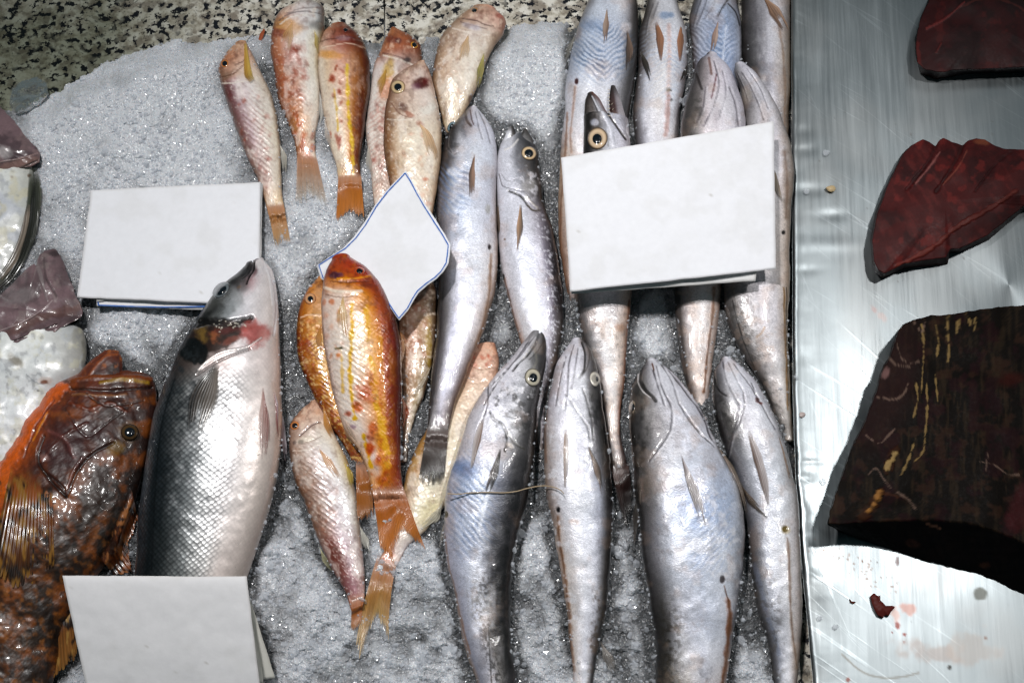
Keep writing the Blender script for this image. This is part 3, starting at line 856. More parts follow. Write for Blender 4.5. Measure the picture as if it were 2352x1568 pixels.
# ------------------------------------------------------------------ steel sheet on the right
def build_sheet():
    st = 3.5
    ys = np.arange(-260, 2010, st); nx = 230
    u = np.linspace(0, 1, nx) ** 1.25
    Y = np.repeat(ys[:, None], nx, 1); xe = sheet_edge(ys)[:, None]
    xe = xe + 2.0 * (fbm(ys * .02, ys * 0, 91, 3)[:, None] - .5)
    X = xe + (2620 - xe) * u[None]
    e = X - xe
    Z = 16 + 0 * X
    # rolled left edge with dents from use
    Z = Z - 9 * np.exp(-e / 5.0)
    dn = fbm(Y * .02 + 3, X * .012, 93, 3) - .5
    Z = Z + 2.6 * dn * np.exp(-e / 45.0)
    for (x, y, rx, ry, h) in ((1852, 437, 42, 14, -5), (1905, 495, 34, 12, -4), (1832, 820, 20, 16, -4), (1848, 1096, 24, 12, -5), (1862, 1060, 40, 6, -2.5), (1850, 1040, 30, 16, 3),
                              (1836, 1180, 18, 24, -4), (1862, 1300, 26, 20, 4), (1872, 1400, 20, 40, -4), (1845, 300, 22, 14, -4), (1848, 345, 26, 12, -4), (1850, 1230, 18, 20, -5), (1880, 560, 90, 16, 3), (1850, 620, 30, 10, -3)):
        Z = Z + bump2(X, Y, x, y, rx, ry, h * .4)
    Z = Z + 5 * (fbm(X * .004, Y * .004, 95, 2) - .5) * sstep(0, 60, e)
    P = Paint(X.ravel(), Y.ravel(), np.ones(X.size), '949b9e')
    P.prm[:, 0] = 1.0; P.prm[:, 1] = 1.0
    def stain(w, color, rough=1.0):
        P.mix(w, color); P.prm[:, 0] = np.minimum(P.prm[:, 0], 1 - .85 * np.clip(w, 0, 1))
    px, py = P.px, P.py
    def sblob(x, y, rx, ry, color, k, ang=0, nz=.6, ns=.05, soft=.5):
        a = math.radians(ang); dx = px - x; dy = py - y
        uu = (dx * math.cos(a) + dy * math.sin(a)) / rx; vv = (-dx * math.sin(a) + dy * math.cos(a)) / ry
        r = np.hypot(uu, vv) + nz * 2 * (fbm(px * ns, py * ns, int(x) % 89, 4, .6) - .5)
        stain((1 - sstep(1 - soft, 1 + soft * .5, r)) * k, color)
    # watery blood smears, dried specks and drips left by the cuts
    sblob(2008, 711, 12, 6, 'b07a70', .45, 50, .8, .12); sblob(2025, 725, 8, 14, 'c09a90', .35, -20, .8, .12)
    sblob(2085, 1398, 20, 13, 'c08c7e', .62, 20, .6, .1); sblob(2056, 1412, 9, 18, 'c29a8c', .5, -12, .7, .12)
    sblob(2062, 1436, 5, 10, '8a3a2c', .85, -15, .5, .2); sblob(2049, 1452, 2.5, 3, '7a2e24', .9); sblob(2078, 1456, 4, 3.5, '8a3a2c', .9); sblob(2077, 1474, 3, 3, '7a3a2c', .8)
    sblob(2140, 1500, 80, 26, 'a09088', .45, 5, .9, .03); sblob(2230, 1490, 60, 36, 'a89a90', .35, -10, .9, .03)
    sblob(2264, 1464, 4, 5, '7a4a30', .8); sblob(2181, 1531, 4, 5, '33302a', .9); sblob(1948, 1560, 4, 4, '8a4a3c', .8)
    sblob(2252, 1364, 17, 15, '56584e', .8, 0, .25, .06, .25)
    sblob(2061, 1288, 5, 12, '4a2018', .7, 0, .4, .2)
    for k in range(60):
        x = rng.normal(1990, 62); y = 1270 + (x - 1930) * .42 + rng.normal(0, 15) + 12
        sblob(x, y, rng.uniform(1.5, 4), rng.uniform(1.2, 2.2), '7a5a48', rng.uniform(.4, .85), rng.uniform(0, 180), .3, .2)
    for k in range(40):
        sblob(rng.uniform(1850, 2340), rng.uniform(0, 1560), rng.uniform(1.2, 2.6), rng.uniform(1.2, 2.6), '5c5650', rng.uniform(.4, .8))
    d = segdist(px, py, resample([(1934, 1502), (1950, 1517), (1972, 1536), (2000, 1550), (2040, 1556), (2080, 1552), (2110, 1544)], 30, True))
    stain((1 - sstep(1, 3.5, d)) * .55, '807a70')
    stain(.22 * sstep(.5, .8, fbm(px * .006, py * .006, 98, 4)), 'a8a6a4')
    P.prm[:, 1] = .76 + .45 * (fbm(px * .005, py * .004, 99, 4) - .5)
    V = W(X, Y, Z).reshape(-1, 3)
    n = len(V)
    # downturned edge
    Vl = []
    low = W(X[:, 0], Y[:, 0], Z[:, 0] - 34)
    V = np.r_[V, low]
    F = quads(len(ys), nx)
    i = np.arange(len(ys) - 1)
    lip = np.stack([n + i, n + i + 1, (i + 1) * nx, i * nx], 1)
    col = np.r_[P.c, np.tile(lin('b0b2b4'), (len(ys), 1))]; prm = np.r_[P.prm, np.ones((len(ys), 3))]
    o = mesh_obj('steel_sheet', V, np.r_[F, lip], MAT['brushed_steel'], None, col, None, True, prm)
    tag(o, 'brushed stainless steel sheet with scratches and dried stains under the tuna cuts', 'metal sheet')
    hm_add(X.ravel(), Y.ravel(), Z.ravel())
build_sheet()
# close holes of the height map between samples
for _ in range(2):
    m = HM <= -37.9
    nb = np.maximum.reduce([np.roll(HM, 1, 0), np.roll(HM, -1, 0), np.roll(HM, 1, 1), np.roll(HM, -1, 1)])
    HM[m] = nb[m]

# ------------------------------------------------------------------ red mullets
GM = 'red mullet laid out on the ice'
def mullet(label, x, y, rows, painter, silver=1.0, **kw):
    kw.setdefault('sat', 1.12); kw.setdefault('grade', (1.5, 1.68))
    t = thing('red_mullet', label, 'fish', x, y, 0, GM)
    kw.setdefault('k', .55)
    sd = int(x) % 50
    def both(P):
        painter(P)
        on = sstep(.16, .3, P.t) * (1 - sstep(.75, 1, np.abs(P.sx)))
        P.mottle('f2ecee', 22, .48, .72, .4 * silver, 300 + sd, on, 1.8); P.mottle('fbf6f6', 4.5, .60, .74, .3 * silver, 310 + sd, on)  # silvery streaks, with highlights painted into the skin colour
        P.mottle('8a5648', 5, .58, .76, .25, 320 + sd, on); P.mottle('6a3c30', 16, .62, .76, .3, 330 + sd)
        hd = 1 - sstep(.12, .2, P.t); P.mottle('7a4030', 9, .48, .78, .4, 340 + sd, hd); P.mottle('f0dcd0', 12, .54, .8, .45 * silver, 350 + sd, hd)  # pale mottle paints highlights on the gill plates
        ed = sstep(.80, 1.0, np.abs(P.sx)); P.mix(ed * .4, '7a4a28'); P.c = P.c * np.array([1.0, .99, .90])
    loft('body', t, rows, MAT['mullet_skin'], both, base='e0d2cc', lump=1.6, lscale=24, **kw)
    return t

def reds(P, n, x0, x1, y0, y1, color, r0, r1, k=.8, seed=0, ang=90):
    r = np.random.default_rng(seed)
    for _ in range(n):
        P.blob(r.uniform(x0, x1), r.uniform(y0, y1), r.uniform(r0, r1) * 1.5, r.uniform(r0, r1), color, k * r.uniform(.5, 1), ang + r.uniform(-40, 40), .7, .6, .12)

def scale_wave(P, region, axis, per, color, k, slope=.8, ang=0, depth=.6):
    ph = P.py - slope * np.abs(P.px - axis) + 8 * (fbm(P.px * .06, P.py * .06, 15) - .5)
    b = sstep(.3, .9, .5 + .5 * np.sin(ph / per * 2 * math.pi))
    P.mix(region * b * k, color); P.d += depth * region * b * P.up

# mullet behind, between the third and the big-eyed one
def p(P):
    P.table([(0, [(-1, 'b0704a'), (0, 'c07a58'), (1, 'a05a3a')]), (.12, [(-1, 'b87a5c'), (0, 'b87058'), (.6, 'a05a40'), (1, '8a4a34')]),
             (.24, [(-1, 'd8ccd0'), (0, 'cfc2c4'), (.6, 'b09088'), (1, '8a6a5c')]), (.34, [(-1, 'd8d2d6'), (-.2, 'dcd0cc'), (.3, 'c88a50'), (1, 'a06030')]),
             (.7, [(-1, 'e0d8d8'), (0, 'dcc0b8'), (1, 'b87a60')]), (1, [(-1, 'd8c8c0'), (0, 'c89a80'), (1, 'a06a4a')])])
    P.blob(900, 92, 16, 9, '8a3a30', .7, 10); P.blob(915, 94, 9, 6, '5a3040', .6)
    P.line([(880, 128), (905, 134), (930, 142), (950, 150)], 4, 'e8e0dc', .8, depth=1); P.line([(878, 122), (905, 127), (935, 138)], 2.5, '6a4a48', .6, depth=-2)
    P.blob(935, 138, 10, 8, '3a2a34', .8, 0, .6); P.blob(892, 160, 14, 30, 'c8a030', .7, 15); P.blob(885, 205, 22, 30, 'd87a3a', .55)
    reds(P, 16, 850, 885, 220, 420, 'b8584a', 3, 8, .55, 3)
    scale_wave(P, P.region(868, 340, 26, 120), 872, 11, 'b88078', .5)
t = mullet('pale mullet tucked behind the red-cheeked one, with a yellow-rimmed eye', 900, 150,
           [(898, 66, 908, 64), (884, 90, 945, 84), (872, 120, 968, 110), (858, 155, 970, 140), (850, 217, 955, 215), (841, 297, 945, 297), (845, 353, 930, 353), (852, 402, 915, 402), (859, 465, 900, 465), (868, 500, 893, 500)], p, k=.42, z0=-8, cap=(.6, .5))
eye(t, 952, 103, 10, 9, 20, 'c8862a', '8a4a20', pr=.55)
leaf(t, 'pectoral_fin', [(888, 158), (876, 190), (868, 220)], [10, 20, 8], 'd0a040', 'b88a30', a=.9, at=.5)
leaf(t, 'pelvic_fin', [(846, 330), (847, 370), (854, 410)], [4, 16, 5], 'd8d0c4', 'c8bcae', a=.8, at=.5)

# mullet with the blood-red cheek
def p(P):
    P.table([(0, [(-1, 'a8786a'), (0, 'c8a898'), (1, 'd0b0a4')]), (.1, [(-1, '8a6050'), (-.3, 'c8aca4'), (.4, 'd8c8c8'), (1, 'c8a8a0')]),
             (.25, [(-1, '805442'), (-.7, 'b09080'), (0, 'd4c0ba'), (.6, 'e0d4d4'), (1, 'd8c8c0')]),
             (.45, [(-1, '7a4828'), (-.8, 'a87c5c'), (-.4, 'dccabc'), (.2, 'e6dcd4'), (.8, 'e2d2c6'), (1, 'd0b8a4')]),
             (.8, [(-1, '8a5430'), (-.7, 'c09878'), (-.2, 'e2d2c6'), (.7, 'e0cfc4'), (1, 'c8aa94')]), (1, [(-1, 'a07050'), (0, 'd8c0b0'), (1, 'c0a088')])])
    P.blob(968, 192, 21, 14, '6a1c1c', .95, 10, .5, .3, .12); P.blob(955, 200, 12, 10, '8a5a78', .5); P.blob(978, 186, 10, 9, '8a2c28', .6)
    P.line([(899, 238), (920, 262), (950, 270), (985, 240)], 3, '8a5a50', .7, depth=-2)
    P.blob(925, 248, 16, 12, '6a3a34', .7, 30); P.blob(940, 262, 16, 6, 'b06a54', .7, 30); P.blob(985, 250, 22, 12, 'e8e4e4', .7, -20)
    P.line([(890, 275), (930, 275), (970, 262), (1005, 244)], 3, 'efe8e6', .6, depth=1.2)
    P.blob(965, 285, 12, 8, 'a8604a', .7, 25); reds(P, 14, 905, 1000, 300, 470, 'cf8a6a', 3, 8, .5, 5)
    P.blob(977, 412, 8, 5, 'c86a40', .8); P.blob(980, 468, 12, 6, 'c87a50', .7)
    P.mottle('a88a70', 12, .5, .75, .5, 7, sstep(.2, .5, P.t) * (1 - sstep(-.5, .1, P.sx)))
t = mullet('mullet with a blood-red blotch on its cheek and a big pale-ringed eye', 950, 300,
           [(955, 146, 975, 142), (925, 165, 985, 160), (900, 186, 994, 190), (890, 224, 1003, 230), (883, 270, 1011, 272), (880, 315, 1015, 315), (885, 367, 1012, 367), (894, 420, 1006, 420), (910, 480, 995, 483), (930, 560, 975, 560)], p, k=.5, z0=22, cap=(.6, .5))
eye(t, 914, 200, 17, 16, 0, 'd8bc90', '8a6a50', pr=.5)
leaf(t, 'pectoral_fin', [(962, 282), (978, 305), (992, 345), (1000, 372)], [9, 24, 24, 8], 'e2c6a0', 'd8a878', a=.95, at=.7, seed=2)

# mullet at the far right of the row
def p(P):
    P.table([(0, [(-1, 'a87a58'), (0, 'd0a898'), (1, 'c8887a')]), (.12, [(-1, 'a88870'), (-.2, 'c0a098'), (.5, 'd8b8b0'), (1, 'c09088')]),
             (.25, [(-1, '8a6c58'), (-.4, 'c8b4aa'), (.2, 'd8cccc'), (1, 'b8a090')]), (.5, [(-1, '907058'), (-.6, 'c8ac9c'), (0, 'e2d4ce'), (.6, 'e4dcd8'), (1, 'c8b8a8')]),
             (.85, [(-1, 'b09880'), (0, 'e0d4ca'), (1, 'c0ac98')]), (1, [(-1, 'a89880'), (0, 'd0c4b8'), (1, '908070')])])
    P.blob(1150, 36, 12, 7, 'c87870', .7); P.line([(1062, 42), (1090, 46), (1118, 58), (1134, 60)], 3, '6a4a48', .8, depth=-2.5)
    P.line([(1058, 50), (1085, 58), (1120, 66)], 3, '8a7070', .7, depth=-1.5); P.blob(1085, 62, 24, 8, 'b8b4c8', .7, 15)
    P.line([(1040, 66), (1075, 74), (1120, 80)], 3, 'efe6e6', .6, depth=1)
    P.mottle('a8887a', 14, .5, .72, .5, 9, 1 - sstep(-.3, .5, P.sx)); reds(P, 14, 1000, 1060, 100, 220, 'b8907c', 3, 7, .4, 9)
    P.blob(1082, 228, 8, 10, '50302c', .7)
t = mullet('mullet at the right end of the top row, its head tilted right', 1060, 130,
           [(1085, 19, 1140, 24), (1064, 32, 1162, 48), (1040, 55, 1158, 75), (1012, 88, 1138, 104), (998, 140, 1118, 140), (993, 185, 1102, 185), (1001, 220, 1086, 222), (1011, 255, 1064, 265), (1023, 301, 1045, 305)], p, k=.5, z0=-6, cap=(.35, .4))
eye(t, 1089, 24, 11, 8, 5, 'c88c50', '8a5a34', pr=.55)
leaf(t, 'pectoral_fin', [(1076, 80), (1068, 110), (1060, 145)], [10, 26, 22], 'd8b080', 'e0c098', a=.9, at=.45, seed=4)
leaf(t, 'pelvic_fin', [(1112, 122), (1104, 160), (1096, 205)], [8, 18, 8], 'a8a050', 'c8b868', a=.95, at=.7, seed=5)

# first mullet of the row
def p(P):
    P.table([(0, [(-1, 'b88060'), (0, 'd0a890'), (1, 'c89880')]), (.1, [(-1, 'b06a40'), (-.3, 'c89078'), (.3, 'd8b0a0'), (1, 'd0b0a0')]),
             (.2, [(-1, '8a6450'), (-.4, 'c0988a'), (.3, 'd8c4bc'), (1, 'd8c8c0')]), (.28, [(-1, '6a4844'), (-.7, '8a5a60'), (-.35, 'c8b4c0'), (.3, 'e2dce2'), (1, 'd0c4b8')]),
             (.55, [(-1, '7a5c50'), (-.7, '9c7478'), (-.3, 'd0bcc8'), (.3, 'e6dede'), (.8, 'e0d6cc'), (1, 'b0a090')]),
             (.8, [(-1, '8a6a58'), (-.4, 'd0b8b8'), (.3, 'e4dad8'), (1, 'c8b8a8')]), (1, [(-1, 'b08a60'), (0, 'dcc0a0'), (1, 'd0b090')])])
    P.line([(502, 178), (530, 172), (560, 150), (572, 145)], 3, '7a4a3c', .8, depth=-2.5); P.line([(540, 150), (560, 140), (570, 128)], 3, '6a3a34', .7, depth=-2)
    P.line([(510, 192), (545, 190), (590, 178)], 3, 'f0e8e4', .7, depth=1.5)
    P.mottle('8a4a4c', 16, .5, .66, .8, 11, P.region(540, 250, 24, 70, -12)); reds(P, 12, 540, 620, 210, 330, 'b8604c', 2.5, 6, .7, 12)
    reds(P, 16, 560, 630, 300, 430, 'b87068', 3, 8, .55, 13)
    scale_wave(P, P.region(585, 350, 40, 130), 560, 12, '9c7878', .55)
    P.blob(525, 172, 8, 20, '8a6a58', .5, 60)
t = mullet('leftmost mullet of the top row with a yellow fin crossing its head', 570, 280,
           [(540, 102, 566, 98), (515, 130, 580, 122), (501, 160, 592, 150), (506, 190, 606, 178), (516, 224, 628, 232), (540, 290, 641, 295), (565, 353, 645, 350), (593, 416, 646, 405), (608, 460, 649, 455), (616, 493, 655, 487)], p, k=.55, z0=[-12, -12, -2, 12], cap=(.4, .0))
eye(t, 516, 146, 10, 9, -50, 'd08040', '8a4a24', pr=.6)
leaf(t, 'pectoral_fin', [(563, 92), (566, 130), (570, 170), (580, 186)], [4, 11, 20, 14], 'b8862c', 'e0bc60', a=1, at=1, rag=False, lift=4, off=5)
leaf(t, 'pelvic_fin', [(642, 330), (652, 360), (654, 398)], [5, 16, 4], 'e0dcd0', 'c8c0b0', a=.85, at=.6, seed=6)
leaf(t, 'barbel', [(562, 96), (575, 82), (588, 68)], [3, 2.4, 1.5], 'c8c0b8', 'e0d8d0', rays=2, rag=False, off=4)
fan(t, 'tail_fin', [(616, 490), (655, 486)], [(634, 572), (650, 560), (669, 566)], 11, 'c07830', 'd8a868', 1, .7, rag=.2, seed=1, split=.15)

# second
def p(P):
    P.table([(0, [(-1, 'c0a8a0'), (0, 'd8d0d4'), (1, '8a8488')]), (.12, [(-1, '8a5844'), (-.6, 'c89a86'), (0, 'ddd2d8'), (.7, 'c8c8d0'), (1, '707074')]),
             (.3, [(-1, '9a5a44'), (-.6, 'c88a70'), (-.1, 'd4c0c4'), (.4, 'e6e2e8'), (1, 'c0b490')]),
             (.6, [(-1, '8a4a34'), (-.6, 'c47858'), (0, 'd8a898'), (.5, 'e6dede'), (1, 'd8d4d0')]), (.8, [(-1, '8a5a3a'), (-.4, 'd09060'), (.1, 'e0c0ac'), (1, 'd8ccc8')]),
             (1, [(-1, 'b07050'), (0, 'd8a898'), (1, 'd8ccc4')])])
    P.blob(660, 60, 20, 40, 'd09a58', .6, 100); P.blob(640, 75, 10, 34, 'a05040', .7, 95)
    reds(P, 26, 636, 700, 110, 270, 'a8482c', 4, 12, .75, 21); reds(P, 12, 670, 700, 260, 330, 'c8602c', 3, 7, .8, 22); reds(P, 8, 690, 720, 310, 370, 'b85030', 3, 8, .7, 23)
    P.line([(640, 48), (662, 32), (700, 26), (742, 34)], 3, '6c6068', .7, depth=-2.5); P.line([(644, 56), (672, 38), (705, 34)], 3, 'f4f0f0', .7, depth=1)
    P.line([(660, 30), (700, 18), (735, 18)], 3, '8a7c80', .6, depth=-1.5)
    P.blob(732, 60, 12, 34, '606064', .6, 100, .7)
    scale_wave(P, P.region(665, 250, 40, 90), 690, 12, 'b07860', .5)
t = mullet('second mullet of the top row with blunt silvery head and spreading pale tail', 690, 200,
           [(668, 14, 728, 7), (640, 32, 744, 20), (626, 65, 746, 50), (621, 112, 738, 100), (628, 157, 733, 157), (638, 224, 736, 215), (659, 280, 735, 258), (677, 329, 724, 320), (684, 374, 727, 376)], p, k=.55, z0=[-8, -8, 0], cap=(.12, 0))
leaf(t, 'pectoral_fin', [(672, 50), (662, 80), (656, 118)], [10, 28, 16], 'd8a060', 'e2bc8c', a=.9, at=.35, seed=8)
leaf(t, 'pelvic_fin', [(722, 70), (730, 100), (734, 128)], [6, 18, 8], 'c8a848', 'd8c888', a=.9, at=.7, seed=9)
leaf(t, 'anal_fin', [(734, 210), (738, 255), (733, 290)], [4, 14, 3], 'd8d4cc', 'e4e0d8', a=.9, at=.6, seed=10)
fan(t, 'tail_fin', [(684, 372), (727, 374)], [(677, 482), (712, 455), (755, 480)], 14, 'c47c40', 'd0b898', 1, .35, rag=.15, seed=2, mid=[(682, 420), (706, 415), (740, 420)])

# third, yellow striped
def p(P):
    P.table([(0, [(-1, 'c08a70'), (0, 'a86450'), (1, '8a4430')]), (.13, [(-1, 'd8c4bc'), (-.3, 'b88078'), (.3, 'a05a50'), (1, '7a3c28')]),
             (.28, [(-1, 'd8d4d4'), (-.6, 'ddc8b8'), (-.1, 'd8b0a8'), (.4, 'b88060'), (.8, '8a4a24'), (1, '5c2c12')]),
             (.6, [(-1, 'ddd0c8'), (-.3, 'e6dcda'), (.15, 'dcb8a0'), (.5, 'ae6c3c'), (.8, '8e4818'), (1, '5a2a0e')]),
             (.85, [(-1, 'e0d4cc'), (-.1, 'e6d8d0'), (.3, 'c88c50'), (.7, '9a521c'), (1, '6a3410')]), (1, [(-1, 'd8c0a8'), (0, 'd0a070'), (1, '8a4a1c')])])
    P.blob(755, 125, 12, 34, 'd89848', .6, 95); P.line([(733, 96), (765, 88), (800, 84), (838, 96)], 3, '6a3a38', .6, depth=-2.5)
    P.blob(800, 70, 14, 9, '7a3030', .6); P.blob(790, 88, 20, 7, 'b8a0b0', .5, 0); P.blob(810, 92, 10, 7, '8a2c28', .6)
    yl = [(797, 150), (798, 200), (800, 255), (806, 310), (810, 350), (812, 410)]
    P.line(yl, 9, 'd8b820', .85, .9, nz=.5); P.line([(768, 205), (773, 250), (776, 300)], 7, 'd8b020', .75, .9, nz=.6)
    reds(P, 14, 758, 790, 150, 340, 'b04a28', 3, 7, .85, 31); P.blob(764, 180, 12, 8, 'b04020', .7, 80); P.blob(777, 325, 14, 7, 'a84428', .7, 80)
    P.line([(740, 110), (800, 100), (842, 112)], 2.5, 'f0e4dc', .5, depth=1)
t = mullet('third mullet of the top row, orange-brown right flank with two yellow stripes', 790, 240,
           [(760, 58, 796, 57), (742, 80, 822, 78), (731, 118, 843, 118), (730, 155, 850, 158), (735, 205, 850, 205), (743, 266, 841, 265), (756, 330, 833, 330), (771, 378, 827, 378), (778, 420, 829, 420)], p, silver=.4, sat=1.35, grade=(1.7, 1.85), k=.58, z0=[-8, -8, 0], cap=(.22, 0))
eye(t, 794, 69, 7, 5, 0, '8a4a40', '5a2c24', pr=.7)
leaf(t, 'pelvic_fin', [(745, 270), (752, 310), (762, 345)], [3, 14, 4], 'ddd0c4', 'e2d4c8', a=.85, at=.6, seed=11)
fan(t, 'tail_fin', [(778, 418), (829, 418)], [(771, 514), (786, 505), (803, 488), (820, 498), (837, 502)], 13, 'b0641c', 'c87a2c', 1, .95, rag=.1, seed=3)

# mullet half under the diamond card
def p(P):
    P.table([(0, [(-1, '5a4030'), (0, '8a6a54'), (1, '6a5040')]), (.3, [(-1, 'a87860'), (-.2, 'b88a74'), (.5, 'b89a80'), (1, '5c4634')]),
             (.7, [(-1, '9a7058'), (0, 'b89a84'), (.6, '9c8458'), (1, '5a4430')]), (1, [(-1, '7a5a48'), (1, '4a3428')])])
    reds(P, 14, 925, 985, 690, 850, 'b06a58', 4, 9, .5, 41); P.blob(985, 790, 8, 70, 'c0a040', .5)
    P.mottle('d8ccc4', 9, .58, .75, .6, 43)
t = mullet('brownish mullet beside the bent hake, head under the diamond card', 955, 800,
           [(950, 640, 990, 635), (925, 680, 1003, 680), (915, 730, 1004, 725), (915, 790, 1000, 790), (918, 850, 990, 850), (925, 900, 975, 905), (926, 950, 955, 955), (925, 1000, 942, 1003), (922, 1060, 935, 1060)], p, k=.5, z0=-4)
leaf(t, 'dorsal_fin', [(992, 838), (968, 880), (945, 912)], [5, 12, 4], 'a89070', 'd8c8b0', a=.9, at=.7, seed=12)

# long pale one under the bent hake's tail
def p(P):
    P.table([(0, [(-1, 'b87a6a'), (0, 'dcb4a4'), (1, 'c8907a')]), (.1, [(-1, 'b88070'), (0, 'e2c4b8'), (1, 'd0a898')]), (.25, [(-1, 'a8805c'), (0, 'e4d0c4'), (1, 'dcc8bc')]),
             (.5, [(-1, 'a87838'), (-.7, 'c8a070'), (-.2, 'e4d8c8'), (1, 'e0d8cc')]), (.75, [(-1, 'b08c5c'), (-.6, 'd8c0b0'), (0, 'ece4d8'), (1, 'd8ccb8')]),
             (.93, [(-1, 'c08a6a'), (0, 'dcc8c8'), (1, 'c8c0c8')]), (1, [(-1, 'b06a40'), (0, 'd8a090'), (1, 'c8a8a0')])])
    reds(P, 8, 1085, 1125, 805, 850, 'c86a54', 3, 6, .7, 51); P.blob(1068, 1015, 11, 5, 'b84a40', .85, 20); reds(P, 14, 930, 1000, 1000, 1150, 'c88a70', 3, 7, .5, 52)
    P.line([(1060, 870), (1090, 880), (1120, 876)], 3, 'b8988c', .6, depth=-2); P.line([(1078, 838), (1105, 848), (1135, 842)], 2.5, '9a6a5c', .6, depth=-2)
    P.mottle('b8864c', 12, .5, .7, .6, 53, P.region(955, 1060, 40, 90, 20)); P.blob(985, 1175, 22, 40, 'e8dcb8', .6, 20)
    P.blob(895, 1270, 14, 14, 'c06038', .6); reds(P, 6, 875, 905, 1280, 1310, 'c04a38', 3, 6, .7, 54)
t = mullet("long cream and pink mullet under the bent hake's tail, its orange tail lowest", 1000, 1050,
           [(1092, 795, 1138, 790), (1075, 830, 1146, 830), (1052, 880, 1135, 895), (1020, 930, 1110, 965), (985, 980, 1085, 1030), (955, 1030, 1065, 1080), (932, 1090, 1035, 1140), (922, 1150, 1000, 1190), (912, 1195, 970, 1225), (892, 1245, 940, 1250), (870, 1285, 908, 1305)], p, k=.42, z0=[-14, -14, -8, 6], cap=(.25, 0))
leaf(t, 'pelvic_fin', [(1018, 1150), (1000, 1185), (966, 1214)], [6, 26, 8], 'e0d8c0', 'efe8d4', a=.9, at=.7, seed=13)
TAIL_LOW = t

# lower left mullet
def p(P):
    P.table([(0, [(-1, 'b88a74'), (0, 'd0a898'), (1, 'c8a090')]), (.08, [(-1, 'b08068'), (0, 'd8b8ac'), (1, 'd8c0b4')]), (.17, [(-1, '9a7868'), (-.3, 'c8b4b0'), (.3, 'dcd2d0'), (1, 'd8ccc0')]),
             (.3, [(-1, '8a7064'), (-.5, 'bca49c'), (0, 'dcd4dc'), (.5, 'e6e2e8'), (1, 'c8b080')]), (.55, [(-1, '8a6a5c'), (-.5, 'b89890'), (0, 'd0c4d0'), (.6, 'd4d0dc'), (1, 'a89c8c')]),
             (.78, [(-1, '7a3c34'), (-.3, 'a86a60'), (.2, 'c0a8b8'), (1, 'b8a8a8')]), (.92, [(-1, '8a4a44'), (0, 'b88a98'), (1, 'c0a0a0')]), (1, [(-1, 'a86040'), (0, 'c89068'), (1, 'b07a50')])])
    P.line([(688, 1000), (700, 990), (720, 974), (737, 968)], 4, '5a2a24', .9, depth=-3); P.blob(735, 945, 18, 10, 'c89880', .6)
    P.blob(676, 1016, 5, 5, '4a2c2c', .8); P.blob(700, 1010, 22, 9, 'e6dcd4', .8, -15); P.line([(672, 1035), (700, 1034), (735, 1018), (762, 1010)], 3, 'f0e8e4', .7, depth=1.5)
    P.line([(690, 1020), (715, 1012), (740, 1000)], 2.5, '8a6a60', .6, depth=-2); P.blob(690, 1014, 8, 6, '605048', .6)
    scale_wave(P, P.region(720, 1130, 45, 110, -12), 690, 13, '987468', .6); P.mottle('a07058', 14, .48, .68, .65, 61, P.region(705, 1140, 34, 110, -15))
    reds(P, 10, 700, 780, 1060, 1240, 'b87860', 3, 8, .5, 62); P.blob(778, 1280, 18, 50, '7a2c24', .6, -18, .8); P.blob(760, 1255, 10, 26, '8a3a30', .5, -18)
    P.line([(812, 1110), (822, 1160), (830, 1230), (836, 1310)], 8, 'b8b4c4', .4)
t = mullet('lower left mullet with a small orange eye, silvery pink scales and dark red hind part', 750, 1150,
           [(712, 924, 735, 920), (688, 945, 745, 940), (667, 975, 760, 975), (664, 1010, 775, 1010), (667, 1060, 797, 1055), (680, 1110, 812, 1105), (701, 1157, 821, 1150), (718, 1207, 826, 1200), (745, 1273, 833, 1270), (773, 1325, 838, 1322), (797, 1365, 838, 1362), (806, 1400, 835, 1385)], p, k=.5, z0=[-8, -8, -4, 14], cap=(.4, 0))
eye(t, 677, 977, 11, 10, -30, 'd88a50', '9a5a34', pr=.58)
leaf(t, 'pectoral_fin', [(733, 1030), (752, 1058), (780, 1100)], [9, 22, 8], 'e0b080', 'd8a070', a=.95, at=.6, seed=14)
leaf(t, 'pelvic_fin', [(790, 1060), (804, 1090), (808, 1120)], [6, 16, 5], 'd8c068', 'c8a840', a=.9, at=.8, seed=15)
leaf(t, 'anal_fin', [(826, 1205), (838, 1240), (848, 1272)], [4, 20, 4], 'e0dcd0', 'd0ccc0', a=.9, at=.6, seed=16)
leaf(t, 'dorsal_fin', [(734, 1255), (746, 1285), (764, 1312)], [3, 14, 3], 'd8d0a0', 'c8c088', a=.8, at=.4, seed=17)
fan(t, 'tail_fin', [(806, 1394), (836, 1384)], [(806, 1452), (828, 1440)], 8, 'a85a28', 'b87a40', 1, .9, seed=4)
# tail of the long pale mullet lies over the tip of the last one
fan(TAIL_LOW, 'tail_fin', [(868, 1282), (910, 1303)], [(812, 1500), (828, 1520), (846, 1452), (866, 1425), (880, 1440), (894, 1484)], 15, 'b0641c', 'd0a860', 1, .75, rag=.14, split=.16, seed=5, mid=[(838, 1360), (862, 1375), (888, 1385)], off=6)

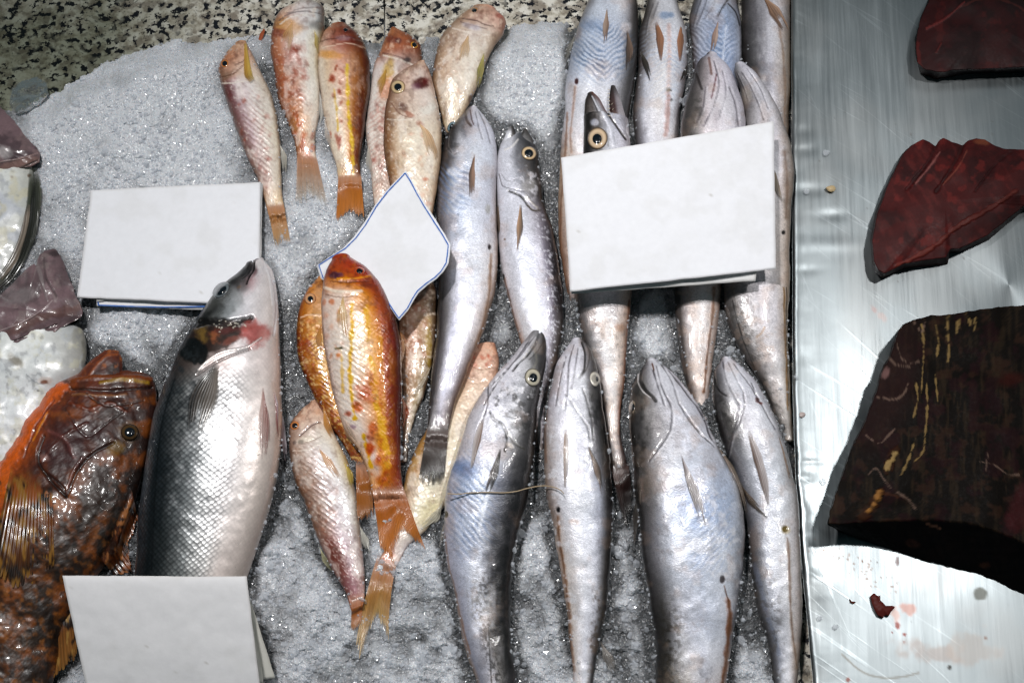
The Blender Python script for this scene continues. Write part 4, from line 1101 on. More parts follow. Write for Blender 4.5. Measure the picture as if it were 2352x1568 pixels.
# orange one behind the big one
def p(P):
    P.table([(0, [(-1, 'c88a60'), (0, 'd09a78'), (1, 'c88058')]), (.15, [(-1, 'a85c2c'), (-.3, 'd0a080'), (.4, 'dcb8a0'), (1, 'c89070')]), (.35, [(-1, '7a3a10'), (-.6, 'b06828'), (-.1, 'd8b080'), (.3, 'dcc0a0'), (1, 'c08040')]),
             (.7, [(-1, '8a4614'), (-.4, 'bc7830'), (.1, 'd8a860'), (1, 'a86828')]), (1, [(-1, '8a4a18'), (0, 'b87830'), (1, '9a5a20')])])
    P.mottle('a85a20', 8, .46, .62, .75, 71, sstep(.2, .35, P.t)); P.mottle('e8d4b0', 7, .56, .7, .6, 72, sstep(.15, .3, P.t))
    P.line([(690, 730), (712, 722), (740, 724)], 3, 'f0dcd0', .7, depth=1.2); P.blob(712, 738, 18, 6, 'c88a70', .6); reds(P, 10, 690, 735, 740, 850, 'c06a28', 3, 6, .7, 73)
    scale_wave(P, P.region(715, 860, 40, 140, -12), 735, 10, 'a05c20', .5)
t = mullet('slender orange-gold mullet half hidden behind the big orange mullet', 740, 850,
           [(728, 640, 752, 632), (706, 666, 765, 660), (688, 706, 775, 705), (681, 762, 782, 762), (682, 805, 786, 805), (694, 849, 790, 849), (711, 888, 796, 888), (730, 928, 806, 920), (750, 966, 818, 955), (778, 1005, 830, 985), (800, 1040, 842, 1030), (818, 1080, 850, 1075)], p, silver=.3, sat=1.5, grade=(1.7, 1.85), k=.5, z0=[0, 0, -4, -6], cap=(.4, 0))
eye(t, 713, 686, 13, 13, 0, 'd8a070', 'a86840', pr=.48)
leaf(t, 'pectoral_fin', [(737, 745), (732, 775), (737, 812)], [6, 16, 6], 'c08030', 'd89848', a=.95, at=.8, seed=18)
leaf(t, 'pelvic_fin', [(742, 925), (752, 975), (768, 1010)], [5, 18, 5], 'd09038', 'c07c28', a=.9, at=.7, seed=19)
fan(t, 'tail_fin', [(818, 1076), (852, 1072)], [(820, 1200), (840, 1195), (858, 1185)], 10, 'a86020', 'a0601c', 1, .95, seed=6)

# ------------------------------------------------------------------ hakes
GH = 'hake laid side by side on the ice'
def hake(label, x, y, rows, painter, **kw):
    t = thing('hake', label, 'fish', x, y, 0, GH)
    kw.setdefault('k', .68)
    sd = int(x) % 50
    def both(P):
        painter(P)
        P.mottle('6a676a', 3.2, .56, .76, .20, 400 + sd); P.mottle('f6f6fa', 40, .46, .74, .30, 410 + sd, 1 - sstep(.3, .8, np.abs(P.sx)), 2.2); P.mottle('8e8a90', 30, .54, .78, .22, 420 + sd, aspect=1.8)
        P.mottle('b49a88', 40, .56, .78, .25, 430 + sd)
    kw.setdefault('grade', (1.95, 2.15)); kw.setdefault('sat', 1.35)
    loft('body', t, rows, MAT['hake_skin'], both, base='d8d6dc', lump=3.0, lscale=52, **kw)
    return t

def belly_tan(P, pts, w, c='b08c70', k=.6):
    P.line(pts, w, c, k, .9, nz=.35, depth=.6); P.line(pts, w * .35, '8a5f45', k * .5, .8, nz=.4)

def vent(P, x, y, rx=4, ry=7, c='4a1a1c'):
    P.blob(x, y, rx, ry, c, .95, 0, .3, .1, .1, -1.5)

def folds(P, lines, c='6a666e', w=2.6, k=.55):
    for l in lines:
        P.line(l, w * 1.3, c, min(1, k * .95), .95, depth=-2.8, nz=.35); P.line([(a + w * 1.6, b + w * .4) for a, b in l], w * 1.6, 'f2f1f6', k * .35, .95, depth=1.2, nz=.35)

# far right, lowest in the heap
def p(P):
    P.table([(0, [(-1, '48403c'), (-.3, '6a6462'), (.4, '8a8280'), (1, '5a4c42')]), (.22, [(-1, '55504e'), (-.5, '8e8b90'), (0, 'c4c2c8'), (.5, 'd0ccd0'), (1, '8a7c70')]),
             (.5, [(-1, '504c4a'), (-.5, '757276'), (.1, 'c0bec6'), (.6, 'c4bcb8'), (1, '8a7864')]), (1, [(-1, '605a58'), (0, 'a8a4a6'), (1, '7a6a5c')])])
    P.line([(1712, 120), (1738, 170), (1765, 230), (1790, 300)], 8, '5c585a', .6, .9, nz=.4); P.line([(1790, 60), (1800, 140), (1803, 240), (1800, 320)], 7, 'a88c78', .6, .9, nz=.3)
t = hake("grey hake in the heap's top right corner along the steel edge, brown fin above", 1760, 120,
         [(1700, -90, 1810, -90), (1702, 20, 1815, 20), (1704, 100, 1815, 100), (1706, 180, 1814, 180), (1730, 260, 1812, 260), (1760, 330, 1810, 330), (1785, 420, 1808, 420)], p, z0=-26, k=.6)
leaf(t, 'pectoral_fin', [(1752, -10), (1778, 25), (1800, 60), (1808, 74)], [14, 30, 16, 4], '6a4a34', 'c09a80', seed=30)

# blue-bellied, at the top edge
def p(P):
    P.table([(0, [(-1, '5a5450'), (-.5, 'b0aeb8'), (.2, 'd4d4de'), (1, '8a888e')]), (.2, [(-1, '5a5452'), (-.6, 'b4b6c2'), (0, 'c8ccda'), (.6, 'b4bccc'), (1, '8a8890')]),
             (.5, [(-1, '6a5a54'), (-.75, 'a8acbc'), (-.2, '98a8c4'), (.4, '8e9fc0'), (.85, 'b0b4c2'), (1, '807a7c')]), (1, [(-1, '807c80'), (0, 'b8bcc8'), (1, '807c80')])])
    P.line([(1648, 38), (1658, 20), (1672, 0)], 4, '2c2a30', .9, depth=-3); P.line([(1672, 8), (1692, 30), (1700, 58)], 4, '2a282e', .85, depth=-3)
    folds(P, [[(1612, -10), (1600, 30), (1592, 62)], [(1628, -15), (1616, 20), (1600, 60)], [(1646, -20), (1640, 10), (1618, 45)]])
    P.chevron(1640, 100, 52, 60, 1658, 12, 'dfe3ee', .5, -.8); P.line([(1668, 60), (1664, 100), (1660, 140)], 4, 'e0e4ee', .6)
t = hake('blue-bellied hake at the top edge, above the two heads', 1645, 60,
         [(1610, -80, 1680, -80), (1592, 0, 1690, 0), (1584, 45, 1701, 45), (1587, 90, 1703, 90), (1592, 150, 1702, 150), (1596, 220, 1695, 220), (1605, 320, 1680, 320)], p, z0=-10, k=.6)
leaf(t, 'pelvic_fin', [(1650, 48), (1643, 80), (1636, 124)], [6, 16, 8], '8a6a5c', 'd0b4a4', seed=31)

# big one at the top left of the right-hand heap
def p(P):
    P.table([(0, [(-1, 'a8a4a8'), (-.4, 'd8d8e0'), (.3, 'dcdce4'), (.75, '8e8a8c'), (1, '4a4442')]), (.14, [(-1, '8e8c90'), (-.5, 'd0d4de'), (.2, 'd8dce6'), (.7, '9c9698'), (.9, '5a5350'), (1, '3c3634')]),
             (.3, [(-1, 'a0a4b0'), (-.6, 'c8d0de'), (0, 'd4d8e4'), (.5, 'c8ccd8'), (.8, '7a7674'), (1, '3a3432')]), (.45, [(-1, 'c8c6cc'), (-.3, 'e4e4ea'), (.3, 'e2e2e8'), (.6, 'a8a6aa'), (1, '45403e')]),
             (.65, [(-1, 'c8a890'), (-.8, 'dcd0c8'), (-.2, 'e2e0e6'), (.5, 'bab8bc'), (1, '5a5450')]), (.9, [(-1, 'a8806a'), (-.4, 'c8b8b0'), (.4, 'b0a8a8'), (1, '5a4a44')]), (1, [(-1, '8a6a5a'), (1, '5a4a44')])])
    P.chevron(1382, 118, 66, 66, 1388, 13, '8094b4', .95, -.75, depth=-.4); P.blob(1362, 60, 16, 32, '7f95b8', .5, 100, .8)
    vent(P, 1324, 187, 5, 8, '6a1414'); belly_tan(P, [(1321, 200), (1315, 260), (1310, 320), (1312, 350)], 8, 'c8a898', .6)
    belly_tan(P, [(1302, 260), (1300, 320), (1292, 420), (1288, 560), (1305, 690)], 7, 'b8907a', .7)
    P.line([(1396, 12), (1400, 45), (1396, 70)], 2, 'b0b4c0', .5, depth=-1)
    P.blob(1440, 62, 14, 14, 'd8d4d8', .6)
t = hake('large hake at the heap\'s top left with blue bands across its white belly', 1380, 150,
         [(1375, -100, 1440, -102), (1360, -20, 1456, -22), (1345, 20, 1466, 20), (1322, 80, 1466, 80), (1308, 130, 1464, 130), (1301, 180, 1459, 180), (1297, 245, 1447, 245), (1290, 310, 1436, 310), (1286, 370, 1425, 370), (1283, 455, 1405, 455), (1283, 533, 1375, 533), (1293, 620, 1345, 620), (1306, 690, 1325, 690)], p, z0=-10, k=.6)
leaf(t, 'pelvic_fin', [(1394, 20), (1392, 55), (1387, 102)], [8, 16, 6], 'c0a898', '8a6c5a', seed=32)
leaf(t, 'pectoral_fin', [(1440, 70), (1446, 110), (1440, 168)], [12, 20, 5], '40362f', '8a7264', seed=33)
leaf(t, 'pectoral_fin', [(1322, 80), (1306, 115), (1297, 148)], [8, 14, 4], '6a645a', '9a968c', seed=34, a=.9, at=.5)
leaf(t, 'pelvic_fin', [(1306, 140), (1300, 158), (1298, 170)], [6, 8, 3], '201c1a', '2c2826', seed=35)

# belly up with two brown pelvic fins
def p(P):
    P.table([(0, [(-1, '6a6260'), (-.4, 'c4c2c6'), (.2, 'dadae0'), (1, '9a989c')]), (.1, [(-1, '504844'), (-.6, '9a9492'), (-.1, 'd4d4da'), (.5, 'dcdce2'), (1, 'a09c9c')]),
             (.25, [(-1, '6a605c'), (-.6, 'c8c8d0'), (0, 'e0dcdc'), (.6, 'dadce4'), (1, '90888a')]), (.45, [(-1, '55504e'), (-.7, 'a8a6ae'), (-.3, 'dcdce4'), (.3, 'e4e2e8'), (.8, 'b8b0ac'), (1, '5a524e')]),
             (.7, [(-1, '55504e'), (-.5, 'bab2b2'), (.1, 'e0dcdc'), (.7, 'd8ccc6'), (1, 'b09a90')]), (1, [(-1, '6a5c56'), (-.2, 'd0c4be'), (.6, 'dcd0cc'), (1, 'b0988c')])])
    P.blob(1527, 35, 16, 10, '8ea2c0', .7); P.blob(1543, 35, 8, 8, '8ea2c0', .7); P.blob(1508, 60, 18, 22, 'd4c8c4', .4)
    P.line([(1536, 60), (1537, 130), (1535, 200)], 13, 'd0a898', .55, .9); P.blob(1534, 206, 8, 7, '7a6030', .9); P.blob(1542, 230, 3.4, 3.4, '4a3a28', .9); P.blob(1541, 209, 2, 2, '3a2a20', .9)
    belly_tan(P, [(1535, 215), (1533, 255), (1528, 310)], 13, 'b87c6c', .75); P.chevron(1520, 140, 50, 90, 1536, 11, 'b4c0d4', .5, .7)
    belly_tan(P, [(1640, 660), (1636, 720), (1626, 800), (1616, 900)], 8, 'a87c62', .85)
    P.mottle('b8a090', 14, .52, .7, .3, 65, sstep(.6, .65, P.t)); P.line([(1560, 680), (1566, 780), (1580, 880)], 7, '5a5452', .5, .9)
    folds(P, [[(1500, 10), (1488, 45), (1482, 80)], [(1512, 5), (1500, 40)]], k=.4)
t = hake("belly-up hake with two brown pelvic fins, right of the blue-banded one", 1520, 150,
         [(1495, -40, 1545, -42), (1478, 40, 1565, 38), (1466, 90, 1578, 90), (1466, 150, 1578, 150), (1460, 200, 1571, 200), (1455, 260, 1563, 260), (1458, 325, 1560, 325), (1490, 420, 1590, 420), (1525, 520, 1640, 520), (1545, 600, 1658, 600), (1549, 662, 1657, 660), (1552, 732, 1650, 730), (1563, 830, 1638, 825), (1580, 890, 1631, 890), (1604, 960, 1627, 965)], p, z0=-14, k=.6)
leaf(t, 'pelvic_fin', [(1507, 52), (1516, 90), (1518, 140)], [6, 20, 5], '6a4a38', 'b07c5c', seed=36, rag=False)
leaf(t, 'pelvic_fin', [(1566, 58), (1563, 95), (1562, 142)], [6, 17, 5], 'b07c5c', '7a5238', seed=37, rag=False)
leaf(t, 'pectoral_fin', [(1470, 118), (1482, 145), (1494, 186)], [14, 16, 4], '2a2522', '45403a', seed=38)
leaf(t, 'pectoral_fin', [(1578, 150), (1572, 170), (1564, 188)], [10, 11, 3], '2a2522', '3a352f', seed=39)

# long one down the right side
def p(P):
    P.table([(0, [(-1, '8a8888'), (-.2, 'd4d2da'), (.5, 'dcdae2'), (1, 'b8b4bc')]), (.08, [(-1, '6a6462'), (-.4, 'b0acb0'), (.2, 'dcdae0'), (1, 'b0acb0')]),
             (.25, [(-1, 'a8a4a4'), (-.2, 'd4d2d8'), (.4, 'd0ccd0'), (.8, 'b4aaa4'), (1, '8a7e74')]), (.5, [(-1, '8a8688'), (0, 'd4d0d2'), (.7, 'd4cac4'), (1, 'a89282')]),
             (.68, [(-1, '6c6866'), (-.5, 'aaa6a6'), (0, 'd2ced2'), (.5, 'dad6da'), (.8, 'd0c4bc'), (1, '9c8468')]), (.85, [(-1, '605a56'), (-.3, 'b8b0ae'), (.3, 'd8d4d4'), (1, '9a8a74')]), (1, [(-1, '6a645e'), (0, 'b0aaa6'), (1, '7a7064')])])
    folds(P, [[(1702, 165), (1722, 195), (1742, 240), (1754, 275)], [(1692, 170), (1706, 200), (1716, 230)], [(1716, 158), (1745, 200), (1765, 250)]])
    P.blob(1714, 220, 16, 18, 'b0a8a0', .6); vent(P, 1800, 534, 5, 6, '3a2a2c')
    belly_tan(P, [(1802, 350), (1808, 420), (1806, 500)], 16, '9c8674', .5)
    P.line([(1800, 660), (1803, 740), (1806, 850), (1810, 940)], 5, 'a88050', .8, .9, nz=.3); P.line([(1806, 660), (1808, 800), (1812, 930)], 3, '6a5030', .7)
    P.mottle('6a625c', 8, .54, .68, .6, 66, sstep(.6, .7, P.t) * (1 - sstep(-.5, .2, P.sx))); P.mottle('b8a090', 16, .56, .7, .3, 67, sstep(.6, .7, P.t))
    P.line([(1682, 690), (1700, 760), (1735, 850), (1775, 930)], 3, '4a4442', .7, nz=.5); P.line([(1756, 752), (1748, 766), (1738, 774)], 5, 'b89878', .7)
t = hake("long hake down the heap's right side, flank showing past and below the big card", 1765, 500,
         [(1688, 150, 1712, 148), (1686, 165, 1738, 172), (1697, 196, 1757, 198), (1708, 245, 1785, 245), (1712, 290, 1801, 290), (1715, 340, 1817, 340), (1710, 400, 1825, 400), (1695, 480, 1818, 480), (1675, 560, 1814, 560), (1662, 640, 1813, 640), (1663, 690, 1812, 690), (1680, 767, 1810, 767), (1708, 820, 1811, 820), (1743, 872, 1814, 872), (1774, 942, 1818, 942), (1802, 1010, 1824, 1010)], p, z0=[30, 20, 0, -8, -12], k=.55, cap=(.6, .4))
leaf(t, 'pectoral_fin', [(1776, 392), (1784, 430), (1796, 462)], [10, 16, 4], '6a5c50', 'a89684', seed=40, rag=False)

# short head on top
def p(P):
    P.table([(0, [(-1, '4c4646'), (-.4, 'b8b0b4'), (.3, 'd8d4dc'), (1, 'c8c4cc')]), (.1, [(-1, '504a4a'), (-.5, 'a8a0a2'), (0, 'd8d0d6'), (.6, 'd4d0da'), (1, 'b8b4be')]),
             (.3, [(-1, '605a58'), (-.6, '8c8684'), (-.2, 'd0c8cc'), (.4, 'd8d4da'), (1, 'bab6be')]), (1, [(-1, '6a6462'), (0, 'd0ced4'), (1, 'a8a4a8')])])
    P.line([(1606, 136), (1600, 160), (1606, 190), (1612, 204)], 7, '5a4e4c', .85, depth=-2); P.line([(1628, 134), (1632, 155), (1634, 170)], 7, 'a08078', .8); P.line([(1646, 170), (1640, 200), (1634, 225)], 4, '8a4a54', .75, depth=-2)
    folds(P, [[(1640, 140), (1652, 190), (1640, 240), (1616, 290)], [(1660, 160), (1668, 210), (1652, 270)], [(1676, 200), (1690, 240), (1696, 290)], [(1620, 200), (1616, 240), (1600, 280)]], '77727c', 3, .7)
    P.mottle('6c6866', 10, .45, .65, .6, 68, P.region(1588, 250, 28, 60))
t = hake('pinkish hake head resting on the blue-bellied hake, body hidden under the big card', 1640, 220,
         [(1622, 126, 1648, 126), (1602, 145, 1668, 145), (1596, 170, 1683, 170), (1584, 205, 1695, 205), (1571, 245, 1706, 245), (1563, 290, 1712, 290), (1570, 400, 1712, 400), (1590, 500, 1705, 500), (1615, 600, 1680, 590)], p, z0=[40, 30, 8], k=.52)
eye(t, 1574, 230, 6, 14, 18, '9aa0a4', '3a3634', pr=.6)

# open-mouthed one
def p(P):
    P.table([(0, [(-1, '3a302c'), (-.5, '5a504c'), (0, 'b0b0b8'), (.5, 'c0c0ca'), (1, 'a8a0a4')]), (.12, [(-1, '352c2a'), (-.4, '6a6666'), (.1, 'b8b8c0'), (.7, 'c8c4cc'), (1, 'a8a0a2')]),
             (.45, [(-1, '9a8a80'), (-.4, 'd0ccd0'), (.3, 'dcdade'), (.9, 'c8b8b0'), (1, '9a8070')]), (.62, [(-1, '55504e'), (-.5, 'b8b4b6'), (.1, 'dedad8'), (.7, 'd8cac2'), (1, '9a7058')]),
             (.8, [(-1, '6a6260'), (-.3, 'd4cac4'), (.4, 'dcd2cc'), (1, '9a6a58')]), (.93, [(-1, '605650'), (0, 'c8c0be'), (1, '6a4a44')]), (1, [(-1, '40302c'), (0, '6a5650'), (1, '35241f')])])
    P.mottle('b8a090', 18, .5, .7, .35, 76, sstep(.5, .55, P.t)); P.mottle('8a8686', 6, .52, .66, .35, 77, sstep(.5, .55, P.t))
    belly_tan(P, [(1444, 690), (1440, 790), (1432, 880), (1424, 950)], 5, 'a06a50', .8); P.blob(1422, 752, 16, 12, 'b88a6c', .5)
    P.line([(1365, 228), (1385, 260), (1402, 295), (1410, 335)], 7, 'c8c8d0', .9, depth=1.4); P.line([(1378, 228), (1398, 262), (1424, 300), (1438, 320)], 6, '3a2622', .9, depth=-2.5)
    P.line([(1392, 300), (1398, 318), (1396, 336)], 3, '55504c', .8, depth=-1); P.blob(1366, 282, 10, 8, 'b8bac6', .85)
t = hake("hake with a gaping toothed mouth and wide pale eye above the big card", 1395, 300,
         [(1342, 268, 1442, 276), (1339, 330, 1448, 330), (1335, 400, 1452, 400), (1325, 500, 1455, 500), (1320, 600, 1454, 600), (1322, 680, 1450, 680), (1330, 740, 1444, 740), (1348, 810, 1440, 800), (1370, 870, 1435, 870), (1385, 930, 1427, 930), (1396, 1000, 1424, 1000), (1402, 1060, 1438, 1060), (1412, 1110, 1447, 1110)], p, z0=[46, 30, 0, -4, -8, -10], k=.5, cap=(0.1, .3))
def p(P):
    P.table([(0, [(-1, '2e2624'), (0, '4a3c38'), (1, '7a4438')]), (.5, [(-1, '352c28'), (-.2, '5a504c'), (.4, 'a8a8b0'), (1, '6a4038')]), (1, [(-1, '352c28'), (0, '8a8688'), (.6, 'c0c0c8'), (1, '4a302c')])])
    P.line([(1360, 222), (1374, 248), (1392, 280)], 4, 'c0c0c8', .8, depth=1); P.line([(1354, 216), (1364, 236), (1372, 256)], 3, '1c1614', .7)
loft('upper_jaw', t, [(1349, 218, 1364, 214), (1344, 232, 1376, 226), (1342, 256, 1390, 252), (1341, 290, 1412, 290)], MAT['hake_skin'], p, k=.5, z0=[66, 50], cap=(.6, 0), base='4a4040', lump=.4)
def p(P):
    P.table([(0, [(-1, '241c1c'), (0, '403838'), (1, '5a5454')]), (.3, [(-1, '3a1e1c'), (-.2, '4a2e2c'), (.2, '8a8288'), (1, 'a8a0a4')]), (1, [(-1, '5a302a'), (-.3, '7a4a40'), (.2, 'd0ccd4'), (1, '9a9294')])])
lj = loft('lower_jaw', t, [(1403, 199, 1413, 199), (1399, 225, 1423, 222), (1400, 258, 1434, 258), (1412, 295, 1443, 295), (1430, 330, 1448, 330)], MAT['hake_skin'], p, k=.5, z0=[70, 60], cap=(.6, 0), base='8a8488', lump=.4)
def tooth(root, x, y, dx, dy, z, r=1.4):
    b = W(np.array(x, float), np.array(y, float), np.array(z, float)); tp = W(np.array(x + dx, float), np.array(y + dy, float), np.array(z + 2.0, float))
    V = [b + np.array([math.cos(a) * .3, math.sin(a), 0]) * r * S + np.array([0, 0, math.cos(a) * r * S]) for a in np.linspace(0, 2 * math.pi, 6, endpoint=False)] + [tp]
    mesh_obj('tooth', np.array(V), [(i, (i + 1) % 6, 6) for i in range(6)], MAT['tooth'], root, np.tile(lin('d8ccb8'), (7, 1)))
for k in range(8):
    tooth(lj, 1400 + .2 * k, 207 + k * 8.5, -6 - (k % 2) * 2, -2 + (k % 3), 92)
for k in range(4):
    tooth(lj, 1405 + 2 * k, 240 + k * 12, 4, -4, 96)
eye(t, 1372.5, 318, 23, 25, 10, 'dcc0a0', '5a4634', pr=.46, px=-1, py=1)
fan(t, 'tail_fin', [(1404, 1085), (1446, 1080)], [(1432, 1200), (1438, 1214), (1448, 1204), (1455, 1150)], 9, '3a2622', '140f10', 1, .9, root_c='5a4642', seed=7, rag=.15, dark=.3)

# second row: straight one with round eye
def p(P):
    P.table([(0, [(-1, 'dcdce2'), (-.5, 'd0d0d6'), (0, '7a7a7e'), (1, '45403e')]), (.06, [(-1, 'e0e0e6'), (-.5, 'd0d0d8'), (-.1, '8e8e94'), (.4, '6c6a6c'), (1, '3c3634')]),
             (.16, [(-1, 'dcdce4'), (-.4, 'd8d8e0'), (0, 'b0b0b8'), (.5, '8a8686'), (.85, '5a5250'), (1, '3a3432')]), (.24, [(-1, 'd8d8e0'), (0, 'e0e0e8'), (.4, 'b8b4bc'), (.75, '807880'), (1, '4a403e')]),
             (.45, [(-1, 'd8d4d8'), (-.3, 'e2e4ee'), (.15, 'dcdce6'), (.5, '9e98a8'), (.8, '6c6468'), (1, '4a403c')]), (.65, [(-1, 'c8a898'), (-.75, 'dcd8da'), (0, 'e0e2ea'), (.4, 'b8b4be'), (.8, '807672'), (1, '5a4e48')]),
             (.85, [(-1, 'b89a8a'), (-.3, 'dcd8dc'), (.4, 'a8a2a8'), (1, '5a504c')]), (1, [(-1, '5a504c'), (0, '8a7c78'), (1, '3a302c')])])
    P.line([(1145, 400), (1152, 425), (1180, 435), (1205, 440)], 3, '85838a', .7, depth=-2); P.line([(1150, 398), (1165, 415), (1200, 408)], 2.5, '9a989e', .6, depth=-1)
    P.line([(1168, 438), (1190, 446), (1204, 458), (1212, 470)], 6, '3a3436', .8, depth=-3); P.line([(1208, 448), (1222, 466), (1234, 478)], 4, 'c0bab4', .8, depth=2); P.line([(1212, 470), (1228, 484), (1240, 482)], 5, '6a5a44', .8, depth=-2)
    P.blob(1215, 425, 20, 16, 'bab6b4', .5); P.mottle('dcdae0', 10, .55, .7, .6, 83, P.region(1212, 420, 30, 40))
    P.line([(1160, 345), (1172, 340), (1190, 322)], 4, 'e0dcda', .8, depth=1)
    belly_tan(P, [(1160, 640), (1172, 690), (1186, 745), (1200, 800)], 7, 'b08a78', .7); vent(P, 1157, 636, 3, 7, '50302c'); P.blob(1160, 550, 3, 3, '8a6030', .8)
    P.mottle('efeff6', 5, .58, .68, .6, 84, sstep(.2, .3, P.t) * sstep(.2, .5, P.sx) * (1 - sstep(.7, .9, P.sx)))
t = hake("hake with an open black-rimmed mouth and round cream eye, left of the big card", 1215, 520,
         [(1162, 312, 1222, 318), (1149, 338, 1236, 352), (1141, 383, 1241, 400), (1140, 440, 1246, 455), (1143, 515, 1266, 520), (1149, 590, 1282, 590), (1158, 646, 1289, 646), (1172, 702, 1294, 702), (1188, 758, 1294, 758), (1202, 810, 1283, 815), (1215, 870, 1266, 873), (1224, 930, 1254, 930), (1230, 1000, 1252, 1000), (1234, 1070, 1248, 1070)], p, z0=[4, -2, -8, -12], k=.58, cap=(0.05, .4))
def p(P):
    P.table([(0, [(-1, '302c2a'), (0, '45403e'), (1, '3a3432')]), (.6, [(-1, '2a2624'), (-.3, '807e80'), (.3, '6a6868'), (1, '403a38')]), (1, [(-1, 'a8a8ac'), (0, '807e80'), (1, '45403e')])])
loft('upper_jaw', t, [(1203, 299, 1210, 297), (1194, 314, 1221, 316), (1184, 332, 1229, 332), (1178, 352, 1236, 352)], MAT['hake_skin'], p, k=.55, z0=[34, 8], cap=(.5, 0), lump=.3)
def p(P):
    P.table([(0, [(-1, '8a8688'), (0, '3a3634'), (1, '2a2624')]), (.3, [(-1, 'd8d8de'), (-.2, 'c0c0c6'), (.3, '3a3230'), (1, '241e1c')]), (1, [(-1, 'dcdce2'), (.4, 'd0d0d6'), (1, '8a8888')])])
loft('lower_jaw', t, [(1170, 292, 1180, 293), (1161, 310, 1186, 312), (1152, 332, 1184, 335), (1146, 352, 1180, 356)], MAT['hake_skin'], p, k=.55, z0=[34, 8], cap=(.5, 0), lump=.3)
eye(t, 1215, 352, 18, 16, 15, 'dcbf98', '4a3c30', pr=.55)
leaf(t, 'pectoral_fin', [(1196, 470), (1194, 520), (1189, 580)], [14, 17, 5], 'c8a080', '3a332c', seed=41)
leaf(t, 'pelvic_fin', [(1143, 470), (1145, 510), (1147, 540)], [4, 7, 3], '5a4a40', '8a7868', seed=42, rag=False)

# bent hake next to the diamond card
def p(P):
    P.table([(0, [(-1, '4f4a4c'), (-.3, '9c969c'), (.2, 'd0ced6'), (1, 'd8d8e0')]), (.07, [(-1, '4a4646'), (-.5, '6e6a6c'), (-.1, 'b4b2ba'), (.4, 'd8d8e2'), (1, 'c8c8d2')]),
             (.17, [(-1, '4a4444'), (-.7, '757072'), (-.3, 'b4b4be'), (.2, 'd4d8e2'), (.8, 'd8dae4'), (1, 'b0acb0')]), (.3, [(-1, '504a4a'), (-.8, '8a8890'), (-.4, 'b0b8c8'), (.2, 'd8dce8'), (.8, 'd4d4de'), (1, 'aca09c')]),
             (.5, [(-1, '4a4644'), (-.8, '807c7c'), (-.5, 'c8c8d0'), (.3, 'e2e4ec'), (.85, 'd8d2d2'), (1, 'a89284')]), (.68, [(-1, '4c4646'), (-.6, '8a8688'), (-.3, 'c8c8d4'), (.3, 'e2e2ea'), (.8, 'cfc4c2'), (1, 'a0806c')]),
             (.85, [(-1, '4a4240'), (-.5, '8c8688'), (0, 'd8d8e4'), (.5, 'c8c4cc'), (1, '8a6c5c')]), (.95, [(-1, '5a4e4a'), (0, 'b0acb4'), (1, '7a6458')]), (1, [(-1, '4a3c36'), (0, '80706c'), (1, '5a4a42')])])
    P.line([(1068, 258), (1072, 276), (1082, 288)], 7, '5a4444', .8, depth=-2); P.line([(1080, 252), (1084, 275), (1088, 285)], 4, '7a5c5c', .7, depth=-1.5)
    folds(P, [[(1092, 256), (1100, 290), (1108, 320)], [(1100, 254), (1116, 290), (1126, 330)], [(1020, 340), (1040, 355), (1052, 350)], [(1030, 300), (1026, 330), (1036, 350)]])
    P.mottle('4f4b4d', 14, .47, .66, .7, 86, P.region(1035, 310, 32, 50)); P.chevron(1042, 432, 40, 62, 1110, 15, '8798b8', .85, -.7, depth=-.5); P.blob(1040, 395, 16, 10, 'e0e2ec', .6)
    vent(P, 1125, 567, 4, 7, '4a2a2a'); belly_tan(P, [(1127, 585), (1124, 660), (1112, 730), (1092, 800), (1066, 880)], 10, 'b89880', .7)
    P.blob(1122, 480, 8, 12, 'a8a498', .5)
    P.line([(1018, 660), (1012, 740), (1004, 830), (992, 930)], 3, '5a5658', .6, nz=.5)
t = hake('bent hake touching the right corner of the diamond card, dark tail pointing down', 1075, 600,
         [(1072, 252, 1096, 247), (1045, 282, 1118, 275), (1024, 318, 1136, 316), (1013, 370, 1141, 365), (1005, 440, 1141, 440), (1002, 500, 1142, 500), (1004, 560, 1143, 560), (1008, 620, 1142, 615), (1007, 680, 1134, 675), (1004, 740, 1119, 735), (996, 810, 1095, 800), (988, 880, 1065, 875), (984, 940, 1042, 935), (981, 1000, 1026, 1000)], p, z0=[10, 4, 0, 8, 26], k=.58, cap=(.5, 0))
eye(t, 1038, 291, 9, 14, 35, '7a98a4', '3a3634', pr=.5)
leaf(t, 'pelvic_fin', [(1090, 355), (1084, 400), (1084, 462)], [10, 17, 8], '5a463c', 'b89078', seed=43)
fan(t, 'tail_fin', [(979, 998), (1028, 998)], [(960, 1108), (985, 1122), (1018, 1118)], 13, '4c3c36', '14120f', 1, .95, root_c='6a5c58', seed=8, rag=.12, split=.2, dark=.5)

# ------------------------------------------------------------------ paper cards
def at_height(x, y, z):
    """plan point seen at (x, y) when it lies at height z"""
    return W(x, y, z)

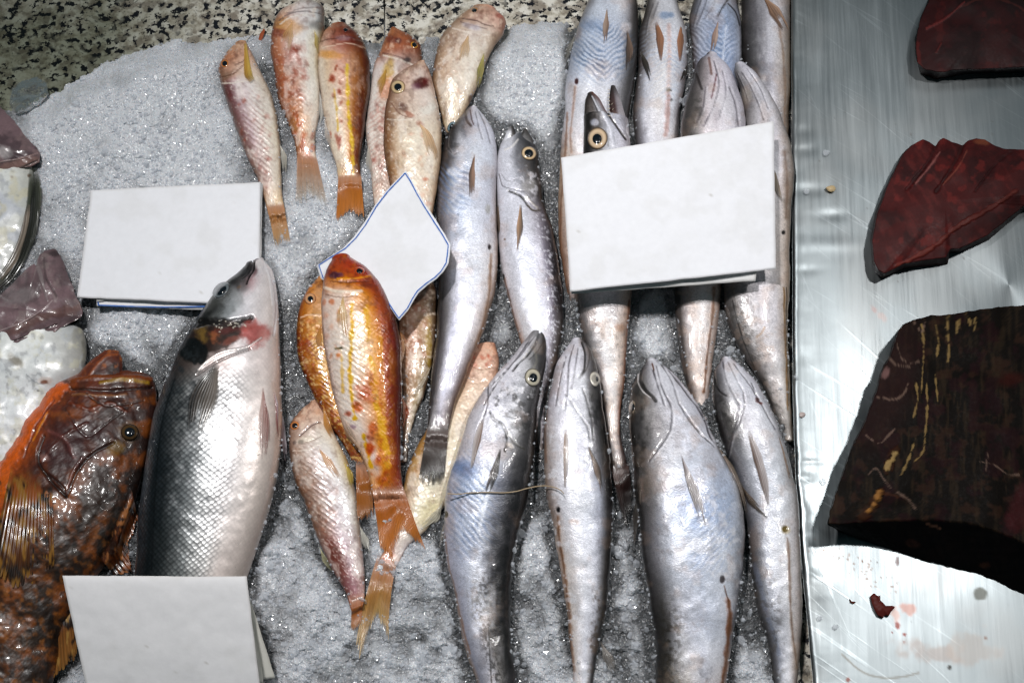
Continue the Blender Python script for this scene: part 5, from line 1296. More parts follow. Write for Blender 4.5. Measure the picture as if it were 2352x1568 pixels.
def solid_sheet(name, root, top, thick, nx, ny, mat, col, seed=0, wob=1.0, bow=0.0, curl=None):
    """top: 4 corners (x, y, z) in order tl, tr, br, bl"""
    c = np.asarray(top, float)
    u, v = np.meshgrid(np.linspace(0, 1, nx), np.linspace(0, 1, ny))
    P = (c[0] * ((1 - u) * (1 - v))[..., None] + c[1] * (u * (1 - v))[..., None] + c[2] * (u * v)[..., None] + c[3] * ((1 - u) * v)[..., None])
    x, y, z = P[..., 0], P[..., 1], P[..., 2]
    ed = np.minimum(np.minimum(u, 1 - u), np.minimum(v, 1 - v))
    x = x + 2.2 * (fbm(y * .03, x * .003, seed, 3) - .5); y = y + 2.2 * (fbm(x * .03, y * .003, seed + 1, 3) - .5)
    z = z + wob * 6 * (fbm(x * .012, y * .012, seed + 2, 3) - .5) + bow * (1 - (2 * u - 1) ** 2)
    if curl is not None: z = z + curl(u, v)
    cl = np.tile(lin(col), (nx * ny, 1))
    P2 = Paint(x.ravel(), y.ravel(), np.ones(nx * ny), cl)
    P2.mottle('d0ceca', 60, .5, .75, .18, seed + 3)
    g = np.random.default_rng(seed)
    for _ in range(9): P2.blob(g.uniform(x.min(), x.max()), g.uniform(y.min(), y.max()), g.uniform(1.5, 6), g.uniform(1, 2.4), 'a09888', g.uniform(.2, .55), g.uniform(0, 180), .6, .5, .2)
    P2.mix(.20 * (1 - sstep(0, .02, ed.ravel())), 'a89a88')
    T = W(x, y, z).reshape(-1, 3); B = W(x, y, z - thick).reshape(-1, 3)
    # side walls keep the outline
    n = nx * ny; Q = quads(ny, nx)
    F = [Q, Q[:, ::-1] + n]
    idx = np.arange(n).reshape(ny, nx)
    loop = np.r_[idx[0, :], idx[1:, -1], idx[-1, -2::-1], idx[-2:0:-1, 0]]
    l2 = np.roll(loop, -1)
    F.append(np.stack([loop, loop + n, l2 + n, l2], 1))
    o = mesh_obj(name, np.r_[T, B], np.concatenate(F), mat, root, np.r_[P2.c, P2.c])
    hm_add(x.ravel(), y.ravel(), z.ravel())
    return o, (x, y, z)

def ribbon(name, root, pts, width, zf, mat, col, n=120, smooth=False):
    p = resample(pts, n, smooth)
    tn = np.gradient(p[:, :2], axis=0); tn /= np.linalg.norm(tn, axis=1, keepdims=True) + 1e-9
    nr = np.stack([-tn[:, 1], tn[:, 0]], 1) * width / 2
    nr = nr * (.8 + .35 * vnoise(np.arange(n) * .35, np.zeros(n), 3))[:, None]
    a, b = p[:, :2] + nr, p[:, :2] - nr
    z = zf(p[:, 0], p[:, 1])
    rows = [W(a[:, 0], a[:, 1], z), W(a[:, 0] * .5 + b[:, 0] * .5, a[:, 1] * .5 + b[:, 1] * .5, z + .25), W(b[:, 0], b[:, 1], z)]
    V = np.stack(rows, 1).reshape(-1, 3)
    return mesh_obj(name, V, quads(n, 3), mat, root, np.tile(lin(col), (len(V), 1)))

def chunk(name, root, top, bot, center, zt, zb, mat, painter, base, dome=12.0, nr=90, nside=14, lump=5.0, seed=0, ls=.02, oc=2, jag=2.0, n=260, prof=2.0, bulge=0.0, jit_top=True, smooth_pts=False):
    """block with its own outline at the top and where it rests"""
    T = resample(list(top) + [top[0]], n + 1, smooth_pts)[:-1]; B = resample(list(bot) + [bot[0]], n + 1, smooth_pts)[:-1]
    T = T[:, :2]; B = B[:, :2]
    if jag:
        ph = np.arange(n)
        for A, sd in ((T, seed), (B, seed + 3)):
            A += jag * 2 * (np.stack([fbm(A[:, 0] * .08, A[:, 1] * .08, sd, 3), fbm(A[:, 0] * .08, A[:, 1] * .08, sd + 1, 3)], 1) - .5)
    cx, cy = center
    rings = []; hs = []; ups = []
    for k in range(nside):
        s = k / nside
        rings.append(B * (1 - s) + T * s + 0); hs.append(np.full(n, 1.0) * s); ups.append(np.full(n, .0))
    for k in range(nr):
        s = 1 - k / (nr - 1) * .998
        rings.append(np.stack([cx + (T[:, 0] - cx) * s, cy + (T[:, 1] - cy) * s], 1)); hs.append(np.full(n, 1 + (1 - s ** prof))); ups.append(np.ones(n))
    R = np.array(rings); H = np.array(hs); U = np.array(ups)
    x, y = R[..., 0], R[..., 1]
    ztop = zt(x, y) if callable(zt) else zt + 0 * x
    zbot = zb(x, y) if callable(zb) else zb + 0 * x
    z = np.where(U > 0, ztop + dome * np.clip(H - 1, 0, 1), zbot + (ztop - zbot) * H)
    if bulge:
        sd = (1 - U) * np.sin(np.clip(H, 0, 1) * math.pi)
        dx, dy = x - cx, y - cy; L = np.hypot(dx, dy) + 1e-6
        x = x + dx / L * bulge * sd; y = y + dy / L * bulge * sd
    edge = np.where(U > 0, sstep(0, .08, 2 - 1 - 0 * H + (H - 1)), .6)
    z = z + lump * 2 * (fbm(x * ls, y * ls, seed + 7, oc) - .5) * np.where(U > 0, 1, H)
    P = Paint(x.ravel(), y.ravel(), np.ones(x.size), base)
    P.side = (U.ravel() == 0)
    if painter: painter(P)
    z = z + P.d.reshape(z.shape)
    V = W(x, y, z).reshape(-1, 3)
    F = quads(len(R), n, True)
    o = mesh_tri_quads(name, V, F, np.zeros((0, 3), int), mat, root, P.c, np.stack([P.px, P.py], 1), P.prm)
    hm_add(x.ravel(), y.ravel(), z.ravel())
    return o

GC = 'blank white price cards'
# diamond card
t = thing('price_card', 'blank white card set like a diamond with thin blue border beside the bent hake', 'card', 900, 570, 60, GC)
dia = [(932, 392), (945, 412), (960, 440), (978, 470), (1000, 504), (1020, 535), (1035, 562), (1033, 585), (1030, 605), (1018, 625), (1003, 640), (982, 655), (962, 672), (950, 690), (938, 712), (917, 736),
       (900, 712), (880, 680), (860, 664), (840, 655), (800, 668), (760, 655), (737, 640), (727, 610), (757, 590), (787, 571), (812, 545), (836, 512), (862, 470), (890, 435), (915, 410)]
def dz(x, y): return 52 + (x - 727) * .235 + 6 * np.sin((x + y) * .012) - 0.02 * (y - 560)
def p(P): P.mottle('d0ceca', 60, .5, .75, .18, 5)
chunk('sheet', t, dia, dia, (890, 570), dz, lambda x, y: dz(x, y) - 1.6, MAT['paper'], p, 'f0f0f5', dome=0, nr=20, nside=2, lump=1.2, seed=60, jag=.6, n=300)
def inset(poly, d):
    q = np.array(poly, float); c = np.array([890.0, 570.0]); r = q - c; L = np.hypot(*r.T)[:, None]
    return c + r * (L - d) / L
ii = inset(dia, 5.5)
ribbon('blue_border', t, list(map(tuple, ii)) + [tuple(ii[0])], 2.6, lambda x, y: hm_get(x, y, 0) * 0 + dz(x, y) + 1.2, MAT['ink'], '2a62b4', 420)

# folded card on the left mound
t = thing('price_card', 'blank folded white card lying on the ice at the left, above the silver bass', 'card', 400, 560, 30, GC)
solid_sheet('back_sheet', t, [(215, 445, 26), (598, 425, 26), (592, 716, 22), (222, 704, 24)], 2, 50, 40, MAT['paper'], 'e9e8ea', 71, .6)
ribbon('blue_border', t, [(225.5, 690), (225.5, 700.5), (300, 703.5), (380, 705), (455, 704), (520, 702)], 2.6, lambda x, y: 0 * x + 27.5, MAT['ink'], '2a62b4', 90)
solid_sheet('middle_sheet', t, [(212, 440, 29), (603, 421, 30), (599, 640, 29), (222, 693, 28)], 2, 50, 40, MAT['paper'], 'e6e4e4', 72, .4)
solid_sheet('front_sheet', t, [(209, 437, 35), (599, 418, 36), (596, 702, 33), (177, 683, 33)], 2, 60, 46, MAT['paper'], 'f0f0f5', 73, .7, bow=3)

# ------------------------------------------------------------------ the big orange mullet on top
def p(P):
    P.table([(0, [(-1, 'a85a24'), (0, 'b8622a'), (1, 'a85420')]), (.07, [(-1, 'a85c34'), (-.3, 'b86830'), (.4, 'b85c24'), (1, '9a4818')]), (.13, [(-1, 'c8a090'), (-.3, 'c89070'), (.3, 'bc6c34'), (1, '9a4a18')]),
             (.2, [(-1, 'd8c8c8'), (-.4, 'dcd0d0'), (.2, 'd8a888'), (.6, 'b86c3c'), (1, '7a3a12')]), (.4, [(-1, 'd8ccd0'), (-.4, 'e6e0e2'), (0, 'e2d4cc'), (.35, 'dcac84'), (.6, 'bc7034'), (.8, '98480f'), (1, '6a2e0c')]),
             (.65, [(-1, 'e0d4d4'), (-.5, 'e6e0e4'), (0, 'dcb8a8'), (.3, 'd89a60'), (.6, 'b0601c'), (1, '6a2e0c')]), (.85, [(-1, 'd8c0b4'), (-.4, 'ddd0d4'), (0, 'd8a078'), (.4, 'c07828'), (1, '8a3c10')]),
             (1, [(-1, 'd0a080'), (-.2, 'c88a58'), (1, '9a4a14')])])
    P.blob(770, 632, 16, 9, '5c3a60', .85, 8, .5, .5, .12); P.blob(782, 630, 8, 6, '7a5c88', .6); P.blob(752, 622, 10, 8, '8a4024', .6)
    P.line([(775, 640), (800, 640), (830, 638), (852, 634)], 5, 'e0a850', .75, depth=1.5); P.line([(760, 646), (800, 648), (850, 646)], 3, '7a4020', .7, depth=-2)
    P.line([(745, 660), (770, 668), (805, 670), (830, 668)], 8, 'ece6e4', .7, depth=1.5); P.line([(748, 676), (780, 682), (820, 678)], 3, '8a6a60', .6, depth=-2)
    P.blob(845, 655, 16, 8, '8a4a2c', .6, 15); P.blob(762, 692, 8, 8, 'c0642c', .6); P.blob(745, 694, 5, 9, 'c0642c', .5)
    for pts, w, k in (([(806, 700), (808, 760), (804, 830), (806, 900), (816, 960)], 10, .8), ([(841, 700), (845, 750), (847, 780)], 10, .95), ([(850, 820), (856, 870), (866, 930), (876, 990), (886, 1040)], 13, .9),
                      ([(784, 800), (786, 860), (788, 900)], 7, .55), ([(880, 960), (886, 1020), (892, 1070)], 13, .85), ([(834, 1000), (846, 1040), (852, 1070)], 10, .75), ([(872, 760), (878, 850), (884, 950)], 9, .45)):
        P.line(pts, w, 'd8ac18', k, .9, nz=.6)
    r = np.random.default_rng(3)
    P.blob(838, 900, 26, 22, 'b85a3c', .85, 60, .7, .7, .1); P.blob(822, 935, 16, 12, 'c85a1c', .8, 40); P.blob(850, 870, 12, 18, 'b85c40', .6); P.blob(800, 950, 9, 8, 'b04a30', .8)
    P.blob(856, 980, 12, 16, 'c06444', .75); P.blob(848, 1030, 10, 16, 'c4541c', .8); P.blob(876, 1100, 16, 12, 'c0602c', .6); P.blob(852, 1000, 10, 14, 'b86450', .6); P.blob(868, 1060, 12, 12, 'c86a30', .6)
    reds(P, 18, 745, 800, 700, 830, 'c88a70', 3, 7, .45, 91); P.blob(777, 815, 6, 5, 'c87030', .8); reds(P, 12, 840, 900, 1000, 1125, 'b85020', 3, 7, .6, 92)
    P.blob(777, 800, 11, 3.2, '6a5a1c', .9, 0, .4, .5, .2); P.blob(784, 799, 4, 3, '45400f', .8)
    P.blob(810, 980, 9, 6, '8a7090', .6); scale_wave(P, P.region(800, 850, 60, 130, -8), 770, 13, 'c0a898', .2, .7)
    P.line([(760, 860), (775, 930), (800, 1000)], 10, 'd8d0d8', .4)
t = mullet('large orange mullet lying on top, yellow stripes on its white belly', 830, 850,
           [(762, 597, 805, 590), (748, 625, 838, 612), (741, 660, 872, 650), (738, 700, 900, 700), (740, 760, 915, 755), (748, 815, 921, 808), (756, 860, 922, 860), (768, 915, 924, 912), (781, 960, 922, 960), (803, 1005, 921, 1005), (825, 1035, 920, 1035), (845, 1085, 921, 1082), (857, 1137, 928, 1133)], p, silver=.25, sat=1.65, grade=(1.75, 1.9), k=.52, z0=[64, 40, 24, 14], cap=(.5, 0))
eye(t, 826, 622, 12, 9, 5, 'c04a18', '8a3410', pr=.62)
leaf(t, 'pectoral_fin', [(788, 680), (786, 720), (792, 778)], [12, 28, 22], 'd0a048', 'dcc08c', a=.9, at=.3, seed=50)
leaf(t, 'pelvic_fin', [(780, 948), (800, 990), (822, 1032)], [5, 22, 6], 'd8a878', 'e0c8b8', a=.95, at=.8, seed=51)
leaf(t, 'dorsal_fin', [(920, 760), (926, 800), (920, 838)], [3, 9, 3], 'b86a30', 'd8a870', a=.95, at=.8, seed=52, rag=False)
leaf(t, 'anal_fin', [(918, 900), (932, 945), (922, 990)], [4, 16, 4], '9a4010', 'b8541c', a=1, at=.9, seed=53)
fan(t, 'tail_fin', [(858, 1132), (929, 1130)], [(873, 1262), (905, 1297), (908, 1250), (928, 1216), (950, 1240), (981, 1268)], 18, 'b05c14', 'c87828', 1, .9, seed=9, rag=.12, split=.14, mid=[(866, 1195), (905, 1190), (950, 1195)], off=8)

# ------------------------------------------------------------------ big white card and the front row of hakes
t = thing('price_card', 'large blank white card lying across the right-hand heap of hakes', 'card', 1540, 480, 120, GC)
solid_sheet('back_sheet', t, [(1300, 380, 118), (1770, 300, 118), (1736, 645, 100), (1312, 675, 100)], 2, 60, 46, MAT['paper'], 'dedddd', 75, .5)
solid_sheet('front_sheet', t, [(1289, 362, 140), (1777, 279, 134), (1782, 618, 112), (1310, 670, 112)], 2.2, 70, 56, MAT['paper'], 'f0f0f5', 76, .9, bow=5)

# rightmost of the front row
def p(P):
    P.table([(0, [(-1, '7a7678'), (-.3, 'd0ced6'), (.4, 'dadae2'), (1, 'bcbac2')]), (.06, [(-1, '504c4a'), (-.4, 'b4b2b8'), (0, 'd8d8e0'), (1, 'bab8c0')]), (.16, [(-1, '4a4442'), (-.6, '8a8684'), (-.1, 'd2d0d6'), (.6, 'd8d8de'), (1, 'a8a4a8')]),
             (.3, [(-1, '8a8a92'), (-.3, 'd0d2da'), (.4, 'dadce2'), (1, '9c9692')]), (.5, [(-1, '6a6868'), (-.5, 'bcbec6'), (.2, 'd8d8dc'), (.7, 'cac4c4'), (1, '8a7c70')]),
             (.75, [(-1, '5c5858'), (-.5, 'a4a6b0'), (.1, 'd0cfd4'), (.6, 'bcb0aa'), (1, '7a6c62')]), (1, [(-1, '5a5656'), (0, 'b8b8be'), (1, '6c625a')])])
    P.line([(1641, 858), (1642, 880), (1652, 898), (1668, 908)], 5, '45403e', .85, depth=-3)
    folds(P, [[(1672, 830), (1690, 868), (1708, 905), (1712, 930)], [(1686, 835), (1712, 870), (1740, 910)], [(1660, 830), (1664, 860), (1680, 900), (1700, 935), (1690, 970), (1676, 1010)], [(1712, 930), (1700, 965), (1680, 1010), (1670, 1050)], [(1726, 880), (1755, 940), (1780, 985)]], '625e66', 3, .75)
    P.mottle('55504e', 9, .44, .66, .75, 101, P.region(1652, 960, 26, 70, -10)); P.blob(1740, 917, 6, 8, '6a2010', .9, -20, .5, .6, .15); P.blob(1747, 925, 5, 3, '8a3018', .8, 30)
    vent(P, 1804, 1214, 7, 8, '5a4418'); P.blob(1804, 1216, 11, 11, 'b09850', .5)
    belly_tan(P, [(1808, 1235), (1812, 1290), (1814, 1370), (1820, 1450), (1830, 1530)], 10, 'a89484', .7); P.line([(1735, 1300), (1760, 1400), (1790, 1500)], 12, '8e95a8', .5, nz=.5)
    P.mottle('7a7470', 10, .52, .7, .5, 102, sstep(.4, .6, P.t) * (1 - sstep(-.4, .2, P.sx)))
t = hake('rightmost hake of the front row, beside the steel edge, small blood fleck on its throat', 1770, 1200,
         [(1655, 826, 1682, 825), (1641, 850, 1708, 848), (1636, 890, 1743, 890), (1638, 935, 1766, 935), (1650, 985, 1788, 985), (1668, 1040, 1808, 1040), (1690, 1090, 1821, 1090), (1708, 1150, 1832, 1150), (1718, 1210, 1836, 1210), (1724, 1270, 1839, 1270), (1730, 1350, 1841, 1350), (1744, 1415, 1842, 1415), (1763, 1475, 1839, 1475), (1778, 1568, 1830, 1568), (1790, 1640, 1825, 1640), (1798, 1740, 1822, 1740), (1800, 1800, 1822, 1800)], p, z0=[20, 0, -8, -10], k=.62, cap=(.6, 0))
fan(t, 'tail_fin', [(1799, 1798), (1823, 1798)], [(1786, 1900), (1836, 1900)], 12, '4c3c36', '14120f', 1, .95, root_c='6a5c58', seed=31)
eye(t, 1642, 917, 5, 12, -5, 'b8a48c', '4a4038', pr=.5)
leaf(t, 'pelvic_fin', [(1720, 990), (1740, 1050), (1756, 1110), (1765, 1160)], [8, 22, 20, 4], '6a5244', 'd0c6c6', seed=54, rag=False)
leaf(t, 'pectoral_fin', [(1700, 1112), (1725, 1150), (1764, 1188)], [10, 18, 4], '302a26', '6a5848', seed=55)
leaf(t, 'pelvic_fin', [(1790, 1000), (1806, 1050), (1814, 1100)], [5, 12, 4], 'a89080', '8a7060', seed=56, rag=False)

# fat one
def p(P):
    P.table([(0, [(-1, '5a5654'), (-.3, 'bcbac0'), (.3, 'dadae0'), (1, 'b8b4bc')]), (.07, [(-1, '4a4644'), (-.6, '85817e'), (-.2, 'c4c2c8'), (.4, 'dadae2'), (1, 'bcb8c0')]), (.16, [(-1, '45403e'), (-.7, '6e6a68'), (-.3, 'aaa7aa'), (.2, 'd8d8e0'), (.8, 'd0d0d8'), (1, 'a8a4aa')]),
             (.27, [(-1, '4c4744'), (-.8, '807a76'), (-.5, 'c8c8ce'), (.1, 'd6d9e4'), (.8, 'c8ccd8'), (1, '8c8478')]), (.42, [(-1, '4a4644'), (-.8, '98959a'), (-.4, 'd4d8e2'), (.1, 'd0d6e4'), (.6, 'd4d8e2'), (1, '8c8c92')]),
             (.58, [(-1, '403c3a'), (-.75, '6c6866'), (-.35, 'c4c4cc'), (.2, 'd0d4e0'), (.7, 'd0d2da'), (1, '807c80')]), (.75, [(-1, '403a38'), (-.6, '7a746e'), (-.2, 'beb8b4'), (.3, 'd6d4da'), (.8, 'd0c8c6'), (1, '7a7270')]), (1, [(-1, '45403c'), (-.5, '8a8278'), (0, 'bcb6b4'), (.6, 'd0ccd0'), (1, '8a7a70')])])
    P.line([(1472, 838), (1470, 865), (1482, 895), (1500, 912), (1506, 920)], 9, '4a4442', .85, depth=-3); P.line([(1466, 850), (1466, 876), (1476, 898), (1494, 912)], 3.5, 'd8d4d4', .8, depth=1.5)
    P.line([(1498, 835), (1502, 850)], 4, '8a5a3c', .8)
    folds(P, [[(1508, 840), (1520, 890), (1544, 940), (1540, 985), (1515, 1025), (1490, 1060)], [(1520, 836), (1545, 880), (1560, 925), (1600, 985), (1640, 1025)], [(1536, 850), (1575, 900), (1610, 945), (1636, 1010)], [(1500, 850), (1512, 890), (1526, 930)], [(1560, 925), (1585, 960), (1612, 1000)]], '625e66', 3.4, .8)
    P.mottle('4a4643', 12, .42, .66, .75, 111, P.region(1462, 990, 30, 100)); P.blob(1490, 955, 14, 40, 'b4b0b0', .5, 10, .8)
    P.blob(1600, 1170, 70, 70, 'a8b8d6', .55, 0, .9); P.chevron(1630, 1220, 50, 90, 1690, 17, '8c9fc2', .75, 1.1, depth=-.4); P.blob(1665, 1150, 26, 80, 'aab6cc', .6, 5, .9, .5, .04)
    P.mottle('eceaee', 20, .52, .7, .6, 112, P.region(1640, 1260, 60, 140)); P.mottle('a8a2a4', 26, .52, .7, .4, 113, P.region(1560, 1120, 100, 200))
    P.mottle('5c544c', 8, .45, .6, .8, 114, sstep(.5, .62, P.t) * sstep(-.95, -.8, P.sx) * (1 - sstep(-.55, -.1, P.sx))); P.mottle('8a7a64', 7, .5, .66, .6, 115, sstep(.62, .75, P.t) * (1 - sstep(-.5, .1, P.sx)))
    P.mottle('7a7a84', 22, .54, .74, .5, 116, sstep(.6, .75, P.t) * sstep(-.3, 0, P.sx) * (1 - sstep(.4, .7, P.sx)))
    vent(P, 1660, 1330, 7, 10, '3a1820'); P.line([(1664, 1345), (1668, 1362), (1674, 1380)], 4, '8a6a5a', .8)
    belly_tan(P, [(1672, 1378), (1676, 1430), (1670, 1500), (1655, 1600)], 15, 'a8704a', .85); P.line([(1474, 1100), (1478, 1150)], 10, '9c8880', .5, nz=.5)
    P.line([(1706, 1150), (1714, 1200)], 3, '7a7060', .6)
t = hake('fattest hake of the front row, bluish swollen belly and dark slanting mouth', 1580, 1200,
         [(1482, 832, 1508, 828), (1466, 858, 1540, 852), (1450, 895, 1572, 890), (1445, 940, 1606, 935), (1447, 990, 1632, 990), (1452, 1047, 1658, 1045), (1456, 1110, 1690, 1105), (1464, 1165, 1705, 1165), (1469, 1223, 1709, 1223), (1478, 1300, 1706, 1300), (1492, 1390, 1695, 1390), (1503, 1473, 1682, 1473), (1507, 1568, 1668, 1568), (1512, 1640, 1655, 1640), (1535, 1740, 1630, 1740), (1556, 1840, 1606, 1840), (1566, 1880, 1600, 1880)], p, z0=[20, 6, -4, -10], k=.55, cap=(.6, 0))
fan(t, 'tail_fin', [(1565, 1878), (1601, 1878)], [(1540, 1990), (1622, 1990)], 12, '4c3c36', '14120f', 1, .95, root_c='6a5c58', seed=32)
eye(t, 1453, 935, 9, 17, 8, '8a7a6a', '45403a', pr=.5)
leaf(t, 'pelvic_fin', [(1564, 1042), (1580, 1090), (1602, 1150), (1622, 1218)], [6, 24, 22, 4], '4a3428', 'd6cdd0', seed=57)
leaf(t, 'pelvic_fin', [(1646, 1020), (1680, 1075), (1702, 1130), (1716, 1185)], [6, 16, 12, 3], 'b09c90', '6c6050', seed=58)
leaf(t, 'pectoral_fin', [(1470, 1120), (1462, 1180), (1456, 1255)], [20, 20, 3], '3a3430', '85786e', seed=59)

# pointed white jaw, second of the front row
def p(P):
    P.table([(0, [(-1, 'c0bcc2'), (0, 'dcdae2'), (.6, '9a9698'), (1, '4c4846')]), (.05, [(-1, 'c4c0c6'), (0, 'dcdae2'), (.5, 'a8a4a8'), (1, '4c4846')]), (.13, [(-1, 'b8b4bc'), (-.4, 'dcdae2'), (.2, 'd0d0d6'), (.6, '7c7a7c'), (1, '403c3a')]),
             (.26, [(-1, 'b8a89e'), (-.6, 'dad8de'), (.1, 'dcdce4'), (.55, '98969a'), (.8, '5a5654'), (1, '3a3634')]), (.4, [(-1, 'b09c90'), (-.6, 'd8d6dc'), (.1, 'e0e2ea'), (.55, 'c0c2ce'), (.8, '6a686a'), (1, '3c3836')]),
             (.6, [(-1, 'bc9c86'), (-.8, 'd8d0cc'), (-.1, 'e0e0e6'), (.4, 'c4c4cc'), (.75, '706c6a'), (1, '3a3634')]), (.8, [(-1, 'b08a72'), (-.75, 'd0c8c4'), (0, 'd6d6de'), (.5, 'a09ca0'), (.85, '5a5654'), (1, '3c3836')]), (1, [(-1, 'a8846e'), (-.5, 'd0ccce'), (.4, 'b0acae'), (1, '4a4644')])])
    P.line([(1336, 786), (1344, 815), (1343, 845), (1330, 868)], 5, '45413f', .85, depth=-3); P.line([(1346, 792), (1354, 815), (1350, 840), (1338, 862)], 3, '6a6664', .7, depth=-1.5)
    folds(P, [[(1318, 790), (1306, 840), (1302, 900), (1296, 940)], [(1328, 800), (1320, 850), (1312, 890)], [(1300, 820), (1284, 880), (1276, 930)], [(1300, 905), (1330, 950), (1352, 985), (1356, 1012)]], '625e66', 3, .7)
    P.line([(1338, 890), (1352, 930), (1360, 970), (1362, 1010)], 4, '6a6666', .7, depth=-2); P.mottle('4c4a4a', 9, .46, .64, .7, 121, P.region(1372, 930, 20, 60)); P.blob(1362, 905, 14, 14, '7c7876', .6)
    P.blob(1347, 1015, 10, 8, 'ecebf0', .7); vent(P, 1282, 1170, 5, 7, '30242a'); belly_tan(P, [(1280, 1185), (1286, 1250), (1298, 1330), (1308, 1430), (1316, 1530)], 10, 'b08a70', .8)
    P.blob(1318, 1198, 12, 8, 'c8b4a8', .6); P.mottle('7a6c60', 9, .5, .66, .65, 122, sstep(.55, .65, P.t) * sstep(.1, .4, P.sx)); P.mottle('f0f0f6', 12, .55, .7, .5, 123, 1 - sstep(.2, .5, P.sx))
    P.line([(1256, 930), (1252, 1000), (1254, 1060)], 6, 'b08c78', .6)
t = hake('straight hake of the front row with a pointed white lower jaw, second from the left', 1330, 1150,
         [(1312, 782, 1338, 782), (1290, 815, 1360, 810), (1272, 858, 1374, 858), (1258, 925, 1384, 925), (1250, 1003, 1394, 1003), (1250, 1073, 1402, 1073), (1256, 1140, 1407, 1140), (1268, 1200, 1407, 1200), (1282, 1285, 1404, 1285), (1299, 1389, 1395, 1389), (1312, 1493, 1374, 1493), (1318, 1568, 1363, 1568), (1322, 1640, 1352, 1640), (1322, 1700, 1348, 1700), (1320, 1730, 1350, 1730)], p, z0=[24, 6, -6, -8], k=.6, cap=(.6, 0))
fan(t, 'tail_fin', [(1319, 1728), (1351, 1728)], [(1300, 1830), (1366, 1830)], 12, '4c3c36', '14120f', 1, .95, root_c='6a5c58', seed=33)
eye(t, 1366, 870, 13, 18, -8, 'd0c8bc', '403a36', pr=.48, px=3)
leaf(t, 'pelvic_fin', [(1300, 985), (1300, 1040), (1298, 1120)], [8, 14, 5], '8a6a52', 'd8d0d0', seed=60, rag=False)
leaf(t, 'pectoral_fin', [(1352, 1025), (1372, 1080), (1382, 1135)], [12, 16, 4], '9c8474', '35302c', seed=61)
leaf(t, 'dorsal_fin', [(1378, 1470), (1396, 1510), (1412, 1548)], [6, 26, 10], '4a443e', '8a8078', seed=62, a=.9, at=.6)

# curved one at the left of the front row
def p(P):
    P.table([(0, [(-1, 'a8a4a6'), (0, '6a6664'), (1, '4a4644')]), (.06, [(-1, 'c8c4ca'), (-.3, 'cfccd2'), (.3, '8a8888'), (1, '4c4846')]), (.15, [(-1, 'c4c0c4'), (-.4, 'd8d6de'), (.2, 'c8c8ce'), (.7, '807e80'), (1, '45403e')]),
             (.27, [(-1, 'c8c2c4'), (-.5, 'dcdae2'), (.1, 'd0d0d8'), (.5, '8a888a'), (1, '3f3b3a')]), (.36, [(-1, 'bcbac4'), (-.5, 'c4ccde'), (-.1, 'd4d8e2'), (.25, '9fa2ae'), (.6, '5e5d62'), (1, '35322f')]),
             (.5, [(-1, 'b4b2be'), (-.4, 'c0c4d2'), (0, 'c8cad4'), (.35, '77767c'), (.7, '4c4b4e'), (1, '2e2c2c')]), (.7, [(-1, 'b09888'), (-.8, 'a4a4b0'), (-.2, 'c0bfc6'), (.2, '8a8684'), (.5, '4f4c4e'), (1, '2e2c2c')]), (1, [(-1, '6a6462'), (-.4, 'b4b4bc'), (.1, '9a9896'), (.5, '4a4646'), (1, '2e2b2b')])])
    P.line([(1240, 762), (1230, 790), (1212, 815), (1195, 830), (1178, 850)], 5, '33302f', .9, depth=-3.5); P.line([(1250, 782), (1236, 805), (1215, 825)], 3, '55524f', .7, depth=-1.5)
    for k in range(6): P.blob(1233 - k * 6, 784 + k * 7, 2.2, 1.6, 'c8c0b4', .6, 45)
    folds(P, [[(1212, 785), (1180, 830), (1140, 880), (1110, 930)], [(1225, 775), (1195, 815), (1160, 850), (1128, 885)], [(1120, 880), (1120, 920), (1108, 960), (1095, 985)]], '625e66', 3, .75)
    P.line([(1124, 945), (1132, 960), (1155, 975), (1162, 990), (1165, 1012), (1160, 1035)], 5, '35312f', .85, depth=-3.5, nz=.3); P.line([(1162, 985), (1185, 1020), (1205, 1032)], 4, '6a665c', .7, depth=-2); P.blob(1172, 1022, 10, 5, 'dcd8d4', .7, 40)
    P.mottle('55524f', 16, .5, .64, .6, 131, P.region(1178, 945, 60, 60)); P.mottle('eceaee', 10, .54, .68, .8, 132, P.region(1160, 920, 60, 70)); P.line([(1155, 955), (1185, 958), (1210, 955)], 3, '4c4846', .6, depth=-1.5, nz=.5); P.line([(1228, 800), (1232, 830), (1222, 850)], 6, '9a968c', .5)
    P.blob(1060, 1075, 22, 46, '7f97c4', .75, -75, .9); P.chevron(1075, 1160, 60, 110, 1150, 17, '8d9cba', .7, -1.0, depth=-.5)
    vent(P, 1024, 1181, 5, 8, '4a2026'); P.mottle('4a4442', 6, .47, .6, .75, 133, sstep(.45, .6, P.t) * sstep(-.5, 0, P.sx)); P.mottle('7a6a58', 5, .5, .64, .6, 134, sstep(.5, .62, P.t) * P.region(1110, 1340, 40, 130, -8))
    P.line([(1021, 1225), (1034, 1310), (1055, 1400), (1080, 1500)], 5, 'a88a78', .7, nz=.3); P.line([(1122, 1440), (1126, 1520), (1130, 1580)], 3, '403c3a', .7, nz=.4)
    P.line([(1128, 1110), (1112, 1165), (1100, 1220)], 9, 'e8eaf0', .6)
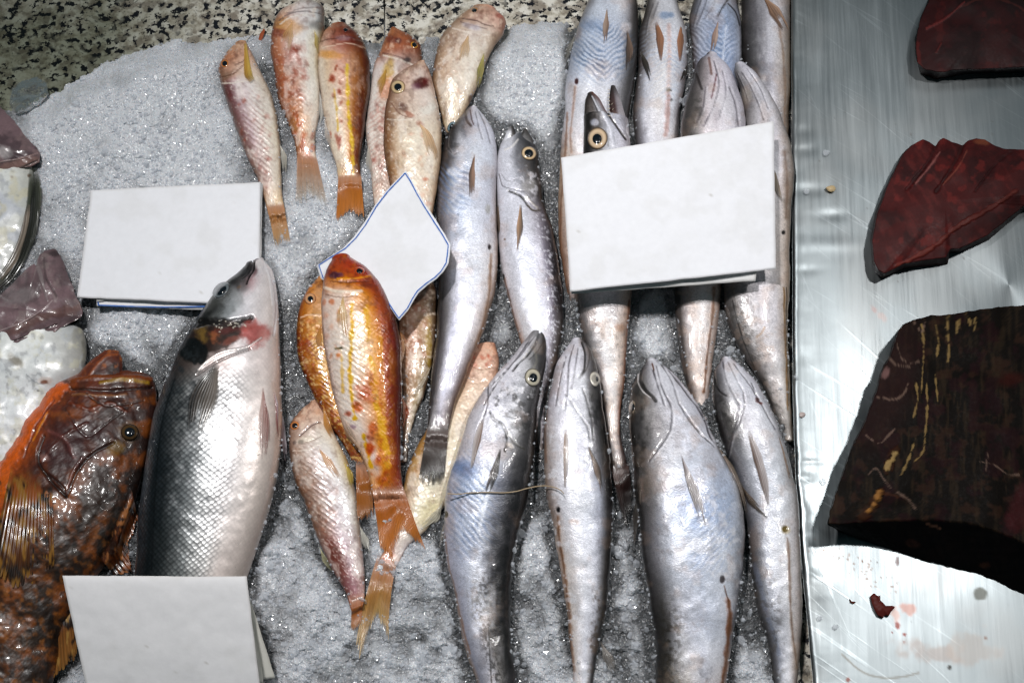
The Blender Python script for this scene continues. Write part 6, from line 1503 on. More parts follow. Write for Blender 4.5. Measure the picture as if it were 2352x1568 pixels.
t = hake('leftmost hake of the front row, dark-backed and curved with a round eye facing right', 1120, 1150,
         [(1228, 755, 1246, 762), (1207, 779, 1253, 785), (1172, 825, 1253, 825), (1138, 862, 1248, 865), (1110, 900, 1241, 905), (1081, 944, 1234, 950), (1062, 1003, 1229, 1005), (1046, 1056, 1226, 1058), (1032, 1101, 1219, 1105), (1022, 1154, 1208, 1160), (1020, 1231, 1189, 1235), (1030, 1306, 1178, 1306), (1049, 1389, 1173, 1389), (1070, 1493, 1176, 1480), (1093, 1562, 1188, 1562), (1105, 1620, 1190, 1625), (1130, 1720, 1190, 1725), (1152, 1800, 1190, 1802), (1156, 1830, 1190, 1832)], p, z0=[30, 14, -2, -8, -10], k=.55, cap=(.6, 0))
fan(t, 'tail_fin', [(1155, 1828), (1191, 1830)], [(1140, 1930), (1215, 1935)], 12, '4c3c36', '14120f', 1, .95, root_c='6a5c58', seed=34)
eye(t, 1224, 866, 19, 21, -10, 'c4bca8', '4a4640', pr=.48, px=1, py=1)
leaf(t, 'pelvic_fin', [(1108, 962), (1096, 1010), (1082, 1076)], [9, 17, 5], 'd8d0d0', '7a5c48', seed=63, rag=False)
leaf(t, 'pectoral_fin', [(1150, 1030), (1135, 1085), (1112, 1148)], [16, 22, 4], '4a3a36', '1c1918', seed=64)
leaf(t, 'anal_fin', [(1022, 1195), (1016, 1225), (1009, 1268)], [4, 9, 2], 'd0c8c0', 'b8a89c', seed=65, a=.8, at=.4)

# thin fibre lying across two of them
pts = resample([(1028, 1133), (1055, 1134), (1081, 1131), (1120, 1130), (1158, 1131), (1185, 1128), (1207, 1122), (1230, 1117), (1249, 1115), (1265, 1117), (1277, 1120), (1290, 1127), (1296, 1134)], 90, True)
z = np.maximum(hm_get(pts[:, 0], pts[:, 1], 2) + 4, np.interp(pts[:, 0], [1028, 1190, 1255, 1296], [90, 84, 62, 88]))
q = np.linspace(0, 2 * math.pi, 6, endpoint=False)
V = W(pts[:, 0][:, None] + 0 * q, pts[:, 1][:, None] + 1.3 * np.cos(q), z[:, None] + 1.3 * np.sin(q)).reshape(-1, 3)
o = mesh_obj('fibre', V, quads(90, 6, True), MAT['thread'], None, np.tile(lin('b09a7c'), (len(V), 1)))
tag(o, 'thin tan fibre lying across the two left hakes of the front row', 'fibre')

# ------------------------------------------------------------------ left side: two pale fish with purple jaws
def pale(label, x, y, body, bp, head, hp, center, hz):
    t = thing('monkfish', label, 'fish', x, y, 0, 'pale fish with purple jaws at the left edge')
    loft('body', t, body, MAT['flesh_skin'], bp, k=.24, z0=-8, base='d8d8d8', lump=5, lscale=60, cap=(.2, .3))
    chunk('jaw_skin', t, head, [(a, b) for a, b in head], center, hz, -4, MAT['jaw_skin'], hp, '7c6468', dome=34, lump=8, seed=int(x), ls=.025, jag=3, prof=1.6, smooth_pts=False)
    return t
def bp(P):
    P.table([(0, [(-1, 'd0d0d2'), (.4, 'c8cac8'), (1, 'a8a8a0')]), (1, [(-1, 'c8cacc'), (.5, 'c4c4c4'), (1, '8a8a84')])])
    P.mottle('a4a8b4', 60, .5, .68, .6, 141); P.mottle('b8b090', 34, .55, .7, .5, 142); P.mottle('8a8c90', 14, .62, .74, .4, 143); P.blob(62, 548, 12, 5, '8e9cb4', .6, 0); P.blob(68, 402, 5, 4, '6a5440', .9); P.blob(27, 405, 3, 3, '8a7a6a', .7)
def hp(P):
    P.mottle('3c3034', 40, .42, .66, .7, 144); P.mottle('8a7272', 30, .55, .7, .6, 145); P.blob(12, 350, 20, 14, 'b8b0b0', .7, 10); P.blob(40, 380, 70, 16, '8c6c64', .8, -12); P.line([(0, 372), (40, 366), (86, 352)], 3, 'a88c88', .7, depth=2); P.line([(0, 392), (45, 386), (88, 368)], 4, '3a2a28', .6, depth=-3)
t = pale('pale fish nearest the granite with dark stringy fins down its right side', 30, 450,
         [(-165, 382, 74, 386), (-172, 410, 77, 408), (-180, 470, 78, 470), (-180, 540, 64, 545), (-180, 610, 30, 625), (-180, 670, -30, 690)], bp,
         [(-120, 190), (-30, 215), (2, 246), (34, 280), (60, 314), (84, 340), (93, 354), (90, 372), (70, 384), (40, 388), (0, 396), (-60, 400), (-120, 380)], hp, (-10, 330), 26)
for k, (pts, w) in enumerate((([(76, 385), (80, 440), (72, 500), (50, 570), (20, 620), (-20, 660)], [20, 34, 34, 30, 26, 24]), ([(80, 420), (76, 500), (56, 580), (26, 635), (-10, 670)], [12, 20, 20, 16, 12]), ([(66, 470), (58, 530), (36, 590), (0, 640)], [9, 22, 22, 12]), ([(82, 400), (84, 450), (80, 520), (70, 570)], [9, 15, 15, 7]))):
    leaf(t, 'dorsal_fin' if k == 0 else 'fin_ray', pts, w, ['3c3f34', '23241f', '5c5248', '2a2c26'][k], ['55564a', '33342c', 'a89888', '3c3e34'][k], seed=70 + k, off=[3, 6, 5, 6][k], rag=False, rays=3)

def bp(P):
    P.table([(0, [(-1, 'c8ccc8'), (.5, 'd0d2d0'), (1, '807c74')]), (.5, [(-1, 'ccd0d0'), (.6, 'd0d2d4'), (1, 'a09c9c')]), (1, [(-1, 'b8c4c0'), (.6, 'd0d2d4'), (1, 'a8a8a8')])])
    P.mottle('a8acb0', 40, .5, .68, .55, 151); P.mottle('b4b098', 22, .56, .7, .5, 152); P.mottle('7c7c80', 18, .62, .72, .5, 153); P.blob(40, 830, 26, 12, '807868', .85, 35, .6, .5, .05); P.line([(60, 860), (90, 880), (110, 880)], 3, '6c7078', .6); P.line([(100, 800), (80, 830), (90, 850)], 4, '8a8c90', .5)
    P.blob(101, 877, 10, 5, '5a0c0c', .95, -5, .3, .15); P.blob(104, 874, 16, 9, 'b08060', .35); P.blob(87, 897, 4, 2, '2c2a2a', .8, 20); P.line([(188, 740), (196, 790), (194, 850)], 14, '6c6860', .7, nz=.4)
def hp(P):
    P.mottle('463a3c', 40, .42, .66, .6, 154); P.mottle('8a7a78', 26, .56, .7, .6, 155); P.line([(0, 775), (60, 745), (120, 720), (186, 705)], 26, '6c4c46', .75, nz=.3); P.line([(0, 760), (60, 735), (110, 700), (120, 690)], 4, 'b8a4a4', .6, depth=3)
    P.line([(85, 600), (95, 640), (110, 690)], 8, '8e8282', .6, depth=2, nz=.4); P.line([(100, 592), (104, 630), (130, 680)], 5, '3c3032', .6, depth=-4); P.blob(50, 680, 40, 18, '8c8484', .5, -20); P.blob(125, 582, 16, 7, '2c2224', .7); P.line([(0, 810), (60, 790), (120, 765), (180, 735)], 6, '8a605a', .7, depth=2); P.line([(0, 795), (60, 772), (130, 745)], 3, '38282a', .7, depth=-3)
t = pale('pale fish above the scorpionfish with raised purple jaw and a red spot on its belly', 60, 850,
         [(-170, 800, 190, 762), (-178, 820, 198, 795), (-180, 850, 193, 850), (-180, 910, 150, 915), (-180, 990, 100, 1000), (-180, 1090, 60, 1100)], bp,
         [(-140, 690), (-60, 690), (0, 676), (30, 650), (60, 618), (78, 606), (84, 612), (90, 588), (102, 575), (124, 571), (138, 585), (148, 610), (160, 640), (176, 680), (189, 712), (186, 728), (168, 738), (140, 752), (100, 778), (50, 802), (0, 822), (-70, 830), (-140, 790)], hp, (60, 710), 44)

# ------------------------------------------------------------------ scorpionfish
t = thing('scorpionfish', 'rusty brown scorpionfish with gaping mouth and mottled fins at the lower left', 'fish', 180, 1100, 0)
def p(P):
    P.table([(0, [(-1, '7a3210'), (0, '5c2812'), (1, '3a1c12')]), (.1, [(-1, 'a04a14'), (-.6, '5a2410'), (.2, '3f1a10'), (1, '2a1612')]), (.28, [(-1, 'c06818'), (-.7, 'a04a12'), (-.3, '4a2016'), (.3, '34180f'), (1, '1a100c')]), (.45, [(-1, 'a85412'), (-.5, '8a4010'), (0, '4a2410'), (.5, '2c1a0e'), (1, '150e0a')]), (.7, [(-1, '5c3010'), (0, '4a2a14'), (.5, '2c1c10'), (1, '1c120c')]), (1, [(-1, '35200f'), (0, '3a2212'), (1, '22160d')])])
    P.mottle('1c0e0a', 44, .42, .76, .6, 161); P.mottle('8a4a1c', 34, .45, .8, .5, 162); P.mottle('9a6030', 16, .52, .82, .4, 163, sstep(.4, .55, P.t)); P.mottle('120a08', 13, .52, .74, .6, 164, sstep(.38, .5, P.t), octv=3)
    P.line([(140, 885), (100, 935), (55, 1000), (20, 1060), (5, 1120)], 34, 'b8560f', .85, depth=3, nz=.4); P.line([(125, 920), (80, 985), (50, 1050)], 5, '5a2408', .8, depth=-3, nz=.3); P.line([(110, 950), (75, 1010)], 4, 'd88a3c', .5, depth=2)
    P.line([(165, 872), (220, 866), (290, 866), (346, 872)], 12, '6a3414', .8, depth=4); P.line([(230, 878), (280, 872), (340, 880)], 8, '8a6a18', .75, depth=2); P.line([(160, 890), (230, 895), (300, 892), (350, 890)], 6, '1c0c08', .9, depth=-7); P.line([(165, 905), (230, 908), (290, 905)], 6, '7a5030', .7, depth=3)
    P.line([(150, 940), (200, 1000), (260, 960), (300, 930)], 4, '1c0e0a', .6, depth=-4, nz=.4); P.line([(90, 1060), (140, 1010), (200, 970)], 6, '7a3820', .6, depth=4, nz=.4); P.line([(100, 1080), (150, 1130), (152, 1140)], 5, '1a0c0a', .8, depth=-5); P.line([(152, 1138), (165, 1090), (190, 1050)], 4, '7a5450', .7, depth=3)
    P.blob(170, 1020, 88, 62, '34191a', .75, -32, .6, .3, .03); P.line([(100, 1000), (84, 1050), (110, 1096), (152, 1140)], 7, '120807', .85, .7, depth=-7); P.line([(152, 1140), (176, 1084), (215, 1040), (262, 1016)], 6, '120807', .8, .7, depth=-6); P.line([(112, 990), (150, 1010), (170, 1050)], 14, '7a4844', .45, .9, depth=3, nz=.4); P.line([(160, 925), (210, 940), (250, 925), (290, 945)], 9, '6a2c14', .6, .8, depth=4, nz=.4); P.line([(200, 905), (240, 930), (330, 920)], 5, '1c0c08', .7, depth=-4, nz=.4);
    P.blob(130, 1040, 50, 38, '3a1c1c', .5, 20, .6); P.blob(102, 1050, 14, 9, '8a6a64', .5, 20); P.blob(298, 992, 26, 24, '6a4a20', .5); P.blob(265, 1030, 24, 16, '6a5018', .6, -20); P.blob(20, 1125, 30, 40, 'a0500f', .6); P.blob(110, 1145, 40, 14, 'a8662c', .6, 25, .7, .6)
    for k in range(40):
        r = np.random.default_rng(k); P.blob(r.uniform(-20, 130), r.uniform(1110, 1320), r.uniform(3, 6), r.uniform(5, 10), '1a0c06', .8, r.uniform(-20, 20), .5, .4, .1)
    P.d += 7 * (fbm(P.px * .02, P.py * .02, 165, 3) - .5) * P.up + 0.7 * (fbm(P.px * .11, P.py * .11, 166, 3) - .5) * P.up
loft('body', t, [(165, 866, 345, 864), (130, 885, 357, 885), (95, 930, 358, 930), (55, 985, 350, 985), (15, 1050, 338, 1050), (-20, 1120, 322, 1110), (-60, 1200, 300, 1180), (-90, 1280, 262, 1260), (-110, 1360, 210, 1340), (-120, 1450, 160, 1430), (-120, 1568, 130, 1540), (-120, 1660, 100, 1640)], MAT['scorpion_skin'], p, grade=(1.1, 1.75), sat=1.12, k=.42, z0=-14, cap=(.06, .2), base='4a2412', lump=5, lscale=50)
def p(P):
    P.table([(0, [(-1, '7a3414'), (0, '6a2c14'), (1, '5a2614')]), (.6, [(-1, '7a3414'), (0, '4a1c12'), (1, '6a2c14')]), (1, [(-1, '8a3c14'), (1, '4a1e10')])])
    P.blob(262, 850, 18, 20, '2c100c', .85, 0, .6); P.mottle('9a5420', 14, .54, .7, .7, 171); P.line([(205, 862), (225, 835), (250, 815), (270, 812)], 7, 'a0501c', .6, depth=2)
loft('lower_jaw', t, [(236, 810, 274, 808), (214, 826, 281, 824), (192, 846, 281, 848), (172, 870, 275, 874), (150, 895, 262, 898)], MAT['scorpion_skin'], p, k=.4, z0=[30, 24], cap=(.35, 0), base='6a2c14', lump=2.5)
eye(t, 298, 992, 21, 19, 0, '4a3418', '24160c', pr=.55, off=1)
fan(t, 'pectoral_fin', [(28, 1075), (118, 1130)], [(-30, 1330), (30, 1350), (90, 1345), (125, 1300)], 10, '86460f', '1e1209', 1, 1, seed=20, off=3, rag=.08, dark=.15, wave=5, root_c='8a4610', spots=('1a0d06', '8a6024'))
fan(t, 'dorsal_fin', [(310, 1140), (238, 1300)], [(318, 1190), (300, 1260), (308, 1320), (270, 1330)], 9, '6a3418', '8a4a20', 1, 1, seed=21, off=4, dark=.6, rag=.2, root_c='4a2412', spots=('2a140a', '9a6034'))
fan(t, 'pelvic_fin', [(185, 1390), (90, 1480)], [(185, 1470), (172, 1520), (120, 1560), (70, 1566)], 11, '7a4418', '9a6830', 1, .95, seed=22, off=4, dark=.7, rag=.1, zt=(40, 14), root_c='4a2412', spots=('22120a', 'a0783c'))

# ------------------------------------------------------------------ sea bass
t = thing('sea_bass', 'silver sea bass with dark scaled back, open gill and its tail under the tent card', 'fish', 490, 1000, 0)
def p(P):
    P.table([(0, [(-1, '3a3638'), (-.2, '6a6066'), (.3, 'd8d2d8'), (1, 'e0d8d8')]), (.06, [(-1, '35332f'), (-.5, '4a4646'), (0, 'b09ca0'), (.4, 'e0d8da'), (1, 'd0c4c0')]), (.15, [(-1, '2c2b2a'), (-.6, '45443f'), (-.1, 'a8acb0'), (.3, 'd8d4d8'), (1, 'c8b8b0')]),
             (.27, [(-1, '2a2826'), (-.5, '5a4a44'), (0, 'bcaaa6'), (.4, 'dcd4d4'), (1, 'c0aca4')]), (.36, [(-1, '6a6c70'), (-.75, '2c3034'), (-.5, '6a6c6c'), (-.1, 'bcbcbc'), (.3, 'dcd8d8'), (.8, 'd8cac4'), (1, 'b0988c')]),
             (.55, [(-1, '5a6068'), (-.75, '1a2026'), (-.55, '2e3438'), (-.2, '84888a'), (.1, 'c8c8c8'), (.4, 'e0dada'), (.8, 'd6c8c0'), (1, 'a89890')]), (.8, [(-1, '4a5056'), (-.7, '14181c'), (-.4, '303638'), (-.05, '7c8080'), (.3, 'c4c2c0'), (.55, 'dccfca'), (1, 'a0928a')]), (1, [(-1, '40464c'), (-.6, '14181c'), (-.2, '50565a'), (.2, 'a8a8a8'), (.6, 'd8ccc6'), (1, '9a8c84')])])
    P.prm[:, 0] = sstep(.28, .36, P.t) * (1 - sstep(.25, .6, P.sx)) + .12
    P.line([(580, 600), (574, 622), (556, 640)], 4, '2c2a2c', .8, depth=-3); P.line([(590, 600), (588, 620), (575, 645)], 10, 'b07880', .7, 1.0, nz=.4); P.blob(575, 650, 26, 16, 'b08488', .6, -50, .9); P.blob(549, 659, 6, 4, 'd8a070', .8, -30)
    P.blob(560, 622, 20, 16, '4c464a', .7, -40)
    P.line([(584, 603), (556, 630), (524, 664), (490, 705), (452, 748), (424, 790)], 52, '1e1d1c', .85, .9, nz=.2); P.line([(560, 655), (530, 700), (500, 728)], 40, '5a5c5a', .55, 1.0, nz=.3)
    P.blob(596, 606, 14, 12, 'e4dcdc', .8, 0, .6, .2, .06, 4); P.blob(574, 608, 10, 9, '3a3436', .8, -40, .6, .2, .06, 4); P.line([(585, 602), (583, 618), (572, 636), (566, 652)], 4, '161314', .95, depth=-5)
    P.line([(604, 604), (624, 640), (632, 700), (632, 760)], 16, 'ece6e8', .6, .9)
    P.line([(618, 620), (630, 660), (634, 720), (628, 770)], 5, 'b0a8ac', .5, depth=-2); P.line([(606, 602), (620, 640), (626, 700)], 5, 'f0ecee', .5, depth=1)
    # open gill: dark arch, bronze plate, red gill flesh
    P.line([(446, 742), (490, 738), (540, 740), (578, 728)], 18, '1a100c', .95, .4, depth=-5, nz=.3); P.blob(496, 775, 74, 36, '341d14', .97, -14, .2, .3, .04); P.blob(462, 766, 18, 18, '8a6a2c', .75, 20, .8, .9, .09); P.blob(496, 768, 12, 16, 'a8603a', .8, 0, .8, .9, .09); P.blob(530, 782, 26, 8, '8a4a3c', .7, -20, .6, .6, .08); P.blob(444, 806, 40, 30, '0a0808', .98, 35, .2, .25); P.blob(520, 758, 40, 9, '6a2c28', .7, -8, .7, .6)
    P.blob(585, 765, 36, 32, 'a8443c', .9, -30, .5, .5, .05); P.blob(575, 745, 20, 12, 'a85048', .7); P.blob(605, 770, 16, 16, 'c08078', .6)
    P.line([(455, 850), (480, 826), (520, 806), (560, 800), (600, 776)], 4.5, 'c8c0bc', .8, depth=3); P.line([(452, 862), (485, 838), (525, 818), (575, 802)], 4, '4a3c3a', .85, depth=-4)
    for k in range(26):
        r = np.random.default_rng(k + 300); P.blob(r.uniform(485, 565), 745 + r.normal(0, 6), 2, 1.6, 'd8d0c0', .8)
    P.blob(500, 690, 46, 14, '5c5c58', .5, -30); P.mottle('c8ccd0', 30, .45, .8, .3, 181, P.region(530, 700, 40, 50, -30))
    P.line([(402, 870), (370, 980), (358, 1100), (352, 1200), (348, 1310)], 3, '0c0e12', .8); P.mottle('e8e8ea', 12, .5, .68, .2, 182, sstep(.3, .4, P.t) * P.region(470, 1040, 70, 240, 6)); P.mottle('30363a', 16, .5, .64, .65, 183, P.region(425, 900, 40, 110, 8))
    P.line([(628, 880), (640, 950), (636, 1020), (622, 1100)], 12, 'b8a094', .5); P.blob(594, 1044, 4, 2, '4a4634', .9, -20)
loft('body', t, [(574, 600, 606, 597), (540, 632, 626, 622), (500, 665, 634, 655), (468, 710, 638, 700), (440, 750, 641, 745), (417, 790, 642, 790), (399, 825, 644, 830), (376, 890, 646, 890), (354, 955, 648, 955), (340, 1030, 645, 1030), (328, 1110, 634, 1107), (319, 1190, 613, 1190), (313, 1270, 588, 1268), (309, 1330, 566, 1330), (310, 1420, 520, 1420), (330, 1500, 460, 1500)], MAT['bass_skin'], p, k=.42, z0=[24, 6, -10, -12], cap=(.5, .3), base='c0c0c0', lump=1.6, lscale=50, step=2.2)
eye(t, 508, 666, 23, 15, -42, '6a7074', '2a2a2c', pr=.58)
leaf(t, 'pectoral_fin', [(498, 836), (480, 880), (462, 930), (448, 992)], [44, 70, 62, 20], '1c1a1b', '6e6258', seed=80, rays=10, rag=True, off=4)
leaf(t, 'pelvic_fin', [(604, 890), (606, 950), (608, 1010), (606, 1058)], [10, 28, 24, 8], 'c8aaa2', '8a4a42', seed=81, rays=6, a=.95, at=.7)
leaf(t, 'pelvic_fin', [(630, 900), (642, 960), (650, 1020), (656, 1064)], [10, 22, 16, 4], '8a3c34', 'd8d4dc', seed=82, rays=5, a=1, at=.9)

# ------------------------------------------------------------------ folded card at the bottom
t = thing('price_card', 'blank white card folded into a tent at the bottom edge, over the silver bass', 'card', 390, 1450, 60, GC)
solid_sheet('back_panel', t, [(168, 1327, 168), (560, 1330, 168), (632, 1556, 46), (260, 1600, 46)], 2, 40, 40, MAT['paper'], 'dcdad2', 85, .5)
solid_sheet('inner_panel', t, [(168, 1327, 171), (562, 1328, 171), (606, 1568, 66), (240, 1610, 66)], 2, 40, 40, MAT['paper'], 'dedcd4', 86, .5)
solid_sheet('front_panel', t, [(143, 1321, 178), (566, 1323, 178), (606, 1640, 62), (212, 1640, 62)], 2.4, 60, 60, MAT['paper'], 'eceaec', 87, .8,
            curl=lambda u, v: -5 * np.exp(-v * 30) + 6 * np.sin(np.clip(v, 0, 1) * 3.1))

# ------------------------------------------------------------------ tuna on the steel
GT = 'cuts of dark red tuna on the steel sheet'
def tuna(label, x, y, top, bot, c, zt, painter0, base, **kw):
    def painter(P):
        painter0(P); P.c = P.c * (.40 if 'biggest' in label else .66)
    t = thing('tuna_cut', label, 'meat', x, y, 16, GT)
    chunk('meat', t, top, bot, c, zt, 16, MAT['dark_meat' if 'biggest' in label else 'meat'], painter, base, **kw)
    return t
def p(P):
    P.mottle('1c0608', 60, .4, .64, .8, 201); P.mottle('5a1a18', 30, .56, .72, .6, 202); P.line([(2128, 66), (2160, 50), (2178, 38), (2215, 5)], 5, '8a3a38', .6, depth=2, nz=.4); P.line([(2108, 100), (2110, 140), (2120, 165)], 12, '6a1c18', .7, nz=.4); P.line([(2150, 122), (2162, 100)], 3, '7a2824', .6, depth=2)
    P.line([(2200, 20), (2260, -4), (2330, 10), (2352, 25)], 5, '7a3830', .35, nz=.6); P.mix(P.side * .8, '100608')  # shade of the side walls mixed into the meat colour
tuna('smooth dark tuna cut in the top right corner, rounded at its left end', 2240, 80,
     [(2138, -4), (2120, 30), (2108, 70), (2103, 110), (2108, 145), (2124, 160), (2160, 165), (2200, 160), (2260, 158), (2352, 154), (2460, 140), (2460, -80), (2300, -90), (2180, -60)],
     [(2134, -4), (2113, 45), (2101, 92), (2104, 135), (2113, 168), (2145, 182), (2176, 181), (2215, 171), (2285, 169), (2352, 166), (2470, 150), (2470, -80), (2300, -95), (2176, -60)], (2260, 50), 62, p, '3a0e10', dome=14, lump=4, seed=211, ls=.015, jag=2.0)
def p(P):
    P.mottle('2c0a0c', 50, .45, .66, .7, 221); P.mottle('7a2420', 24, .56, .74, .6, 222); P.mottle('7a2c28', 14, .54, .8, .35, 223, aspect=3, ang=-35)
    P.line([(2148, 336), (2138, 360), (2110, 400), (2082, 436)], 9, '2c0a0c', .6, depth=-4, nz=.3); P.line([(2158, 350), (2134, 385), (2104, 420)], 6, 'a86460', .6, depth=4, nz=.4); P.line([(2211, 334), (2195, 370), (2170, 410), (2150, 440)], 10, '240808', .6, depth=-4, nz=.3); P.line([(2222, 345), (2200, 385), (2165, 425)], 4, '9a5040', .5, depth=3, nz=.5)
    P.line([(2330, 440), (2270, 480), (2200, 520), (2140, 570), (2060, 610)], 9, '8a3c30', .6, depth=4, nz=.6); P.mix(P.region(2290, 500, 130, 46, -28, .6) * .55, '2a0c0c'); P.line([(2320, 350), (2280, 385), (2240, 440)], 5, '2c0a0a', .6, depth=-3, nz=.4); P.mix(P.side * .7, '1c0808'); P.blob(2256, 326, 20, 8, '8a4a30', .7)  # side walls darkened in the colour, standing in for shade
tuna('deep red tuna wedge with torn ridges along its top, the middle cut of three', 2170, 480,
     [(2120, 320), (2135, 326), (2148, 336), (2158, 322), (2167, 317), (2185, 325), (2210, 334), (2225, 322), (2243, 318), (2262, 321), (2280, 332), (2306, 342), (2352, 344), (2470, 340), (2470, 440), (2352, 472), (2268, 540), (2205, 570), (2182, 572), (2172, 590), (2079, 604), (2032, 628), (2018, 620), (2008, 600), (2004, 550), (2016, 490), (2040, 425), (2074, 355), (2096, 332)],
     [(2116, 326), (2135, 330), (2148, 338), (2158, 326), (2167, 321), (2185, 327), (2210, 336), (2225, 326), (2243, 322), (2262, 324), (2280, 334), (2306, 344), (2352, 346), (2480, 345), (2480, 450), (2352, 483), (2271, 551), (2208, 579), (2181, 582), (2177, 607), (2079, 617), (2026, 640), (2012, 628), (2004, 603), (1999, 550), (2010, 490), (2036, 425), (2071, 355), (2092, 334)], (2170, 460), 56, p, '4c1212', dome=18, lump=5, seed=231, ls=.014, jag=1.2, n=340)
def p(P):
    top = ~P.side
    P.mottle('15100c', 60, .38, .62, .85, 241); P.mottle('4a3024', 26, .54, .7, .6, 242); P.mottle('4a3a2a', 8, .5, .75, .5, 243, aspect=7); P.mottle('30141a', 40, .55, .7, .7, 244)
    w = P.region(2040, 880, 60, 150, 18, .5); P.mix(w * .75, '38201f')
    for pts in ([(2118, 745), (2122, 790), (2120, 840), (2116, 900)], [(2150, 735), (2155, 790), (2152, 820)], [(2178, 725), (2176, 770), (2180, 800), (2178, 830)], [(2202, 735), (2198, 765)], [(2128, 880), (2130, 930), (2126, 990), (2120, 1040), (2100, 1060)], [(2104, 880), (2108, 910), (2098, 960)], [(2104, 1000), (2088, 1050), (2070, 1090)], [(2148, 860), (2154, 920)], [(2220, 720), (2230, 745)], [(2240, 730), (2238, 760)]):
        P.line(pts, 4, 'c8a468', .75, depth=.8, nz=.9)
    for pts in ([(2060, 790), (2070, 820), (2090, 835), (2110, 830)], [(2040, 820), (2062, 838), (2090, 842)], [(2015, 910), (2050, 918), (2075, 905), (2086, 880)], [(1990, 1000), (2020, 1018), (2040, 1000), (2055, 985)], [(2100, 740), (2118, 762), (2124, 740)], [(1994, 1090), (2010, 1075), (2030, 1100), (2045, 1120)], [(2250, 1060), (2280, 1065), (2320, 1090), (2340, 1090)], [(2062, 1130), (2090, 1150), (2104, 1170)], [(2270, 1040), (2264, 1080)]):
        P.line(pts, 3.4, 'a88878', .6, depth=.8, nz=.9)
    P.line([(2058, 1036), (2046, 1055), (2034, 1080)], 19, '4a2a18', .85, depth=2, nz=.8); P.line([(2056, 1042), (2046, 1058), (2038, 1072)], 11, 'e0b878', .9, depth=1.5, nz=.8); P.line([(2022, 1130), (2012, 1150), (1990, 1176), (1984, 1182)], 19, '4a2a18', .85, depth=2, nz=.8); P.line([(2020, 1132), (2010, 1152), (1996, 1170)], 11, 'd0904c', .9, depth=1.5, nz=.8); P.line([(2024, 1132), (2050, 1136), (2062, 1140)], 6, '5a3424', .8, nz=.5)
    P.blob(2034, 856, 9, 13, 'a87c78', .8, 20, .4, .5, .1); P.blob(2324, 870, 30, 18, '4a1a14', .8, -10, .6); P.blob(2340, 1170, 30, 60, '5a2024', .7, 15, .6, .6, .05)
    P.mix(P.side * (P.py > 1100) * .92, '0e0e10'); P.blob(2096, 1248, 18, 10, '4a3028', .6, 15); P.blob(2262, 1297, 12, 6, '4a3024', .6); P.line([(2130, 1203), (2160, 1212)], 5, '8a6450', .7)  # unlit front wall painted near black in the meat colour
    s = P.side & (P.py > 1180)
    P.d += np.where(s, 4 * (fbm(P.px * .01, P.py * .12, 245, 3) - .5), 0)
tuna('biggest tuna block, nearly black with pale fat streaks, at the front of the steel', 2160, 1000,
     [(2470, 690), (2352, 701), (2290, 706), (2250, 711), (2214, 717), (2169, 724), (2140, 724), (2105, 732), (2078, 744), (2064, 760), (2054, 790), (2044, 822), (2030, 842), (2024, 860), (2015, 894), (2000, 936), (1982, 980), (1960, 1022), (1938, 1080), (1918, 1140), (1907, 1172), (1902, 1201), (1935, 1202), (1990, 1197), (2068, 1194), (2140, 1192), (2219, 1198), (2290, 1218), (2352, 1245), (2470, 1290)],
     [(2480, 690), (2352, 703), (2290, 708), (2250, 713), (2214, 719), (2169, 726), (2140, 726), (2103, 734), (2074, 746), (2060, 762), (2050, 792), (2040, 824), (2026, 844), (2020, 862), (2011, 896), (1996, 938), (1978, 982), (1956, 1024), (1935, 1082), (1915, 1142), (1904, 1174), (1900, 1204), (1928, 1221), (1975, 1238), (2026, 1256), (2075, 1272), (2124, 1290), (2190, 1306), (2254, 1322), (2352, 1366), (2480, 1420)], (2190, 980), 104, p, '1a1410', dome=10, lump=5, seed=251, ls=.012, jag=2.5, n=420, nside=24)

def scrap(name, label, cat, poly, c, h, col, mat, z=17, **kw):
    o = chunk(name, None, poly, poly, c, z + h, z, mat, kw.get('painter'), col, dome=h * .8, nr=10, nside=4, lump=h * .3, seed=int(c[0]), ls=.1, jag=1.0, n=70)
    return tag(o, label, cat, kw.get('group'))
scrap('meat_scrap', 'small ragged red tuna scrap on the bare steel below the biggest block', 'meat', [(1999, 1368), (2008, 1361), (2016, 1368), (2022, 1366), (2020, 1376), (2030, 1384), (2036, 1392), (2052, 1390), (2056, 1394), (2046, 1404), (2042, 1414), (2034, 1412), (2028, 1418), (2016, 1412), (2008, 1398), (2002, 1384)], (2022, 1390), 6, '521a14', MAT['meat'])
scrap('meat_crumb', 'tiny curved crumb of tuna left of the ragged scrap', 'meat', [(1951, 1374), (1957, 1380), (1966, 1382), (1960, 1386), (1953, 1382)], (1957, 1381), 2.5, '5a2a20', MAT['meat'])
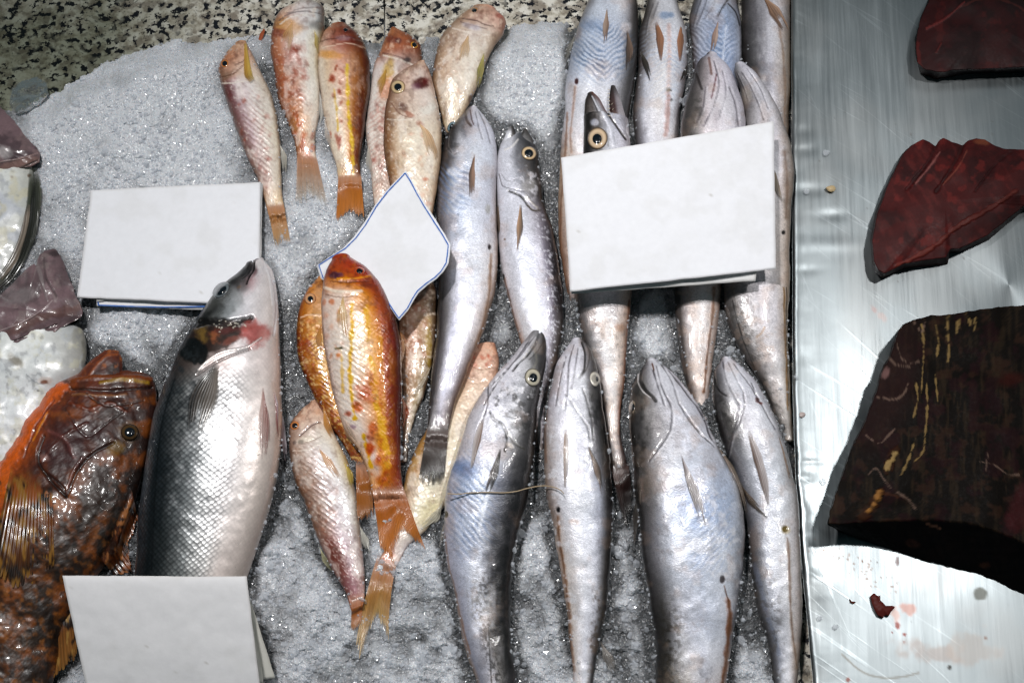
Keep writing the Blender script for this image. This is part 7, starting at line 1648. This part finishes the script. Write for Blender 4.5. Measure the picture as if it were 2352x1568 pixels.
def chip(label, x, y, r, h=3.5, col='a8adb0', mat='clear_ice', z=17):
    g = np.random.default_rng(int(x + y)); a = np.linspace(0, 2 * math.pi, 9, endpoint=False)
    scrap('ice_chip', label, 'ice', [(x + r * math.cos(q) * s, y + r * .85 * math.sin(q) * s) for q, s in zip(a, g.uniform(.75, 1.15, 9))], (x, y), h, col, MAT[mat], z, group='ice chips melting on the steel')
chip('clear ice chip level with the top of the middle tuna wedge', 1897, 351, 9)
chip('yellowish ice chip on the steel, right of a small clear one', 1908, 434, 11, 5, 'c8b088', 'flesh_skin')
chip('small clear ice chip between the heap and the yellowish chip', 1852, 440, 8)
chip('clear ice chip at the steel edge beside the top of the biggest block', 1828, 866, 6)
chip('pinkish ice chip on the bright steel left of the biggest tuna block', 1842, 952, 8, 3, 'b8a8a4', 'flesh_skin')
chip('melting ice chip by the shadow corner of the biggest tuna block', 1891, 1106, 9, 2.5)
chip('ice chip at the lower left of the steel, upper one of two', 1883, 1419, 7, 2.5)
chip('ice chip at the lower left of the steel, lower one of two', 1918, 1440, 7, 2.5)

# small leftovers along the top
def p(P): P.mottle('8a4a30', 6, .5, .7, .6, 3)
z0 = float(hm_get(np.array(602.0), np.array(86.0), 1))
scrap('fin_scrap', 'orange-brown scrap of fin on the ice between the first two mullets', 'scrap', [(606, 66), (609, 70), (606, 82), (600, 96), (595, 102), (594, 90), (597, 78)], (602, 84), 2.5, 'a05030', MAT['flesh_skin'], z0 + 2, painter=p)
# lump of clear ice on the granite
o = chunk('ice_block', None, [(28, 205), (52, 186), (84, 178), (108, 192), (112, 216), (88, 240), (60, 258), (36, 262), (22, 240)], [(26, 203), (50, 184), (86, 175), (111, 190), (114, 218), (90, 243), (60, 261), (34, 264), (20, 240)], (66, 220), -14, -38, MAT['glass_ice'], None, 'c0c8c8', dome=4, lump=9, seed=281, ls=.06, oc=3, jag=2.5, n=120, nr=18)
tag(o, 'lump of clear ice at the left where the ice bed meets the granite', 'ice')

build_ice()
